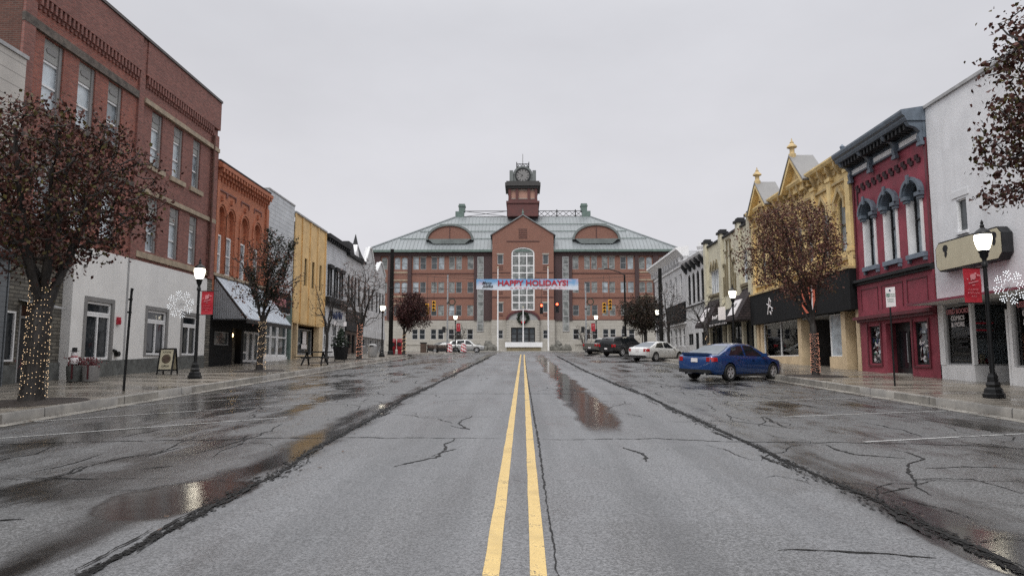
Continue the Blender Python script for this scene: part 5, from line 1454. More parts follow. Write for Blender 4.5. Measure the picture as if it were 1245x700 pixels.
part(ch, 'portal_tympanum', M['greyLt'], lambda q: q.prism(PC, arc_pts(-2.4, 2.4, 8.43, 1.3), 1.083, 1.6))
def f(q):
    o = arc_pts(-2.8, 2.8, 8.43, 1.62); i = arc_pts(-2.4, 2.4, 8.43, 1.3)
    for k in range(len(o) - 1): q.prism(PC, [o[k], o[k + 1], i[k + 1], i[k]], 1.084, 1.85)
part(ch, 'portal_arch', M['maroon'], f)
for a, c in ((-1.93, -.98), (-.96, -.01), (.01, .96), (.98, 1.93)): win(ch, PC, a, c, Z0 + .42, 7.18, 1.45, M['blackFrame'], M['glassGrey'], fr=.13, rail=False, rails=(5.4, 6.2), name='door')
wr = thing('wreath', 'large dark green Christmas wreath over the courthouse entrance', 'wreath', PC(0, 1.9, 8.75))
r = random.Random(5)
part(wr, 'foliage', mat('wreath_needles', (.012, .02, .012), .8, .5, 9, .3, 30, streak=0), lambda q: [q.blob(PC((.82 + r.uniform(-.22, .22)) * math.cos(t), 1.95 + r.uniform(-.08, .1), 8.75 + (.82 + r.uniform(-.22, .22)) * math.sin(t)), r.uniform(.08, .17)) for t in frange(0, 6.28, .025)])
part(wr, 'bow', M['bannerRed'], lambda q: (q.prism(PC, [(0, 8.0), (.3, 8.2), (.3, 7.85)], 2.1, 2.2), q.prism(PC, [(0, 8.0), (-.3, 8.2), (-.3, 7.85)], 2.1, 2.2)))
# roof
EU, ED, EZ = 26.15, .72, 20.05
DU, DD, DZ = 12.1, -9.0, 27.6
BD, BDD = -26.0, -15.4
def f(q):
    e = [(-EU, ED), (EU, ED), (EU, BD), (-EU, BD)]; d = [(-DU, DD), (DU, DD), (DU, BDD), (-DU, BDD)]
    for k in range(4):
        k2 = (k + 1) % 4
        q.face([PC(*e[k], EZ), PC(*e[k2], EZ), PC(*d[k2], DZ), PC(*d[k], DZ)])
        q.face([PC(*e[k], EZ), PC(*e[k2], EZ), PC(*e[k2], EZ - .3), PC(*e[k], EZ - .3)])
    q.face([PC(*p, DZ) for p in d])
    for u in frange(-25.8, 25.8, .62):
        t = min(1.0, (EU - abs(u)) / (EU - DU))
        d1 = ED + (DD - ED) * t; z1 = EZ + (DZ - EZ) * t
        w_ = .04
        q.hexa([PC(u - w_, ED, EZ), PC(u + w_, ED, EZ), PC(u + w_, d1, z1), PC(u - w_, d1, z1), PC(u - w_, ED, EZ + .10), PC(u + w_, ED, EZ + .10), PC(u + w_, d1, z1 + .10), PC(u - w_, d1, z1 + .10)])
    for s in (-1, 1): q.tube([PC(s * EU, ED, EZ + .05), PC(s * DU, DD, DZ + .05)], .16, 5)
rf = part(ch, 'roof', M['roofC'], f)
part(rf, 'snow_rail', M['copper'], lambda q: [q.tube([PC(-(EU - (EU - DU) * t) + 1, ED + (DD - ED) * t, EZ + (DZ - EZ) * t + .16), PC((EU - (EU - DU) * t) - 1, ED + (DD - ED) * t, EZ + (DZ - EZ) * t + .16)], .06, 5) for t in (.30, .52, .74)])
part(rf, 'eave_fascia', M['copper'], lambda q: (q.box(PC, -EU - .05, EU + .05, ED + .002, ED + .16, EZ - .34, EZ + .04)))
part(rf, 'soffit', M['charcoal'], lambda q: q.box(PC, -EU, EU, BD, ED, EZ - .36, EZ - .31))
part(ch, 'side_wall', M['brickCd'], lambda q: (q.box(PC, -24.95, 24.95, -24.5, -.35, Z0, EZ - .37)))
# gable roof of the bay
part(ch, 'gable_roof', M['roofC'], lambda q: [q.hexa([PC(s * 5.4, 1.25, 22.38), PC(s * 5.4, -8.5, 22.38), PC(0, -8.5, 25.78), PC(0, 1.25, 25.78), PC(s * 5.4, 1.25, 22.52), PC(s * 5.4, -8.5, 22.52), PC(0, -8.5, 25.95), PC(0, 1.25, 25.95)]) for s in (-1, 1)])
part(ch, 'gable_finial', M['copper'], lambda q: q.lathe([(.15, 0), (.2, .3), (.08, .6), (.02, 1.0)], PC(0, 1.1, 25.9), 8))
for s in (-1, 1):
    c0 = s * 12.35
    dm = part(ch, 'dormer', M['brickC'], lambda q: q.prism(PC, arc_pts(c0 - 3.7, c0 + 3.7, 22.15, 2.3, 18), -4.5, -1.2))
    def f(q):
        o = arc_pts(c0 - 4.05, c0 + 4.05, 22.05, 2.75, 18); i = arc_pts(c0 - 3.68, c0 + 3.68, 22.05, 2.42, 18)
        for k in range(len(o) - 1): q.prism(PC, [o[k], o[k + 1], i[k + 1], i[k]], -7.5, -.95)
    part(dm, 'dormer_roof', M['roofC2'], f)
    part(dm, 'apron', M['roofC2'], lambda q: q.prism(PC, [(c0 - 3.6, 22.14), (c0 + 3.6, 22.14), (c0 + 2.6, 21.3), (c0 - 2.6, 21.3)], -1.4, -.55))
    part(dm, 'mullion', M['bandC'], lambda q: q.box(PC, c0 - .06, c0 + .06, -1.198, -1.1, 22.2, 24.3))
    part(ch, 'chimney', M['copper'], lambda q: (q.box(PC, min(s * 10.7, s * 12.2), max(s * 10.7, s * 12.2), -10.6, -9.1, 27.4, 28.7), q.box(PC, min(s * 10.5, s * 11.6), max(s * 10.5, s * 11.6), -10.4, -9.2, 28.702, 30.1), q.box(PC, min(s * 10.4, s * 11.7), max(s * 10.4, s * 11.7), -10.5, -9.1, 29.6, 29.8)))
def f(q):
    for s in (-1, 1):
        us = frange(s * 2.8, s * 10.6, 1.1)
        for z in (27.75, 28.75): q.tube([PC(us[0], -9.3, z), PC(us[-1], -9.3, z)], .07, 5)
        for a, c in zip(us, us[1:]):
            q.tube([PC(a, -9.3, 27.75), PC(c, -9.3, 28.75)], .045, 4); q.tube([PC(c, -9.3, 27.75), PC(a, -9.3, 28.75)], .045, 4)
        for u in us[::3]: q.tube([PC(u, -9.3, 27.6), PC(u, -9.3, 29.0)], .1, 5)
part(ch, 'roof_railing', M['charcoal'], f)
# clock tower
TD = -9.5
def TB(q, hw, z0, z1): q.box(PC, -hw, hw, TD - hw, TD + hw, z0, z1)
tw = part(ch, 'clock_tower', mat('tower_maroon_brick', (.115, .042, .038), .7, .2, 1.5, .2, 30), lambda q: (TB(q, 2.75, 27.3, 29.6), TB(q, 2.95, 29.602, 30.0), TB(q, 2.6, 30.002, 30.4), [q.box(PC, x - .22, x + .22, TD + y - .22, TD + y + .22, 30.402, 32.3) for x in (-2.35, -1.05, 1.05, 2.35) for y in (-2.35, 2.35)], [q.box(PC, x - .22, x + .22, TD - 1.2, TD + 1.2, 30.402, 32.3) for x in (-2.35, 2.35)]))
part(tw, 'belfry_louvre', mat('salmon_louvre', (.44, .25, .19), .7, .1, 1, .1, 20), lambda q: TB(q, 2.2, 30.41, 32.28))
part(tw, 'belfry_trim', M['stoneC'], lambda q: [q.box(PC, -2.12, 2.12, TD + 2.205, TD + 2.24, z, z + .14) for z in (30.5, 32.05)])
part(tw, 'tower_cornice', mat('dark_green_cornice', (.046, .044, .042), .6, .2, 2, .1, 20), lambda q: (TB(q, 2.75, 32.302, 32.7), TB(q, 3.15, 32.702, 33.3), TB(q, 2.95, 33.302, 33.6)))
M['clockGrey'] = mat('grey_green_tower_cladding', (.15, .165, .16), .6, .12, 1.5, .1, 20)
def f(q):
    TB(q, 2.0, 33.602, 35.0)
    q.prism(PC, [(-1.75, 35.001), (1.75, 35.001)] + list(reversed(arc_pts(-1.75, 1.75, 35.0, 1.55)))[1:-1], TD - 1.9, TD + 2.05)
    for x in (-2.05, 2.05):
        for y in (-2.0, 2.0): q.box(PC, x - .32, x + .32, TD + y - .3, TD + y + .3, 33.603, 35.7)
part(tw, 'clock_stage', M['clockGrey'], f)
def f(q):
    for k in range(28):
        a, c = 2 * math.pi * k / 28, 2 * math.pi * (k + 1) / 28
        q.prism(PC, [(1.18 * math.cos(a), 34.85 + 1.18 * math.sin(a)), (1.18 * math.cos(c), 34.85 + 1.18 * math.sin(c)), (1.38 * math.cos(c), 34.85 + 1.38 * math.sin(c)), (1.38 * math.cos(a), 34.85 + 1.38 * math.sin(a))], TD + 2.06, TD + 2.25)
cr_ = part(tw, 'clock_rim', M['charcoal'], f)
cf = part(tw, 'clock_face', M['grey'], lambda q: q.prism(PC, [(1.17 * math.cos(a), 34.85 + 1.17 * math.sin(a)) for a in [2 * math.pi * k / 28 for k in range(28)]], TD + 2.06, TD + 2.12))
def f(q):
    for k in range(12):
        a = 2 * math.pi * k / 12
        x, z = .95 * math.cos(a), 34.85 + .95 * math.sin(a)
        q.prism(PC, [(x + .15 * math.cos(a) - .06 * math.sin(a), z + .15 * math.sin(a) + .06 * math.cos(a)), (x + .15 * math.cos(a) + .06 * math.sin(a), z + .15 * math.sin(a) - .06 * math.cos(a)),
                     (x - .15 * math.cos(a) + .06 * math.sin(a), z - .15 * math.sin(a) - .06 * math.cos(a)), (x - .15 * math.cos(a) - .06 * math.sin(a), z - .15 * math.sin(a) + .06 * math.cos(a))], TD + 2.121, TD + 2.14)
part(tw, 'clock_numeral', M['inkBlack'], f)
def f(q):
    for ang, L, w_ in ((math.radians(152), .85, .05), (math.radians(218), .55, .07)):
        dx, dz = math.cos(ang), math.sin(ang)
        q.prism(PC, [(-dz * w_, 34.85 + dx * w_), (dx * L, 34.85 + dz * L), (dz * w_, 34.85 - dx * w_)], TD + 2.141, TD + 2.16)
part(tw, 'clock_hands', M['inkBlack'], f)
def f(q):
    for z in (36.6, 37.25): q.tube([PC(-1.1, TD + 1.0, z), PC(1.1, TD + 1.0, z), PC(1.1, TD - 1.0, z), PC(-1.1, TD - 1.0, z), PC(-1.1, TD + 1.0, z)], .06, 4)
    for a, c in zip(frange(-1.1, 1.1, .55), frange(-1.1, 1.1, .55)[1:]):
        q.tube([PC(a, TD + 1.0, 36.6), PC(c, TD + 1.0, 37.25)], .045, 4); q.tube([PC(c, TD + 1.0, 36.6), PC(a, TD + 1.0, 37.25)], .045, 4)
    for x in (-1.1, 1.1):
        for y in (-1, 1): q.tube([PC(x, TD + y, 36.0), PC(x, TD + y, 37.6)], .08, 5)
part(tw, 'crown_railing', M['charcoal'], f)
part(tw, 'mast', M['grey'], lambda q: q.tube([PC(0, TD, 36.3), PC(0, TD, 39.4)], [.08, .05], 5))

# --- courthouse forecourt
s = thing('planter_wall', 'long white topped stone planter wall closing the end of the street', 'planter', (0, 100, sw(100)))
part(s, 'coping', M['white'], lambda q: q.box(ID, -2.55, 2.75, 99.8, 101.2, 3.74, 4.44))
part(s, 'base', M['creamDk'], lambda q: q.box(ID, -2.35, 2.55, 99.95, 101.0, 3.0, 3.738))
part(s, 'soil', M['soil'], lambda q: q.box(ID, -2.3, 2.5, 100.0, 101.0, 4.3, 4.46))
for x, z1, lab in ((-3.75, 15.6, 'tall white flagpole left of the courthouse entrance'), (3.75, 15.6, 'tall white flagpole right of the courthouse entrance'), (0.02, 9.6, 'short white flagpole in front of the courthouse doors')):
    s = thing('flagpole', lab, 'flagpole', (x, 104, sw(104)), group='white flagpoles before the courthouse')
    part(s, 'pole', M['white'], lambda q: q.tube([(x, 104, sw(104)), (x, 104, z1)], [.12, .07], 8), True)
    part(s, 'ball', M['gold'], lambda q: q.lathe([(.02, 0), (.13, .1), (.13, .18), (.02, .28)], (x, 104, z1), 8), True)
M['boulder'] = mat('grey_boulder', (.12, .115, .10), .8, .45, 2.5, .9, 7, streak=0)
def boulder(x, y, sx, sy, sz, seed, lab):
    r = random.Random(seed)
    bm = bmesh.new(); bmesh.ops.create_icosphere(bm, subdivisions=2, radius=1)
    for v in bm.verts:
        k = 1 + r.uniform(-.16, .16)
        v.co = Vector((v.co.x * sx * k, v.co.y * sy * k, max(-.3, v.co.z) * sz * k))
    me = bpy.data.meshes.new('boulder'); bm.to_mesh(me); bm.free(); me.materials.append(M['boulder'])
    o = bpy.data.objects.new('boulder', me); COL.objects.link(o); o.location = (x, y, sw(y) + .2 * sz)
    tag(o, lab, 'boulder', 'boulders in the courthouse forecourt')
k = 0
for s, nm in ((-1, 'left'), (1, 'right')):
    for (x, y, a, c, d, wh) in ((4.5, 101, .75, .6, .8, 'large grey boulder nearest the %s flagpole'), (5.6, 101.3, .6, .6, .62, 'middle grey boulder of the %s forecourt group'), (6.4, 101.8, .7, .6, .9, 'pale boulder leaning at the outer end of the %s forecourt group'), (5.1, 102.4, .7, .7, 1.3, 'tallest boulder at the back of the %s forecourt group')):
        k += 1; boulder(s * x, y, a, c, d, k, wh % nm)
for s, nm in ((-1, 'left'), (1, 'right')):
    o = thing('forecourt_wall', 'low pale stone wall across the %s half of the courthouse forecourt' % nm, 'wall', (s * 14, 108, sw(108)))
    part(o, 'stonework', M['stoneC'], lambda q: q.box(ID, min(s * 8, s * 21), max(s * 8, s * 21), 107.6, 108, 3.2, 4.25))
    part(o, 'coping', M['concrete'], lambda q: q.box(ID, min(s * 7.9, s * 21.1), max(s * 7.9, s * 21.1), 107.5, 108.1, 4.252, 4.38))

# ================================================================ STREET FURNITURE

def lamp_proto():
    t = thing('street_lamp', 'x', 'street lamp', (0, 0, 0), group='black globe street lamps')
    q = MB()
    q.lathe([(.25, 0), (.25, .10), (.22, .12), (.20, .22), (.15, .27), (.17, .33), (.13, .40), (.12, .52), (.095, .58), (.085, .62)], (0, 0, 0), 8)
    q.build('base', M['iron'], t, smooth=False)
    q = MB(); q.lathe([(.060, .60), (.055, 1.6), (.048, 3.3), (.075, 3.32), (.075, 3.40), (.05, 3.44), (.055, 3.52), (.095, 3.58), (.10, 3.66), (.13, 3.70), (.13, 3.74), (.05, 3.745)], (0, 0, 0), 14)
    q.build('post', M['iron'], t, smooth=True)
    q = MB(); q.lathe([(.105, 3.742), (.140, 3.80), (.178, 3.92), (.197, 4.03), (.197, 4.10), (.185, 4.15), (.14, 4.155)], (0, 0, 0), 16)
    q.build('lamp_globe', M['globe'], t, smooth=True)
    q = MB(); q.lathe([(.208, 4.14), (.208, 4.17), (.16, 4.24), (.08, 4.30), (.045, 4.34), (.055, 4.38), (.03, 4.42), (.04, 4.46), (.006, 4.54)], (0, 0, 0), 12)
    q.build('cap', M['iron'], t, smooth=True)
    return t
LP = [(-12.3, 26.2, 'black globe street lamp before the white stuccoed wall, with red banner and snowflake'),
      (11.83, 17.94, 'black globe street lamp before the book shop, nearest of all lamps'),
      (-11.5, 57.0, 'black globe street lamp by the white clapboard shops on the left walk'),
      (11.8, 39.4, 'black globe street lamp rising behind the blue sedan'),
      (-7.75, 80.0, 'black globe street lamp at the left corner near the silver white wagon'),
      (8.35, 80.0, 'black globe street lamp at the right corner, behind the pickup trucks'),
      (13.5, 79.5, 'black globe street lamp right of the dense tree behind the trucks'),
      (12.9, 67.2, 'black globe street lamp beside the right black utility pole')]
lp0 = lamp_proto()
for k, (x, y, lab) in enumerate(LP):
    o = lp0 if k == 0 else dup(lp0)
    o.location = (x, y, sw(y)); o['label'] = lab

def red_banner(x, y, s, lab):
    t = thing('lamp_banner', lab, 'banner', (x, y, sw(y) + 2.45), group='red banners on the street lamps')
    z0 = sw(y) + 2.4; x0, x1 = x + s * .12, x + s * .56
    a, c = min(x0, x1), max(x0, x1); m = (a + c) / 2
    q = MB()
    n = 8
    for k in range(n):
        za, zb = z0 + .88 * k / n, z0 + .88 * (k + 1) / n
        ya, yb = y + .012 * math.sin(k * 1.1), y + .012 * math.sin((k + 1) * 1.1)
        q.hexa([(a, ya - .004, za), (c, ya - .004 + .01, za), (c, ya + .004 + .01, za), (a, ya + .004, za), (a, yb - .004, zb), (c, yb - .004 + .01, zb), (c, yb + .004 + .01, zb), (a, yb + .004, zb)])
    cl = q.build('cloth', M['bannerRed'], t)
    part(t, 'arm', M['iron'], lambda q: [q.tube([(x, y, z), (x + s * .74, y, z)], .014, 6) for z in (z0 - .01, z0 + .895)])
    def f(q):
        yy_ = y - .03
        PB = lambda u, d, z: (m + u, yy_ - d, z0 + z)
        q.prism(PB, [(.075 * math.cos(t_), .66 + .075 * math.sin(t_)) for t_ in [2 * math.pi * j / 12 for j in range(12)]], 0, .003)
        for (u, z, r_) in ((-.14, .60, .02), (.12, .70, .025), (.16, .69, .02), (.06, .74, .03), (-.05, .58, .02)):
            q.prism(PB, [(u + r_ * math.cos(t_), z + r_ * math.sin(t_)) for t_ in [2 * math.pi * j / 8 for j in range(8)]], .003, .006)
        q.prism(PB, [(-.12, .475), (.0, .505), (.13, .54), (.13, .565), (.0, .53), (-.12, .505)], 0, .003)
        q.prism(PB, [(-.03, .43), (.04, .435), (.04, .455), (-.03, .45)], 0, .003)
    part(cl, 'emblem', M['inkPink'], f)
    for z, L_ in ((.33, .26), (.24, .30), (.15, .12)):
        scribble(cl, 'script', M['inkPink'], lambda u, d, zz: (m + u, y - .034 - d, z0 + z + zz), -L_ / 2, L_ / 2, .028, .006, .035)
red_banner(-12.3, 26.2, 1, 'small red banner on the lamp before the white stuccoed wall')
red_banner(11.83, 17.94, -1, 'small red banner with white script on the lamp before the book shop')
red_banner(-7.75, 80.0, 1, 'small red banner on the corner lamp by the white wagon')
red_banner(8.35, 80.0, -1, 'small red banner on the corner lamp behind the pickup trucks')

bulb_q = MB(); bulb_q.lathe([(.004, -.011), (.0095, -.006), (.0105, .003), (.006, .011)], (0, 0, 0), 6)
def snowflake(x, y, s, R_, lab):
    cx, cz = x + s * (.14 + R_), sw(y) + 2.78
    t = thing('snowflake_decoration', lab, 'snowflake', (cx, y - .05, cz), group='lit snowflakes on the lamp posts')
    fr = MB(); pts = []
    yy_ = y - .05
    for k in range(8):
        a = math.pi * k / 4 + .2
        d = (math.cos(a), math.sin(a))
        fr.tube([(cx, yy_, cz), (cx + d[0] * R_, yy_, cz + d[1] * R_)], .005, 4)
        for f_, L in ((.38, .16), (.62, .22), (.84, .17)):
            bx, bz = cx + d[0] * R_ * f_, cz + d[1] * R_ * f_
            pts.append((bx, bz))
            for q_ in (-1, 1):
                e = (math.cos(a + q_ * .85), math.sin(a + q_ * .85))
                fr.tube([(bx, yy_, bz), (bx + e[0] * R_ * L * 1.3, yy_, bz + e[1] * R_ * L * 1.3)], .004, 4)
                pts.append((bx + e[0] * R_ * L * .65, bz + e[1] * R_ * L * .65)); pts.append((bx + e[0] * R_ * L * 1.3, bz + e[1] * R_ * L * 1.3))
        pts.append((cx + d[0] * R_, cz + d[1] * R_))
    fr.tube([(x, yy_, cz), (cx, yy_, cz)], .01, 5); fr.tube([(x, yy_ + .05, cz), (x, yy_, cz)], .012, 5)
    fr.build('wire_frame', M['steel'], t)
    pts.sort(key=lambda p: -math.hypot(p[0] - cx, p[1] - cz))
    me = None
    for k, (bx, bz) in enumerate(pts[:100]):
        if me is None:
            b0 = bulb_q.build('bulb', M['bulbWhite'], t, keep_world=False); me = b0
        else:
            b0 = me.copy(); COL.objects.link(b0); b0.parent = t
        b0.location = (bx - cx, -.02, bz - cz)
    q = MB()
    for bx, bz in pts[100:]: q.blob((bx, yy_ - .02, bz), .011)
    if len(pts) > 100:
        o = q.build('bulbs', M['bulbWhite'], t); o['kind'] = 'stuff'
snowflake(-12.3, 26.2, -1, .50, 'white lit snowflake on the lamp before the white stuccoed wall')
snowflake(11.83, 17.94, 1, .42, 'white lit snowflake on the lamp before the book shop')

# sign posts
t = thing('sign_post', 'bare black post leaning slightly on the left kerb edge', 'post', (-11.4, 19.97, sw(19.97)))
part(t, 'post', M['iron'], lambda q: q.tube([(-11.4, 19.97, sw(20)), (-11.33, 19.97, sw(20) + 2.95)], .035, 8))
part(t, 'bolt', M['iron'], lambda q: (q.tube([(-11.335, 19.97, sw(20) + 2.8), (-11.24, 19.9, sw(20) + 2.92)], .012, 5), q.cbox(-11.35, 19.95, sw(20) + 2.25, .09, .08, .05), q.cbox(-11.34, 19.95, sw(20) + 2.62, .09, .08, .05)))

def parking_sign(x, y, h, lab, w=.30, hh=.62, full=True):
    z = sw(y)
    t = thing('parking_sign', lab, 'sign', (x, y, z), group='white parking signs')
    part(t, 'post', M['iron'], lambda q: q.tube([(x, y, z), (x - .01, y, z + h - hh + .12)], .028, 8))
    bd = part(t, 'sign_board', M['ink'], lambda q: q.prism(lambda u, d, zz: (x + u, y - .04 - d, z + zz + u * .12), [(-w / 2, h - hh), (w / 2, h - hh), (w / 2, h), (-w / 2, h)], 0, .006))
    if full:
        part(bd, 'green_square', M['inkGreen'], lambda q: q.cbox(x - .085, y - .052, z + h - .25, .09, .004, .11))
        for tx, xx, zz, sz, m in (('2', -.085, .37, .10, 'ink'), ('HOUR', .045, .40, .062, 'inkGreen'), ('PARKING', .055, .335, .045, 'inkGreen')):
            text_obj('lettering', tx, sz, (x + xx, y - .056, z + h - hh + zz), ROT_CAM, M[m], bd, extrude=.001)
        for zz in (.24, .17): scribble(bd, 'small_print', M['inkGreen'], lambda u, d, z_: (x + u, y - .05 - d, z + h - hh + zz + z_), -.1, .1, .02, .005, .025)
        part(bd, 'symbol', M['inkNavy'], lambda q: q.prism(lambda u, d, z_: (x - .02 + u, y - .05 - d, z + h - .10 + z_), [(.03 * math.cos(a), .035 * math.sin(a)) for a in [2 * math.pi * k / 8 for k in range(8)]], 0, .004))
    return t
parking_sign(11.63, 22.26, 3.1, 'black post with a white green-lettered parking sign before the red building')
parking_sign(11.5, 40.6, 3.3, 'white sign on the walk beside the lamp behind the blue sedan', .42, .75, False)
parking_sign(-12.0, 44.6, 2.6, 'slim black post right of the small bare tree on the left walk', .2, .3, False)
parking_sign(-11.9, 46.6, 2.6, 'slim black sign post between the bare tree and the dark planter', .2, .3, False)

# A-board
t = thing('sandwich_board', 'black framed sandwich board with round brown emblem beside the left lamp', 'sandwich board', (-14.9, 29.3, sw(29.3)))
x, y, z = -14.9, 29.0, sw(29)
def tilt(s): return lambda u, d, zz: (x + u, y + s * (.26 - .20 * zz) - d * s * -1 * -1, z + zz)
for s in (-1, 1):
    Pq = (lambda s: (lambda u, d, zz: (x + u, y + .25 + s * (.25 - .20 * zz) + s * d, z + zz)))(s)
    fr_ = part(t, 'frame', M['blackFrame'], lambda q: (q.box(Pq, -.33, -.27, 0, .03, 0, 1.1), q.box(Pq, .27, .33, 0, .03, 0, 1.1), q.box(Pq, -.269, .269, 0, .03, 1.04, 1.1), q.box(Pq, -.269, .269, 0, .03, .16, .22)))
    pn = part(t, 'panel', M['gold'], lambda q: q.box(Pq, -.268, .268, .005, .02, .221, 1.039))
    if s < 0:
        part(pn, 'emblem', M['brownTrim'], lambda q: q.prism(Pq, [(.19 * math.cos(a), .65 + .19 * math.sin(a)) for a in [2 * math.pi * k / 20 for k in range(20)]], .0205, .024))
        part(pn, 'emblem_ring', M['creamDk'], lambda q: [q.prism(Pq, [(.15 * math.cos(a), .65 + .15 * math.sin(a)), (.15 * math.cos(a + .3), .65 + .15 * math.sin(a + .3)), (.13 * math.cos(a + .3), .65 + .13 * math.sin(a + .3)), (.13 * math.cos(a), .65 + .13 * math.sin(a))], .0245, .027) for a in frange(0, 5.9, .45)])
        text_obj('lettering', 'COFFEE', .10, (x, y + .25 - .25 + .20 * .93 - .035, z + .93), ROT_CAM, M['inkBlack'], pn, extrude=.001)
        text_obj('lettering', 'OPEN', .12, (x, y + .25 - .25 + .20 * .34 - .035, z + .35), ROT_CAM, M['inkBlack'], pn, extrude=.001)

# Christmas pots and snowman by the stone entry
def barrel(x, y, lab, flag):
    z = sw(y)
    t = thing('flower_tub', lab, 'planter', (x, y, z))
    part(t, 'tub', M['plinth' if flag else 'grey'], lambda q: q.lathe([(.2, 0), (.24, .02), (.27, .3), (.28, .55), (.25, .56), (.24, .5)], (x, y, z), 14), True)
    r = random.Random(int(x * 100))
    part(t, 'sprigs', mat('red_berries', (.12, .022, .026), .6, .4, 9, .1, 20, streak=0), lambda q: [q.blob((x + r.gauss(0, .15), y + r.gauss(0, .15), z + .62 + r.uniform(-.1, .22)), r.uniform(.02, .05)) for _ in range(110)])
    part(t, 'bow', M['maroon'], lambda q: q.box(ID, x + .04, x + .09, y - .29, y - .27, z + .1, z + .6))
barrel(-15.55, 24.2, 'ribbed grey tub with red berries and snowman by the stone entry', True)
barrel(-15.0, 24.2, 'pale tub with red ribbon and berries right of the snowman tub', False)
barrel(-16.0, 22.6, 'pale tub with red berries behind the lit tree trunk', False)
t = thing('snowman_figure', 'small white snowman with black hat sitting in the ribbed tub', 'snowman', (-15.55, 24.2, sw(24.2) + .6))
q = MB(); q.lathe([(.02, .58), (.13, .62), (.15, .72), (.12, .83), (.09, .86), (.11, .92), (.105, 1.0), (.05, 1.06), (.01, 1.07)], (-15.55, 24.1, sw(24.2)), 12); q.build('snow_body', M['ink'], t, smooth=True)
part(t, 'hat', M['blackFrame'], lambda q: q.lathe([(.14, 1.05), (.14, 1.065), (.085, 1.07), (.08, 1.18), (.01, 1.185)], (-15.55, 24.1, sw(24.2)), 10))
part(t, 'scarf', M['bannerRed'], lambda q: q.lathe([(.10, .845), (.13, .86), (.10, .885)], (-15.55, 24.1, sw(24.2)), 10))
part(t, 'eyes', M['inkBlack'], lambda q: [q.blob((-15.55 + s * .035, 24.0, sw(24.2) + .975), .012) for s in (-1, 1)])

# picnic bench, planter, bins, boxes on the left walk
t = thing('picnic_table', 'low dark picnic table on the left walk near the bare tree', 'table', (-11.75, 39.5, sw(39.5)))
x, y, z = -11.75, 39.5, sw(39.5)
part(t, 'tabletop', M['charcoal'], lambda q: q.box(ID, x - .9, x + .9, y - .35, y + .35, z + .70, z + .76))
for s in (-1, 1): part(t, 'bench', M['charcoal'], lambda q: q.box(ID, x - .9, x + .9, y + s * .75 - .13, y + s * .75 + .13, z + .42, z + .47))
for sx in (-.55, .55):
    part(t, 'leg', M['charcoal'], lambda q: (q.tube([(x + sx, y - .7, z), (x + sx * .8, y, z + .7)], .05, 5), q.tube([(x + sx, y + .7, z), (x + sx * .8, y, z + .7)], .05, 5), q.tube([(x + sx, y - .8, z + .4), (x + sx, y + .8, z + .4)], .035, 5)))
t = thing('planter', 'square black planter with a small dark evergreen on the left walk', 'planter', (-12.6, 50.5, sw(50.5)))
x, y, z = -12.9, 49.5, sw(49.5)
part(t, 'box', M['blackMat'], lambda q: q.hexa([(x - .35, y - .35, z), (x + .35, y - .35, z), (x + .35, y + .35, z), (x - .35, y + .35, z), (x - .45, y - .45, z + .9), (x + .45, y - .45, z + .9), (x + .45, y + .45, z + .9), (x - .45, y + .45, z + .9)]))
r = random.Random(8)
part(t, 'evergreen', mat('dark_evergreen', (.02, .032, .02), .8, .5, 9, .2, 20, streak=0), lambda q: [q.tube([(x, y, z + .8), (x, y, z + 2.1)], .05, 5)] + [q.blob((x + r.gauss(0, .16) * (1.9 - h), y + r.gauss(0, .16) * (1.9 - h), z + .9 + h * .75), r.uniform(.04, .1)) for h in [r.uniform(0, 1.7) for _ in range(260)]])
t = thing('litter_bin', 'light grey litter bin beside the far left street lamp', 'bin', (-12.1, 56.2, sw(56.2)))
q = MB(); q.lathe([(.3, 0), (.34, .1), (.36, .8), (.38, .82), (.36, .95), (.2, 1.05), (.02, 1.06)], (-12.1, 56.2, sw(56.2)), 14); q.build('body', M['greyLt'], t, smooth=True)
part(t, 'opening', M['blackFrame'], lambda q: q.box(ID, -12.25, -11.95, 55.82, 55.86, sw(56) + .84, sw(56) + .95))
for k, (x, y, lab) in enumerate(((-12.35, 66.5, 'left red newspaper box behind the utility pole'), (-11.75, 66.7, 'right red newspaper box under the maroon tree'))):
    z = sw(y)
    t = thing('newspaper_box', lab, 'newspaper box', (x, y, z), group='red newspaper boxes')
    part(t, 'cabinet', M['bannerRed'], lambda q: (q.box(ID, x - .25, x + .25, y - .25, y + .25, z + .45, z + 1.15), q.hexa([(x - .25, y - .25, z + 1.152), (x + .25, y - .25, z + 1.152), (x + .25, y + .25, z + 1.152), (x - .25, y + .25, z + 1.152), (x - .22, y - .1, z + 1.45), (x + .22, y - .1, z + 1.45), (x + .22, y + .22, z + 1.45), (x - .22, y + .22, z + 1.45)])))
    part(t, 'pedestal', M['bannerRed'], lambda q: q.box(ID, x - .18, x + .18, y - .18, y + .18, z, z + .449))
    part(t, 'display_window', M['glassGrey'], lambda q: q.box(ID, x - .18, x + .18, y - .27, y - .252, z + .75, z + 1.08))

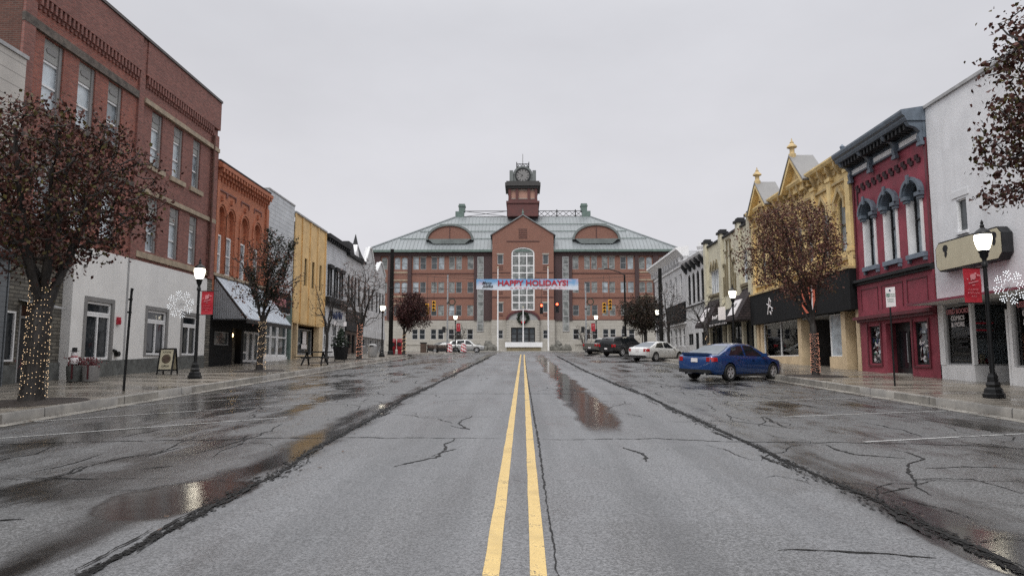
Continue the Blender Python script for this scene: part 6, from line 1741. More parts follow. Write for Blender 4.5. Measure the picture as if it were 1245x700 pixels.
# poles, signals and the street banner
def upole(x, y, h, r0, lab, nm='utility_pole', m='poleWood'):
    t = thing(nm, lab, 'pole', (x, y, sw(y)))
    part(t, 'shaft', M[m], lambda q: q.tube([(x, y, sw(y) - .1), (x, y, sw(y) + h)], [r0, r0 * .78], 10), True)
    part(t, 'collar', M['charcoal'], lambda q: (q.lathe([(r0 + .06, 0), (r0 + .06, .25), (r0, .35)], (x, y, sw(y)), 10), q.lathe([(r0 + .03, 0), (r0 + .03, .12)], (x, y, sw(y) + h * .62), 10)))
    return t
pl_ = upole(-12.35, 65.2, 9.9, .21, 'thick black pole at the left corner that carries the banner wire')
pr_ = upole(13.0, 66.1, 8.1, .21, 'thick black pole at the right corner beside the white building')
tl = upole(11.75, 80.5, 8.9, .13, 'dark street light pole with curved arm behind the trucks', 'street_light_pole')
part(tl, 'arm', M['charcoal'], lambda q: q.tube([(11.75, 80.5, sw(80) + 8.9), (11.1, 80.5, sw(80) + 9.25), (10.0, 80.5, sw(80) + 9.6), (9.2, 80.5, sw(80) + 9.65)], .06, 6))
part(tl, 'lamp_head', M['grey'], lambda q: q.box(ID, 8.7, 9.4, 80.35, 80.65, sw(80) + 9.55, sw(80) + 9.7))
part(tl, 'control_box', M['charcoal'], lambda q: q.box(ID, 11.4, 11.62, 80.2, 80.55, sw(80) + 2.2, sw(80) + 3.0))
for x, y, lab in ((-9.1, 84.0, 'slim grey signal pole at the left corner'), (7.55, 84.0, 'slim grey signal pole at the right corner')):
    t = upole(x, y, 9.3 if x < 0 else 8.2, .11, lab, 'signal_pole', 'steel')
    part(t, 'pedestrian_signal', M['charcoal'], lambda q: (q.box(ID, x - .6, x - .2, y - .3, y - .05, sw(y) + 2.3, sw(y) + 3.0), q.tube([(x, y - .1, sw(y) + 2.7), (x - .3, y - .1, sw(y) + 2.7)], .04, 5)))
    def f(q):
        for k in range(14):
            a, c = 2 * math.pi * k / 14, 2 * math.pi * (k + 1) / 14
            q.tube([(x + .55 + .38 * math.cos(a), y - .12, sw(y) + 6.0 + .38 * math.sin(a)), (x + .55 + .38 * math.cos(c), y - .12, sw(y) + 6.0 + .38 * math.sin(c))], .06, 4, False)
        q.tube([(x, y - .12, sw(y) + 6.0), (x + .2, y - .12, sw(y) + 6.0)], .04, 4)
    part(t, 'ring_ornament', mat('small_wreath', (.03, .045, .03), .8, .4, 9, .2, 20, streak=0), f)
WY = 84.0
def signal(x, z, lab, lit):
    t = thing('traffic_signal', lab, 'traffic light', (x, WY, z), group='signals hung over the junction')
    cm = M['charcoal'] if lit else mat('yellow_signal_case', (.72, .38, .04), .5, .1, 3, .05, 20, streak=.1)
    h = part(t, 'housing', cm, lambda q: (q.box(ID, x - .2, x + .2, WY - .16, WY + .16, z - .62, z + .62)))
    part(t, 'hanger', M['iron'], lambda q: q.tube([(x, WY, z + .62), (x, WY, 12.0)], .018, 5))
    for k, zz in enumerate((.4, 0, -.4)):
        v = part(t, 'visor', cm, lambda q: [q.box(ID, x + .15 * math.cos(a) - .03, x + .15 * math.cos(a) + .03, WY - .36, WY - .162, z + zz + .15 * math.sin(a) - .02, z + zz + .15 * math.sin(a) + .02) for a in frange(0, math.pi, .35)])
        part(v, 'lens', M['lampRed'] if (lit and k == 0) else M['blackFrame'], lambda q: q.prism(lambda u, d, zz_: (x + u, WY - d, zz_), [(.155 * math.cos(a), z + zz + .155 * math.sin(a)) for a in [2 * math.pi * j / 14 for j in range(14)]], .163, .185))
signal(2.22, 8.0, 'left traffic light of the red-lit pair over the junction', True)
signal(4.10, 8.15, 'right traffic light of the red-lit pair over the junction', True)
signal(-11.55, 8.0, 'yellow cased signal nearest the maroon tree, left of its pair', False)
signal(-10.75, 8.35, 'yellow cased signal of the left pair standing slightly higher', False)
signal(9.75, 8.1, 'yellow cased signal on the left of the pair above the trucks', False)
signal(10.45, 8.45, 'yellow cased signal on the right of the pair above the trucks', False)
t = thing('overhead_cable', 'thin dark cable spanning the junction and carrying the traffic lights', 'cable', (0, WY, 12))
part(t, 'wire', M['iron'], lambda q: q.tube([(-9.1, WY, 12.0), (0, WY, 11.95), (7.55, WY, 11.0)], .02, 4))
BY = 66.0
t = thing('street_banner', 'long pale blue banner reading HAPPY HOLIDAYS strung across the street', 'banner', (0, BY, 9))
bx0, bx1, z0, z1 = -4.426, 5.241, 8.453, 9.462
def banner_mat():
    t_ = NT('banner_print')
    x, y, z = t_.sep(t_.pos)
    n = t_.noise(t_.pos, 1.4, 4)
    c = t_.mix(t_.ramp(t_.math('ADD', t_.math('DIVIDE', t_.math('SUBTRACT', z, z0), z1 - z0), t_.math('MULTIPLY', n, .8)), .55, 1.25), (.66, .72, .80), (.16, .36, .62))
    c = t_.mix(t_.ramp(t_.noise(t_.pos, .9, 3), .5, .62, 0, .55), c, (.74, .50, .54))
    return t_.fin(c, .6)
cl = part(t, 'cloth', banner_mat(), lambda q: [q.hexa([(a, BY + .03 * math.sin(a * 1.3) - .01, z0 + .05 * math.sin(a * .9)), (c, BY + .03 * math.sin(c * 1.3) - .01, z0 + .05 * math.sin(c * .9)), (c, BY + .03 * math.sin(c * 1.3) + .01, z0 + .05 * math.sin(c * .9)), (a, BY + .03 * math.sin(a * 1.3) + .01, z0 + .05 * math.sin(a * .9)),
      (a, BY - .01, z1), (c, BY - .01, z1), (c, BY + .01, z1), (a, BY + .01, z1)]) for a, c in zip(frange(bx0, bx1, .4), frange(bx0, bx1, .4)[1:])])
text_obj('lettering', 'HAPPY HOLIDAYS!', .72, (.95, BY - .06, z0 + .60), ROT_CAM, M['inkRed'], cl, sx=1.12, bold=.022)
text_obj('lettering', 'Merry', .36, (-3.45, BY - .06, z0 + .63), ROT_CAM, M['inkBlack'], cl, shear=.35, bold=.006)
text_obj('lettering', 'Jubilee', .36, (-3.35, BY - .06, z0 + .33), ROT_CAM, M['inkBlack'], cl, shear=.35, bold=.006)
part(cl, 'small_print', M['inkPink'], lambda q: [q.box(ID, a, a + RND.uniform(.1, .3), BY - .06, BY - .055, z0 + .10, z0 + .17) for a in frange(-1.2, 3.4, .42)])
part(t, 'guy_wire', M['iron'], lambda q: [q.tube([a, c], .015, 4) for a, c in (((bx0, BY, z1), (-12.35, 65.2, z1 + .35)), ((bx0, BY, z0), (-12.35, 65.2, z0 + .1)), ((bx1, BY, z1), (13.0, 66.1, z1 + .35)), ((bx1, BY, z0), (13.0, 66.1, z0 + .1)))])

# striped drums, trash box and benches at the left corner
for x, lab in ((-8.35, 'red and white candy-striped drum left of the corner lamp'), (-6.75, 'red and white candy-striped drum right of the corner lamp')):
    y = 79.4; z = sw(y)
    t = thing('striped_drum', lab, 'drum', (x, y, z), group='candy striped drums at the left corner')
    q = MB()
    n = 16
    for k in range(n):
        for j in range(8):
            a, c = 2 * math.pi * k / n, 2 * math.pi * (k + 1) / n
            za, zb_ = j * .12, (j + 1) * .12
            rr = .36 - .01 * j
            q.face([(x + rr * math.cos(a), y + rr * math.sin(a), z + za), (x + rr * math.cos(c), y + rr * math.sin(c), z + za), (x + (rr - .01) * math.cos(c), y + (rr - .01) * math.sin(c), z + zb_), (x + (rr - .01) * math.cos(a), y + (rr - .01) * math.sin(a), z + zb_)], ((k + 2 * j) // 3) % 2)
    q.build('shell', [M['bannerRed'], M['ink']], t)
    part(t, 'lid', M['ink'], lambda q: q.lathe([(.28, .955), (.3, .965), (.2, 1.02), (.02, 1.05)], (x, y, z), 14))
    part(t, 'foot', M['blackFrame'], lambda q: q.lathe([(.40, 0), (.40, .05), (.36, .06)], (x, y, z), 14))
for x, y, lab in ((-10.0, 77.0, 'dark slatted bench left of the planter at the left corner'), (-8.95, 77.6, 'dark slatted bench nearer the corner lamp on the left')):
    z = sw(y)
    t = thing('bench', lab, 'bench', (x, y, z), group='benches at the left corner')
    part(t, 'seat', M['brownTrim'], lambda q: [q.box(ID, x - .6, x + .6, y + d, y + d + .09, z + .42, z + .46) for d in (-.2, -.09, .02, .13)])
    part(t, 'backrest', M['brownTrim'], lambda q: [q.box(ID, x - .6, x + .6, y + .26, y + .3, z + h, z + h + .09) for h in (.55, .66, .77)])
    for s in (-1, 1): part(t, 'leg', M['iron'], lambda q: (q.box(ID, x + s * .5 - .03, x + s * .5 + .03, y - .2, y - .14, z, z + .418), q.box(ID, x + s * .5 - .03, x + s * .5 + .03, y + .2, y + .258, z, z + .9)))
t = thing('litter_bin', 'dark square bin left of the benches at the left corner', 'bin', (-10.9, 76.6, sw(76.6)))
part(t, 'body', M['brownTrim'], lambda q: q.box(ID, -11.2, -10.6, 76.3, 76.9, sw(76.6), sw(76.6) + 1.0))
part(t, 'lid', M['blackFrame'], lambda q: q.box(ID, -11.25, -10.55, 76.25, 76.95, sw(76.6) + 1.002, sw(76.6) + 1.12))
# ================================================================ TREES
def bark_mat():
    t = NT('wet_bark')
    n = t.noise(t.vscale(t.pos, (9, 9, 1.6)), 1.0, 6, .7)
    c = t.mix(t.ramp(n, .3, .7), (.009, .0075, .0065), (.042, .035, .030))
    return t.fin(c, .6, t.bump(n, .8, .03))
M['bark'] = bark_mat()


def leaf_mat(name, a, b, c3, k=.22):
    t = NT(name)
    r = t.n('ShaderNodeNewGeometry').outputs['Random Per Island']
    n = t.noise(t.pos, .8, 3)
    c = t.mix(t.ramp(r, .0, 1.0, smooth=False), a, b)
    c = t.mix(t.math('MULTIPLY', t.ramp(t.math('FRACT', t.math('MULTIPLY', r, 7.31)), 1 - k, 1 - k + .02), 1.0), c, c3)
    c = t.mix(t.ramp(n, .35, .7, 0, .45), c, sc3(a, .6))
    m = t.fin(c, .5, None, Specular_IOR_Level=.18)
    return m


M['leafBig'] = leaf_mat('brown_pear_leaves', (.058, .024, .020), (.135, .056, .043), (.105, .090, .030))
M['leafRed'] = leaf_mat('russet_leaves', (.090, .038, .030), (.20, .092, .070), (.14, .10, .055))
M['leafMaroon'] = leaf_mat('maroon_leaves', (.040, .015, .017), (.080, .030, .030), (.06, .035, .02))
M['leafDark'] = leaf_mat('dark_olive_leaves', (.026, .019, .015), (.055, .036, .026), (.045, .045, .025))
M['leafPale'] = leaf_mat('dry_pale_leaves', (.16, .10, .085), (.26, .17, .14), (.12, .06, .05))
M['ivy'] = leaf_mat('dark_ivy_leaves', (.016, .022, .014), (.038, .045, .028), (.06, .03, .025))


def grow(base, fork_h, crown, n_targets, r_trunk, seed, lean=(0, 0), nodes0=5, n_forks=5, up=.55, shell=.35, zmin=None):
    """branches grown out from a trunk to points spread through an ellipsoid crown"""
    r = random.Random(seed)
    cx, cy, cz, rx, ry, rz_ = crown
    P = [Vector(base)]; par = [-1]
    for k in range(1, nodes0 + 1):
        t = k / nodes0
        P.append(Vector((base[0] + lean[0] * t + r.uniform(-.03, .03), base[1] + lean[1] * t + r.uniform(-.03, .03), base[2] + fork_h * t))); par.append(len(P) - 2)
    top = len(P) - 1
    # main ascending limbs
    for k in range(n_forks):
        a = 2 * math.pi * (k + r.uniform(-.25, .25)) / n_forks
        rad = r.uniform(.45, .75) if k else .12
        tgt = Vector((cx + rx * rad * math.cos(a), cy + ry * rad * math.sin(a), cz + rz_ * r.uniform(.1, .7)))
        p = P[top].copy(); prev = top
        start = top if k % 2 == 0 else max(1, top - 1)
        prev = start; p = P[start].copy()
        nst = 7
        for j in range(1, nst + 1):
            t = j / nst
            q = P[start].lerp(tgt, t)
            bulge = math.sin(math.pi * t) * .22 * (tgt - P[start]).length
            out = Vector((math.cos(a), math.sin(a), 0)) * bulge * (.25 - .4 * up)
            q += out + Vector((r.uniform(-.07, .07), r.uniform(-.07, .07), r.uniform(-.04, .04)))
            P.append(q); par.append(prev); prev = len(P) - 1
    n_main = len(P)
    tg = []
    while len(tg) < n_targets:
        v = Vector((r.uniform(-1, 1), r.uniform(-1, 1), r.uniform(-1, 1)))
        if v.length > 1 or v.length < shell * r.random(): continue
        # ragged outline
        k = .86 + .2 * math.sin(3.1 * math.atan2(v.y, v.x) + seed) * math.cos(2.3 * v.z + seed)
        tg.append(Vector((cx + v.x * rx * k, cy + v.y * ry * k, cz + v.z * rz_ * k)))
    tg.sort(key=lambda q: min((q - P[i]).length for i in range(top, n_main)))
    tips = []
    for q in tg:
        best, bi = 1e9, top
        for i in range(top, len(P)):
            d = q - P[i]; L = d.length
            if L < .05: continue
            c = L * (1 + up * max(0.0, -d.z / L + .15) * 2)
            if c < best: best, bi = c, i
        p0 = P[bi]; L = (q - p0).length
        n = max(2, min(5, int(L / .28)))
        prev = bi
        for j in range(1, n + 1):
            t = j / n
            x = p0.lerp(q, t)
            x.z += -.10 * L * math.sin(math.pi * t) * (1 if r.random() < .8 else -1)
            x += Vector((r.uniform(-1, 1), r.uniform(-1, 1), r.uniform(-1, 1))) * .045 * min(1, L)
            P.append(x); par.append(prev); prev = len(P) - 1
        tips.append(prev)
    # pipe model radii
    n = len(P); acc = [0.0] * n
    kids = [0] * n
    for i in range(1, n): kids[par[i]] += 1
    e = 2.02
    for i in range(n - 1, 0, -1):
        if kids[i] == 0: acc[i] = 1.0
        acc[par[i]] += acc[i] if acc[i] > 0 else 1.0
    mx = acc[0]
    rad = [r_trunk * (max(a, 1) / mx) ** (1 / e) for a in acc]
    return P, par, rad, tips, kids, n_main


def branch_mesh(P, par, rad, kids, rmin=.006, flare=True, max_seg=None):
    q = MB()
    n = len(P)
    used = [False] * n
    for i in range(n - 1, 0, -1):
        if kids[i] == 0 or (kids[i] > 0 and False):
            chain = [i]; j = par[i]
            while True:
                chain.append(j)
                if used[j] or j == 0: break
                used[j] = True
                j = par[j]
            chain.reverse()
            pts = [P[k] for k in chain]
            rr = [max(rmin, rad[k]) for k in chain]
            if len(chain) > 1 and used[chain[0]] and chain[0] != 0: rr[0] = max(rmin, min(rr[0], rr[1] * 1.25))
            if flare and chain[0] == 0: rr[0] *= 1.35
            sides = 12 if rr[0] > .12 else (7 if rr[0] > .05 else (5 if rr[0] > .02 else 3))
            q.tube(pts, rr, sides, cap=False)
    return q


def leaf_mesh(pts, per, size, spread, seed, droop=.5):
    r = random.Random(seed)
    q = MB()
    for p in pts:
        for _ in range(per if isinstance(per, int) else (int(per) + (1 if r.random() < per - int(per) else 0))):
            c = p + Vector((r.gauss(0, spread), r.gauss(0, spread), r.gauss(0, spread * .9)))
            d = Vector((r.uniform(-1, 1), r.uniform(-1, 1), r.uniform(-1, .4) - droop)).normalized()
            a = d.cross(Vector((r.uniform(-1, 1), r.uniform(-1, 1), r.uniform(-1, 1)))).normalized()
            nrm = d.cross(a)
            L = size * r.uniform(.5, 1.35); w = L * r.uniform(.3, .42)
            mid = c + d * L * .45 + nrm * L * .10
            q.face([c, mid + a * w, c + d * L, mid - a * w])
    return q


def tree(x, y, fork, crown, n, rt, seed, label, leaf=None, per=3, size=.085, spread=.16, group='street trees', frac=1.0, leaf_pts='tips', up=.55, forks=5, lean=(0, 0), rmin=.007, shell=.35):
    z = sw(y) - .05
    t = thing('street_tree' if group == 'street trees' else 'shrub', label, 'tree' if group == 'street trees' else 'shrub', (x, y, z), group=group)
    P, par, rad, tips, kids, top = grow((x, y, z), fork, crown, n, rt, seed, lean, 5, forks, up, shell)
    branch_mesh(P, par, rad, kids, rmin).build('trunk', M['bark'], t, smooth=True)
    if leaf:
        r = random.Random(seed + 1)
        src = [P[i] for i in range(top, len(P))]
        if frac < 1:
            # leaves hang on in clusters
            cl = [Vector((r.uniform(-1, 1), r.uniform(-1, 1), r.uniform(-1, 1))) for _ in range(9)]
            src = [p for p in src if r.random() < frac * (1.8 if math.sin(p.x * 2.1 + seed) * math.cos(p.z * 1.9 + p.y) > .1 else .35)]
        leaf_mesh(src, per, size, spread, seed + 2).build('crown', M[leaf], t)
    return t, P, rad


def light_string(x, y, z0, h, r0, r1, n, seed, label, m, br=.014, parts=0, fork=None):
    """fairy lights wound round a trunk"""
    t = thing('string_lights', label, 'string lights', (x, y, z0))
    r = random.Random(seed)
    cord = []; pts = []
    turns = n / 22
    for k in range(n * 2):
        f_ = k / (n * 2)
        a = 2 * math.pi * turns * f_
        rr = (r0 + (r1 - r0) * f_) + .012
        p = (x + rr * math.cos(a), y + rr * math.sin(a), z0 + .12 + h * min(1, max(0, f_ + r.uniform(-.035, .035))))
        cord.append(p)
        if k % 2 == 0: pts.append((p[0] + .014 * math.cos(a), p[1] + .014 * math.sin(a), p[2] + r.uniform(-.03, .03)))
    q = MB(); q.tube(cord, .005, 3); q.build('cord', M['charcoal'], t)
    vis = sorted(pts, key=lambda p: p[1] - .35 * abs(p[0]))
    first = None
    for p in vis[:parts]:
        if first is None:
            q = MB(); q.blob((0, 0, 0), br); first = q.build('bulb', m, t, keep_world=False); o = first
        else:
            o = first.copy(); COL.objects.link(o); o.parent = t
        o.location = (p[0] - x, p[1] - y, p[2] - z0)
    q = MB()
    for p in vis[parts:]: q.blob(p, br)
    o = q.build('bulbs', m, t); o['kind'] = 'stuff'
    return t


# big leafy tree, near left
zb = sw(16.55)
tree(-11.64, 16.55, 2.7, (-11.45, 16.5, 5.95, 2.6, 2.5, 2.45), 820, .22, 3, 'big brown-leaved street tree with lit trunk at the near left', 'leafBig', 8, .10, .16, forks=7, lean=(.12, 0), up=.4)
light_string(-11.6, 16.55, zb, 2.75, .255, .21, 390, 5, 'warm fairy lights wound up the trunk of the near left tree', M['bulbWarm'], .009, 100)
# right edge tree (trunk outside the frame)
tree(11.6, 12.2, 2.8, (11.55, 12.5, 6.3, 3.5, 2.8, 2.4), 850, .22, 17, 'brown-leaved street tree reaching in at the right edge', 'leafBig', 17, .10, .14, forks=6, up=.4)
# sparse tree left
z = sw(32.3)
tree(-12.18, 32.3, 2.3, (-12.0, 32.3, z + 4.5, 2.0, 1.8, 2.3), 330, .14, 21, 'sparse upright street tree with russet leaf clusters before the pale awning', 'leafRed', 6, .105, .13, frac=.6, up=.8, forks=7, lean=(.1, 0))
r_ = random.Random(77)
light_string(-12.1, 32.3, z, 2.4, .17, .14, 170, 6, 'pale fairy lights on the trunk before the awning', M['bulbWarm'], .011)
t_ = thing('ivy_growth', 'dark ivy sleeves on the upright limbs of the sparse left tree', 'ivy', (-11.9, 32.3, z))
t_['kind'] = 'thing'
ivy = []
for (dx, h0, h1) in ((.05, 3.0, 6.7), (.45, 3.3, 6.3), (.95, 3.4, 6.2), (-.9, 3.0, 4.8)):
    for k in range(230):
        h = r_.uniform(h0, h1); ivy.append(Vector((-12.0 + dx * (h - 2.2) / 3 + r_.gauss(0, .09), 32.25 + r_.gauss(0, .10), z + h)))
leaf_mesh(ivy, 6, .085, .08, 5).build('leaves', M['ivy'], t_)
# right mid tree
z = sw(28.1)
tree(11.6, 28.1, 2.5, (10.95, 28.1, z + 5.1, 2.45, 2.0, 2.35), 620, .125, 31, 'russet street tree with lit trunk beside the blue sedan', 'leafRed', 13, .085, .17, frac=1.0, up=.7, forks=6)
light_string(11.6, 28.1, z, 1.55, .155, .125, 330, 8, 'orange fairy lights on the trunk beside the blue sedan', M['bulbRed'], .0085, 0)
# small bare tree left
z = sw(43.4)
tree(-12.2, 43.4, 2.0, (-12.1, 43.4, z + 3.7, 1.7, 1.4, 1.9), 170, .10, 41, 'small bare tree by the picnic table on the left walk', None, up=.7, rmin=.011)
# bare tree with red lit trunk
z = sw(50.4)
tree(-11.8, 50.4, 2.4, (-11.75, 50.4, z + 4.7, 2.45, 2.1, 2.75), 800, .17, 51, 'larger bare twiggy tree with red-lit trunk on the left walk', 'leafPale', 2, .08, .12, frac=.8, up=.6, forks=7, rmin=.010)
light_string(-11.8, 50.4, z, 2.4, .19, .15, 200, 9, 'orange-red fairy lights on the trunk of the larger bare tree', M['bulbRed'], .016)
# maroon tree at the corner
z = sw(64.6)
tree(-11.0, 64.6, 2.3, (-10.4, 64.6, z + 4.15, 1.95, 1.8, 2.05), 380, .14, 61, 'dense maroon round-headed tree at the left corner', 'leafMaroon', 14, .13, .17, up=.5, forks=6)
light_string(-11.0, 64.6, z, 1.9, .17, .14, 120, 10, 'pale fairy lights on the trunk of the maroon corner tree', M['bulbWarm'], .014)
# dark tree right, behind the white sedan
z = sw(70)
tree(12.2, 70, 2.2, (12.0, 70, z + 3.95, 2.7, 2.2, 2.15), 420, .17, 71, 'dense dark tree behind the white sedan', 'leafDark', 15, .14, .18, up=.4, forks=6)
# bare trees before the white building
z = sw(58)
tree(12.0, 58, 2.2, (12.1, 58, z + 4.1, 1.9, 1.7, 2.4), 480, .12, 81, 'bare pale-twigged tree before the end building of the right row', 'leafPale', 1, .06, .1, frac=.5, up=.6, rmin=.010)
z = sw(43.5)
tree(11.4, 43.5, 1.9, (11.3, 43.5, z + 3.2, 1.8, 1.3, 1.7), 110, .10, 91, 'small bare forked tree behind the blue sedan', None, up=.8, rmin=.011)
light_string(11.4, 43.5, z, 1.5, .12, .10, 60, 12, 'coloured fairy lights on the trunk of the bare tree behind the blue sedan', M['bulbWarm'], .012)
# fountain shaped shrubs at the courthouse
for k, (x, lab) in enumerate(((-9.6, 'vase-shaped bare shrub behind the silver white wagon'), (9.3, 'vase-shaped bare shrub left of the right corner lamp'))):
    tree(x, 106, .4, (x, 106, sw(106) + 2.3, 1.9, 1.5, 1.9), 200, .12, 101 + k, lab, 'leafDark' if k == 0 else 'leafPale', 2, .10, .12, group='courthouse shrubs', frac=.6, up=.9, forks=11, rmin=.02)
# ================================================================ VEHICLES
def paint(name, col, metallic=0.0, rough=.28):
    t = NT(name)
    n = t.noise(t.pos, 6, 4)
    d = t.noise(t.pos, 90, 2)
    return t.fin(t.mix(t.ramp(n, .3, .7), sc3(col, .96), sc3(col, 1.03)), t.ramp(n, .3, .7, rough - .03, rough + .05), None, Metallic=metallic, Coat_Weight=1.0, Coat_Roughness=.08)


M['carBlue'] = paint('metallic_blue_paint', (.010, .052, .185), .3)
M['carWhite'] = paint('white_car_paint', (.62, .62, .61))
M['carBlack'] = paint('black_car_paint', (.014, .015, .017))
M['carSilver'] = paint('silver_car_paint', (.48, .48, .47), .3)
M['carTan'] = paint('pewter_car_paint', (.20, .19, .17), .4)
M['carGlass'] = pane('tinted_car_glass', (.012, .014, .016), .03, .6, .2, 0)
M['carGlassLt'] = pane('rear_car_glass', (.10, .12, .14), .05, .8, .2, 0)
M['tyre'] = mat('tyre_rubber', (.012, .012, .012), .75, .2, 5, .1, 40, streak=0)
M['alloy'] = mat('alloy_wheel', (.60, .60, .61), .3, .1, 5, .02, 40, metal=.6, streak=0)
M['tail'] = mat('red_tail_lamp', (.40, .012, .016), .2, .15, 5, 0, 40, coat=.8, streak=0)
M['headl'] = mat('clear_headlamp', (.45, .46, .47), .15, .1, 5, 0, 40, coat=1, streak=0)
M['plastic'] = mat('black_car_plastic', (.018, .018, .019), .55, .2, 5, .05, 40, streak=0)


def interp(tab, x):
    if x <= tab[0][0]: return tab[0][1]
    for (a, va), (b, vb) in zip(tab, tab[1:]):
        if x <= b:
            t = (x - a) / (b - a); t = t * t * (3 - 2 * t) * .35 + t * .65
            return va + (vb - va) * t
    return tab[-1][1]


def make_car(kind, spec):
    """local axes: x forward, y left, z up; origin on the ground at the middle"""
    L, W, axle_f, axle_r, rw = spec['L'], spec['W'], spec['af'], spec['ar'], spec['rw']
    belt, roof, wid, low = spec['belt'], spec['roof'], spec['wid'], spec['low']
    root = thing(spec['name'], 'x', spec['cat'])
    pm = M[spec['paint']]
    # ---- lower body
    def sec(x):
        w = interp(wid, x); zb = interp(low, x); zt = interp(belt, x)
        h = zt - zb
        return [(0, zb), (w * .80, zb), (w * .93, zb + h * .06), (w * .985, zb + h * .22), (w * .995, zb + h * .5), (w, zb + h * .66), (w * .985, zb + h * .84), (w * .94, zt - h * .035), (w * .86, zt), (w * .45, zt + .02), (0, zt + .026)]
    xs = frange(-L / 2, L / 2, L / 46)
    q = MB(); rows = []
    for x in xs:
        s = sec(x); ring = [(x, y, z) for y, z in s] + [(x, -y, z) for y, z in reversed(s[1:-1])]
        i = len(q.v); q.v.extend(ring); rows.append((i, len(ring)))
    for (a, n), (b, _) in zip(rows, rows[1:]):
        for k in range(n):
            k2 = (k + 1) % n
            q.f.append((a + k, a + k2, b + k2, b + k)); q.m.append(0)
    for (a, n) in (rows[0], rows[-1]):
        q.f.append(tuple(a + k for k in range(n))); q.m.append(0)
    lower = q.build('body', pm, root, smooth=True, keep_world=False)
    # wheel arches
    for ax in (axle_f, axle_r):
        c = MB(); ra = rw + .055
        n = 26
        c.prism(lambda u, d, z: (u, d, z), [(ax + ra * math.cos(2 * math.pi * k / n), rw + .01 + ra * math.sin(2 * math.pi * k / n)) for k in range(n)], -W, W)
        for s in (-1, 1):
            pass
        co = c.build('cut', M['plastic'], None)
        md = lower.modifiers.new('arch', 'BOOLEAN'); md.operation = 'DIFFERENCE'; md.object = co; md.solver = 'EXACT'
        dg = bpy.context.evaluated_depsgraph_get()
        me = bpy.data.meshes.new_from_object(lower.evaluated_get(dg))
        lower.modifiers.clear(); old = lower.data; lower.data = me; me.name = 'body'
        while len(me.materials) > 1: me.materials.pop(index=len(me.materials) - 1)
        bpy.data.objects.remove(co)
    # inner wheel wells so one cannot look through
    part_l(root, 'underbody', M['plastic'], lambda q: (q.cbox(0, 0, .42, L * .86, W * .56, .36), q.cbox(0, 0, .27, (axle_f - axle_r) - 2 * rw - .1, W * .9, .10)))
    # ---- greenhouse
    gx0, gx1 = roof[0][0], roof[-1][0]
    wr = spec['roofw']
    def gsec(x):
        zt = interp(belt, x) - .01; zr = interp(roof, x)
        w = interp(wid, x); wb = w * .90
        t = max(0.0, (zr - zt)) / spec['gh']
        wt = wb + (wr - wb) * min(1, t)
        return wb, zt, wt, max(zr, zt + .002)
    q = MB(); rows = []
    for x in frange(gx0, gx1, (gx1 - gx0) / 44):
        wb, zt, wt, zr = gsec(x)
        h = zr - zt
        s = [(0, zt), (wb, zt), (wb + (wt - wb) * .5, zt + h * .48), (wt, zt + h * .88), (wt * .90, zt + h * .975), (wt * .5, zr), (0, zr + .012 * min(1, h))]
        ring = [(x, y, z) for y, z in s] + [(x, -y, z) for y, z in reversed(s[1:-1])]
        i = len(q.v); q.v.extend(ring); rows.append((i, len(ring)))
    for (a, n), (b, _) in zip(rows, rows[1:]):
        for k in range(n):
            k2 = (k + 1) % n
            q.f.append((a + k, a + k2, b + k2, b + k)); q.m.append(0)
    for (a, n) in (rows[0], rows[-1]): q.f.append(tuple(a + k for k in range(n))); q.m.append(0)
    q.build('cabin', pm, root, smooth=True, keep_world=False)
    # side glass, following the cabin side
    def side_pt(x, f, s, off):
        wb, zt, wt, zr = gsec(x); h = zr - zt
        if f < .48: y = wb + (wt - wb) * .5 * f / .48
        else: y = wb + (wt - wb) * (.5 + .5 * (f - .48) / .40)
        return (x, s * (y + off), zt + h * f)
    for s in (-1, 1):
        for (x0b, x1b, x0t, x1t) in spec['side']:
            q = MB(); n = 10
            A = []
            for j in range(5):
                f = .07 + (.83 - .07) * j / 4
                row = []
                for k in range(n + 1):
                    a = x0b + (x0t - x0b) * j / 4; c = x1b + (x1t - x1b) * j / 4
                    row.append(side_pt(a + (c - a) * k / n, f, s, .008))
                A.append(row)
            for r0, r1 in zip(A, A[1:]): q.strip(r0, r1)
            q.build('side_window', M['carGlass'], root, smooth=True, keep_world=False)
    # front and rear screens
    for nm, (xa, xb), gm in (('rear_window', spec['rear'], spec.get('rglass', 'carGlass')), ('windscreen', spec['front'], 'carGlass')):
        q = MB(); A = []
        for j in range(7):
            x = xa + (xb - xa) * j / 6
            wb, zt, wt, zr = gsec(x)
            wm = wt * .86
            sg = -1 if nm == 'rear_window' else 1
            A.append([(x + sg * .008, wm * (k / 5 - 1), zr + .016 - .010 * abs(k / 5 - 1) ** 2) for k in range(11)])
        for r0, r1 in zip(A, A[1:]): q.strip(r0, r1)
        q.build(nm, M[gm], root, smooth=True, keep_world=False)
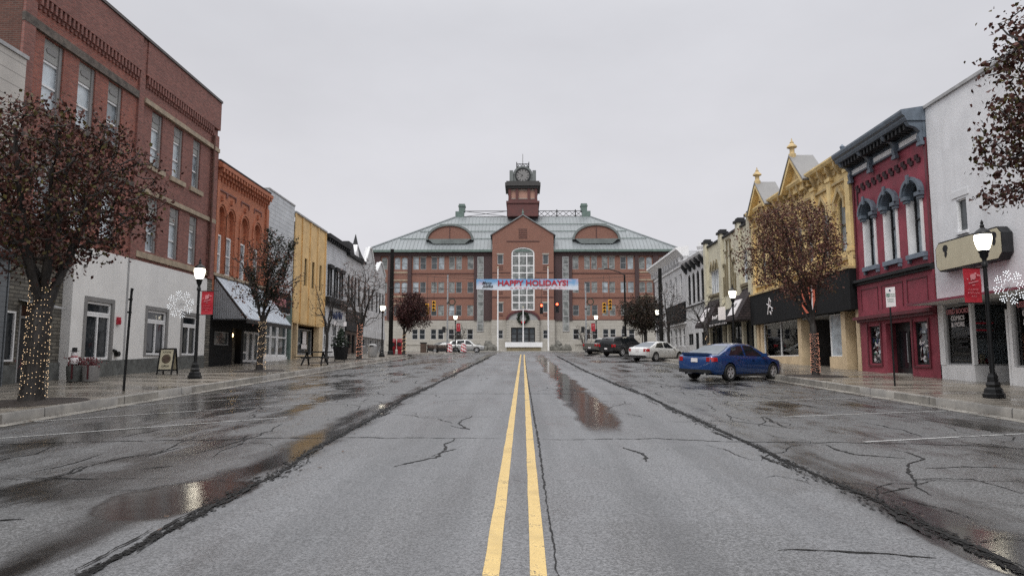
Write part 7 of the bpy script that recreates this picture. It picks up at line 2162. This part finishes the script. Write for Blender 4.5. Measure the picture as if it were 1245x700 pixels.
    # ---- wheels
    for ax in (axle_f, axle_r):
        for s in (-1, 1):
            yo = s * (W / 2 - .105)
            ty = MB(); wt_ = .11
            prof = [(rw * .66, -wt_), (rw * .95, -wt_), (rw, -wt_ * .7), (rw, wt_ * .7), (rw * .95, wt_), (rw * .66, wt_)]
            n = 26
            rings = []
            for r_, y_ in prof:
                i = len(ty.v)
                ty.v.extend([(ax + r_ * math.cos(2 * math.pi * k / n), yo + y_, rw + r_ * math.sin(2 * math.pi * k / n)) for k in range(n)]); rings.append(i)
            for a, b in zip(rings, rings[1:] + rings[:1]):
                for k in range(n):
                    k2 = (k + 1) % n
                    ty.f.append((a + k, a + k2, b + k2, b + k)); ty.m.append(0)
            wh = ty.build('wheel', M['tyre'], root, smooth=True, keep_world=False)
            def f(q):
                PW = lambda u, d, z: (ax + u, yo + s * d, rw + z)
                n = 26
                for k in range(n):
                    a, c = 2 * math.pi * k / n, 2 * math.pi * (k + 1) / n
                    r0, r1 = rw * .56, rw * .675
                    q.prism(PW, [(r0 * math.cos(a), r0 * math.sin(a)), (r1 * math.cos(a), r1 * math.sin(a)), (r1 * math.cos(c), r1 * math.sin(c)), (r0 * math.cos(c), r0 * math.sin(c))], .06, .105)
                for k in range(5):
                    for dlt in (-.17, .17):
                        a = 2 * math.pi * k / 5 + .3
                        q.prism(PW, [(rw * .10 * math.cos(a - 1.2), rw * .10 * math.sin(a - 1.2)), (rw * .60 * math.cos(a + dlt - .085), rw * .60 * math.sin(a + dlt - .085)), (rw * .60 * math.cos(a + dlt + .085), rw * .60 * math.sin(a + dlt + .085)), (rw * .10 * math.cos(a + 1.2), rw * .10 * math.sin(a + 1.2))], .06, .095 + .004 * (dlt > 0) + .001 * k)
                q.prism(PW, [(rw * .15 * math.cos(2 * math.pi * k / 10), rw * .15 * math.sin(2 * math.pi * k / 10)) for k in range(10)], .06, .108)
            part_l(wh, 'rim', M['alloy'], f)
            part_l(wh, 'brake_disc', M['plastic'], lambda q: q.prism(lambda u, d, z: (ax + u, yo + s * d, rw + z), [(rw * .6 * math.cos(2 * math.pi * k / 16), rw * .6 * math.sin(2 * math.pi * k / 16)) for k in range(16)], -.05, .03))
    # ---- details
    def on_side(x, z, s, off=.006):
        w = interp(wid, x); zb = interp(low, x); zt = interp(belt, x); h = zt - zb; f = (z - zb) / h
        tab = [(0, .80), (.06, .93), (.22, .985), (.5, .995), (.66, 1), (.84, .985), (.965, .94), (1, .86)]
        return (x, s * (w * interp(tab, f) + off), z)
    for s in (-1, 1):
        for xs_ in spec['seams']:
            q = MB()
            zz = frange(interp(low, xs_[0]) + .10, interp(belt, xs_[0]) - .03, .06)
            A = [on_side(xs_[0] + (xs_[1] - xs_[0]) * k / (len(zz) - 1) - .005, z, s, .003) for k, z in enumerate(zz)]
            B = [on_side(xs_[0] + (xs_[1] - xs_[0]) * k / (len(zz) - 1) + .005, z, s, .003) for k, z in enumerate(zz)]
            q.strip(A, B); q.build('door_seam', M['plastic'], root, keep_world=False)
        for hx in spec['handles']:
            p = on_side(hx, interp(belt, hx) - .13, s, .012)
            part_l(root, 'door_handle', pm, lambda q: q.cbox(p[0], p[1], p[2], .18, .03, .028))
        mx, mz = spec['mirror']
        w = interp(wid, mx)
        part_l(root, 'wing_mirror', pm, lambda q: q.hexa([(mx - .08, s * w * .90, mz), (mx + .06, s * w * .90, mz), (mx + .04, s * (w + .14), mz + .01), (mx - .08, s * (w + .16), mz + .01), (mx - .08, s * w * .90, mz + .13), (mx + .05, s * w * .90, mz + .11), (mx + .01, s * (w + .13), mz + .14), (mx - .08, s * (w + .15), mz + .15)]))
        # lamps wrapped round the corners
        for nm, x0, x1, z0, z1, mm in (('tail_light',) + spec['tail'] + ('tail',), ('headlight',) + spec['head'] + ('headl',)):
            q = MB(); A = []
            for j in range(4):
                z = z0 + (z1 - z0) * j / 3
                row = [on_side(x0 + (x1 - x0) * k / 5, z, s, .010) for k in range(6)]
                xe = -L / 2 - .012 if nm == 'tail_light' else L / 2 + .012
                if nm == 'tail_light': row = [(xe, s * interp(wid, -L / 2) * (.74), z), (xe, s * interp(wid, -L / 2) * .92, z)] + row
                else: row = row + [(xe, s * interp(wid, L / 2) * .92, z), (xe, s * interp(wid, L / 2) * .55, z)]
                A.append(row)
            for r0, r1 in zip(A, A[1:]): q.strip(r0, r1)
            q.build(nm, M[mm], root, smooth=True, keep_world=False)
        part_l(root, 'sill_trim', M['plastic'], lambda q: q.cbox((axle_f + axle_r) / 2, s * (W / 2 - .07), interp(low, 0) + .03, axle_f - axle_r - 2 * rw - .12, .10, .09))
    zb = spec['bump']
    part_l(root, 'rear_bumper_trim', M['plastic'], lambda q: (q.cbox(-L / 2 + .10, 0, interp(low, -L / 2) + .02, .26, W * .80, .13)))
    part_l(root, 'licence_plate', M['ink'], lambda q: q.cbox(-L / 2 - .014, 0, spec['plate'], .012, .31, .155))
    part_l(root, 'front_grille', M['plastic'], lambda q: q.cbox(L / 2 - .02, 0, interp(low, L / 2) + .22, .06, W * .5, .16))
    if spec.get('spoiler'):
        part_l(root, 'spoiler', pm, lambda q: (q.hexa([(-L / 2 + .02, -.62, .99), (-L / 2 + .26, -.66, .99), (-L / 2 + .26, .66, .99), (-L / 2 + .02, .62, .99), (-L / 2 - .01, -.62, 1.085), (-L / 2 + .22, -.64, 1.06), (-L / 2 + .22, .64, 1.06), (-L / 2 - .01, .62, 1.085)]),
               q.cbox(-L / 2 + .14, .56, 1.0, .1, .05, .06), q.cbox(-L / 2 + .14, -.56, 1.0, .1, .05, .06)))
        part_l(root, 'exhaust_tip', M['alloy'], lambda q: [q.tube([(-L / 2 - .02, s * .5, .27), (-L / 2 + .15, s * .5, .27)], .045, 8) for s in (-1, 1)])
    return root


def part_l(root, name, m, fn, smooth=False):
    q = MB(); fn(q)
    return q.build(name, m, root, smooth=smooth, keep_world=False)


def place_car(o, x, y, heading, label, extra=0.0):
    """heading from +Y (up the street) towards +X; sits on the sloping, crowned road"""
    a = math.radians(heading)
    f_ = Vector((math.sin(a), math.cos(a), 0)); e = .8
    f_.z = (rz(x + f_.x * e, y + f_.y * e) - rz(x - f_.x * e, y - f_.y * e)) / (2 * e)
    l_ = Vector((-math.cos(a), math.sin(a), 0)); l_.z = (rz(x + l_.x * e, y + l_.y * e) - rz(x - l_.x * e, y - l_.y * e)) / (2 * e)
    f_.normalize(); up = f_.cross(l_).normalized(); l_ = up.cross(f_).normalized()
    m = Matrix((f_, l_, up)).transposed()
    o.rotation_euler = m.to_euler()
    o.location = (x, y, rz(x, y) + extra)
    o['label'] = label


SEDAN = dict(name='sedan', cat='car', L=4.86, W=1.86, af=1.50, ar=-1.40, rw=.335, gh=.46, roofw=.60, paint='carBlue',
    belt=[(-2.43, .90), (-2.36, 1.0), (-1.75, 1.03), (-1.2, .99), (0, .945), (1.0, .92), (1.35, .90), (2.0, .80), (2.3, .69), (2.43, .56)],
    roof=[(-1.95, 1.015), (-1.55, 1.16), (-1.05, 1.35), (-.55, 1.44), (-.1, 1.465), (.3, 1.44), (.65, 1.33), (1.0, 1.14), (1.36, .915)],
    wid=[(-2.43, .76), (-2.33, .85), (-2.0, .905), (-1.4, .93), (0, .915), (1.4, .93), (1.95, .90), (2.25, .82), (2.43, .62)],
    low=[(-2.43, .36), (-2.2, .24), (-1.4, .2), (0, .19), (1.5, .2), (2.2, .2), (2.43, .28)],
    side=[(-1.42, -.36, -1.0, -.32), (-.26, .96, -.22, .42)], rear=(-1.88, -1.02), front=(1.24, .55), rglass='carGlassLt',
    seams=[(-1.05, -1.0), (-.31, -.30), (.92, .95)], handles=(-.85, .10), mirror=(.86, .93), tail=(-2.40, -2.16, .76, .92), head=(1.95, 2.36, .58, .70), plate=.80, bump=.3, spoiler=True)
SEDAN2 = dict(SEDAN, paint='carWhite', spoiler=False, roofw=.62, tail=(-2.40, -2.12, .72, .92))
SUV = dict(SEDAN, name='wagon', cat='car', L=4.6, W=1.84, af=1.36, ar=-1.32, rw=.35, gh=.60, roofw=.64, paint='carSilver', spoiler=False,
    belt=[(-2.3, .98), (-2.2, 1.06), (0, 1.04), (1.0, 1.0), (1.9, .92), (2.2, .80), (2.3, .66)],
    roof=[(-2.22, 1.1), (-2.05, 1.45), (-1.6, 1.63), (-.4, 1.68), (.2, 1.65), (.6, 1.5), (1.2, 1.0)],
    wid=[(-2.3, .80), (-2.1, .89), (-1.3, .92), (1.3, .92), (1.9, .88), (2.3, .66)],
    low=[(-2.3, .42), (-2.0, .30), (0, .26), (1.9, .28), (2.3, .36)],
    side=[(-1.95, -1.25, -1.75, -1.25), (-1.15, -.2, -1.15, -.2), (-.1, .9, -.1, .45)], rear=(-2.2, -2.02), front=(1.08, .5), rglass='carGlass',
    seams=[(-1.15, -1.15), (-.15, -.15), (.92, .95)], handles=(-.95, .1), mirror=(.82, 1.03), tail=(-2.27, -2.0, .8, 1.04), head=(1.85, 2.22, .70, .84), plate=.85, bump=.35)
TRUCK = dict(SUV, name='pickup_truck', cat='truck', L=5.6, W=2.0, af=1.75, ar=-1.55, rw=.40, gh=.62, roofw=.68, paint='carBlack',
    belt=[(-2.8, 1.12), (-2.7, 1.16), (-1.2, 1.16), (0, 1.16), (1.2, 1.14), (2.4, 1.08), (2.7, .98), (2.8, .8)],
    roof=[(-2.74, 1.19), (-2.66, 1.45), (-2.5, 1.70), (-2.2, 1.78), (-1.2, 1.84), (-.4, 1.87), (.3, 1.85), (.7, 1.72), (1.4, 1.14)],
    wid=[(-2.8, .88), (-2.65, .95), (-1.5, .99), (1.5, .99), (2.4, .96), (2.8, .80)],
    low=[(-2.8, .50), (-2.4, .42), (0, .36), (2.4, .38), (2.8, .45)],
    side=[(-2.45, -1.2, -2.3, -1.2), (-1.1, -.2, -1.1, -.2), (-.1, 1.0, -.1, .6)], rear=(-2.715, -2.54), front=(1.25, .65), rglass='carGlass',
    seams=[(-1.15, -1.15), (-.15, -.15), (1.0, 1.02)], handles=(-.95, .1), mirror=(.9, 1.15), tail=(-2.78, -2.55, .85, 1.10), head=(2.35, 2.72, .82, .98), plate=.7, bump=.4)
PICK = dict(TRUCK, paint='carTan',
    roof=[(-.95, 1.17), (-.85, 1.55), (-.6, 1.76), (-.2, 1.82), (.4, 1.80), (.75, 1.68), (1.4, 1.14)], side=[(-.75, -.05, -.7, -.05), (.05, 1.0, .05, .65)], rear=(-.93, -.82), front=(1.25, .7), seams=[(0, 0), (1.0, 1.02)], handles=(.15,))
car = make_car('sedan', SEDAN); place_car(car, 8.6, 29.1, 52, 'metallic blue sedan parked nose-in at the right kerb')
car = make_car('sedan', SEDAN2); place_car(car, 10.0, 52.5, 47, 'white sedan parked beyond the blue one')
car = make_car('truck', TRUCK); place_car(car, 9.6, 66.8, 45, 'black pickup truck with covered bed beyond the white sedan')
car = make_car('pickup', PICK); place_car(car, 8.7, 74.5, 42, 'pewter pickup truck farthest in the right parking row')
car = make_car('wagon', SUV); place_car(car, -7.3, 90.5, 90, 'silver white wagon crossing the junction at the left')
car = make_car('sedan', dict(SEDAN, paint='carBlack', spoiler=False)); place_car(car, -10.2, 93.3, 90, 'dark car half hidden behind the silver white wagon')
# ================================================================ LIGHT, SKY, CAMERA
w = bpy.data.worlds.new('World'); sc.world = w; w.use_nodes = True
nt = w.node_tree; nt.nodes.clear()
out = nt.nodes.new('ShaderNodeOutputWorld'); bg = nt.nodes.new('ShaderNodeBackground')
sky = nt.nodes.new('ShaderNodeTexSky'); sky.sky_type = 'NISHITA'; sky.sun_disc = False
SUN_EL, SUN_AZ = math.radians(48), math.radians(200)
sky.sun_elevation = SUN_EL; sky.sun_rotation = SUN_AZ; sky.dust_density = 5; sky.air_density = 1.5
hs = nt.nodes.new('ShaderNodeHueSaturation'); hs.inputs['Saturation'].default_value = .12; hs.inputs['Value'].default_value = .55
nt.links.new(sky.outputs[0], hs.inputs['Color'])
tc = nt.nodes.new('ShaderNodeTexCoord')
sp = nt.nodes.new('ShaderNodeSeparateXYZ'); nt.links.new(tc.outputs['Generated'], sp.inputs[0])
mr = nt.nodes.new('ShaderNodeMapRange'); mr.interpolation_type = 'SMOOTHSTEP'
mr.inputs[1].default_value = .42; mr.inputs[2].default_value = .95; mr.inputs[3].default_value = 0; mr.inputs[4].default_value = 1
nt.links.new(sp.outputs[2], mr.inputs[0])
mr2 = nt.nodes.new('ShaderNodeMapRange'); mr2.inputs[1].default_value = 0.0; mr2.inputs[2].default_value = .45; mr2.inputs[3].default_value = 0; mr2.inputs[4].default_value = 1
nt.links.new(sp.outputs[2], mr2.inputs[0])
lowm = nt.nodes.new('ShaderNodeMix'); lowm.data_type = 'RGBA'
lowm.inputs[6].default_value = (6.8, 6.72, 7.05, 1); lowm.inputs[7].default_value = (6.0, 6.05, 6.45, 1)
nt.links.new(mr2.outputs[0], lowm.inputs[0])
mx = nt.nodes.new('ShaderNodeMix'); mx.data_type = 'RGBA'
nt.links.new(lowm.outputs[2], mx.inputs[6]); mx.inputs[7].default_value = (17.5, 17.6, 18.0, 1)
nt.links.new(mr.outputs[0], mx.inputs[0])
nz = nt.nodes.new('ShaderNodeTexNoise'); nz.inputs['Scale'].default_value = 2.2; nz.inputs['Detail'].default_value = 5; nz.inputs['Roughness'].default_value = .55
mp = nt.nodes.new('ShaderNodeMapping'); mp.inputs['Scale'].default_value = (1, 1, 2.2)
nt.links.new(tc.outputs['Generated'], mp.inputs[0]); nt.links.new(mp.outputs[0], nz.inputs['Vector'])
nr = nt.nodes.new('ShaderNodeMapRange'); nr.inputs[1].default_value = .3; nr.inputs[2].default_value = .7; nr.inputs[3].default_value = .93; nr.inputs[4].default_value = 1.06
nt.links.new(nz.outputs['Fac'], nr.inputs[0])
mu = nt.nodes.new('ShaderNodeMix'); mu.data_type = 'RGBA'; mu.blend_type = 'MULTIPLY'; mu.inputs[0].default_value = 1
nt.links.new(mx.outputs[2], mu.inputs[6]); nt.links.new(nr.outputs[0], mu.inputs[7])
fm = nt.nodes.new('ShaderNodeMix'); fm.data_type = 'RGBA'; fm.inputs[0].default_value = .9
nt.links.new(hs.outputs[0], fm.inputs[6]); nt.links.new(mu.outputs[2], fm.inputs[7])
nt.links.new(fm.outputs[2], bg.inputs[0]); bg.inputs[1].default_value = .1
nt.links.new(bg.outputs[0], out.inputs[0])

ld = bpy.data.lights.new('sun', 'SUN'); ld.energy = 1.1; ld.angle = math.radians(20); ld.color = (1, .98, .95)
lo = bpy.data.objects.new('sun', ld); COL.objects.link(lo)
# Nishita rotation runs clockwise from +Y
sd = Vector((math.sin(SUN_AZ) * math.cos(SUN_EL), math.cos(SUN_AZ) * math.cos(SUN_EL), math.sin(SUN_EL)))
lo.rotation_euler = (-sd).to_track_quat('-Z', 'Y').to_euler()

cd = bpy.data.cameras.new('camera'); cam = bpy.data.objects.new('camera', cd); COL.objects.link(cam)
cd.sensor_width = 36; cd.lens = 850 / 1245 * 36; cd.clip_end = 3000; cd.clip_start = .05
cam.location = (0, 0, 1.62)
cam.rotation_euler = (math.radians(90 + 6.0441), 0, math.radians(.9049))
sc.camera = cam
sc.view_settings.view_transform = 'Standard'; sc.view_settings.look = 'None'; sc.view_settings.exposure = 0.24; sc.view_settings.gamma = 1
sc.view_settings.use_curve_mapping = False
sc.cycles.max_bounces = 6; sc.cycles.diffuse_bounces = 3; sc.cycles.glossy_bounces = 3; sc.cycles.transparent_max_bounces = 12
sc.cycles.caustics_reflective = False; sc.cycles.caustics_refractive = False
sc.cycles.use_denoising = False
sc.cycles.sample_clamp_indirect = 4.0
sc.cycles.use_adaptive_sampling = True; sc.cycles.adaptive_threshold = .008
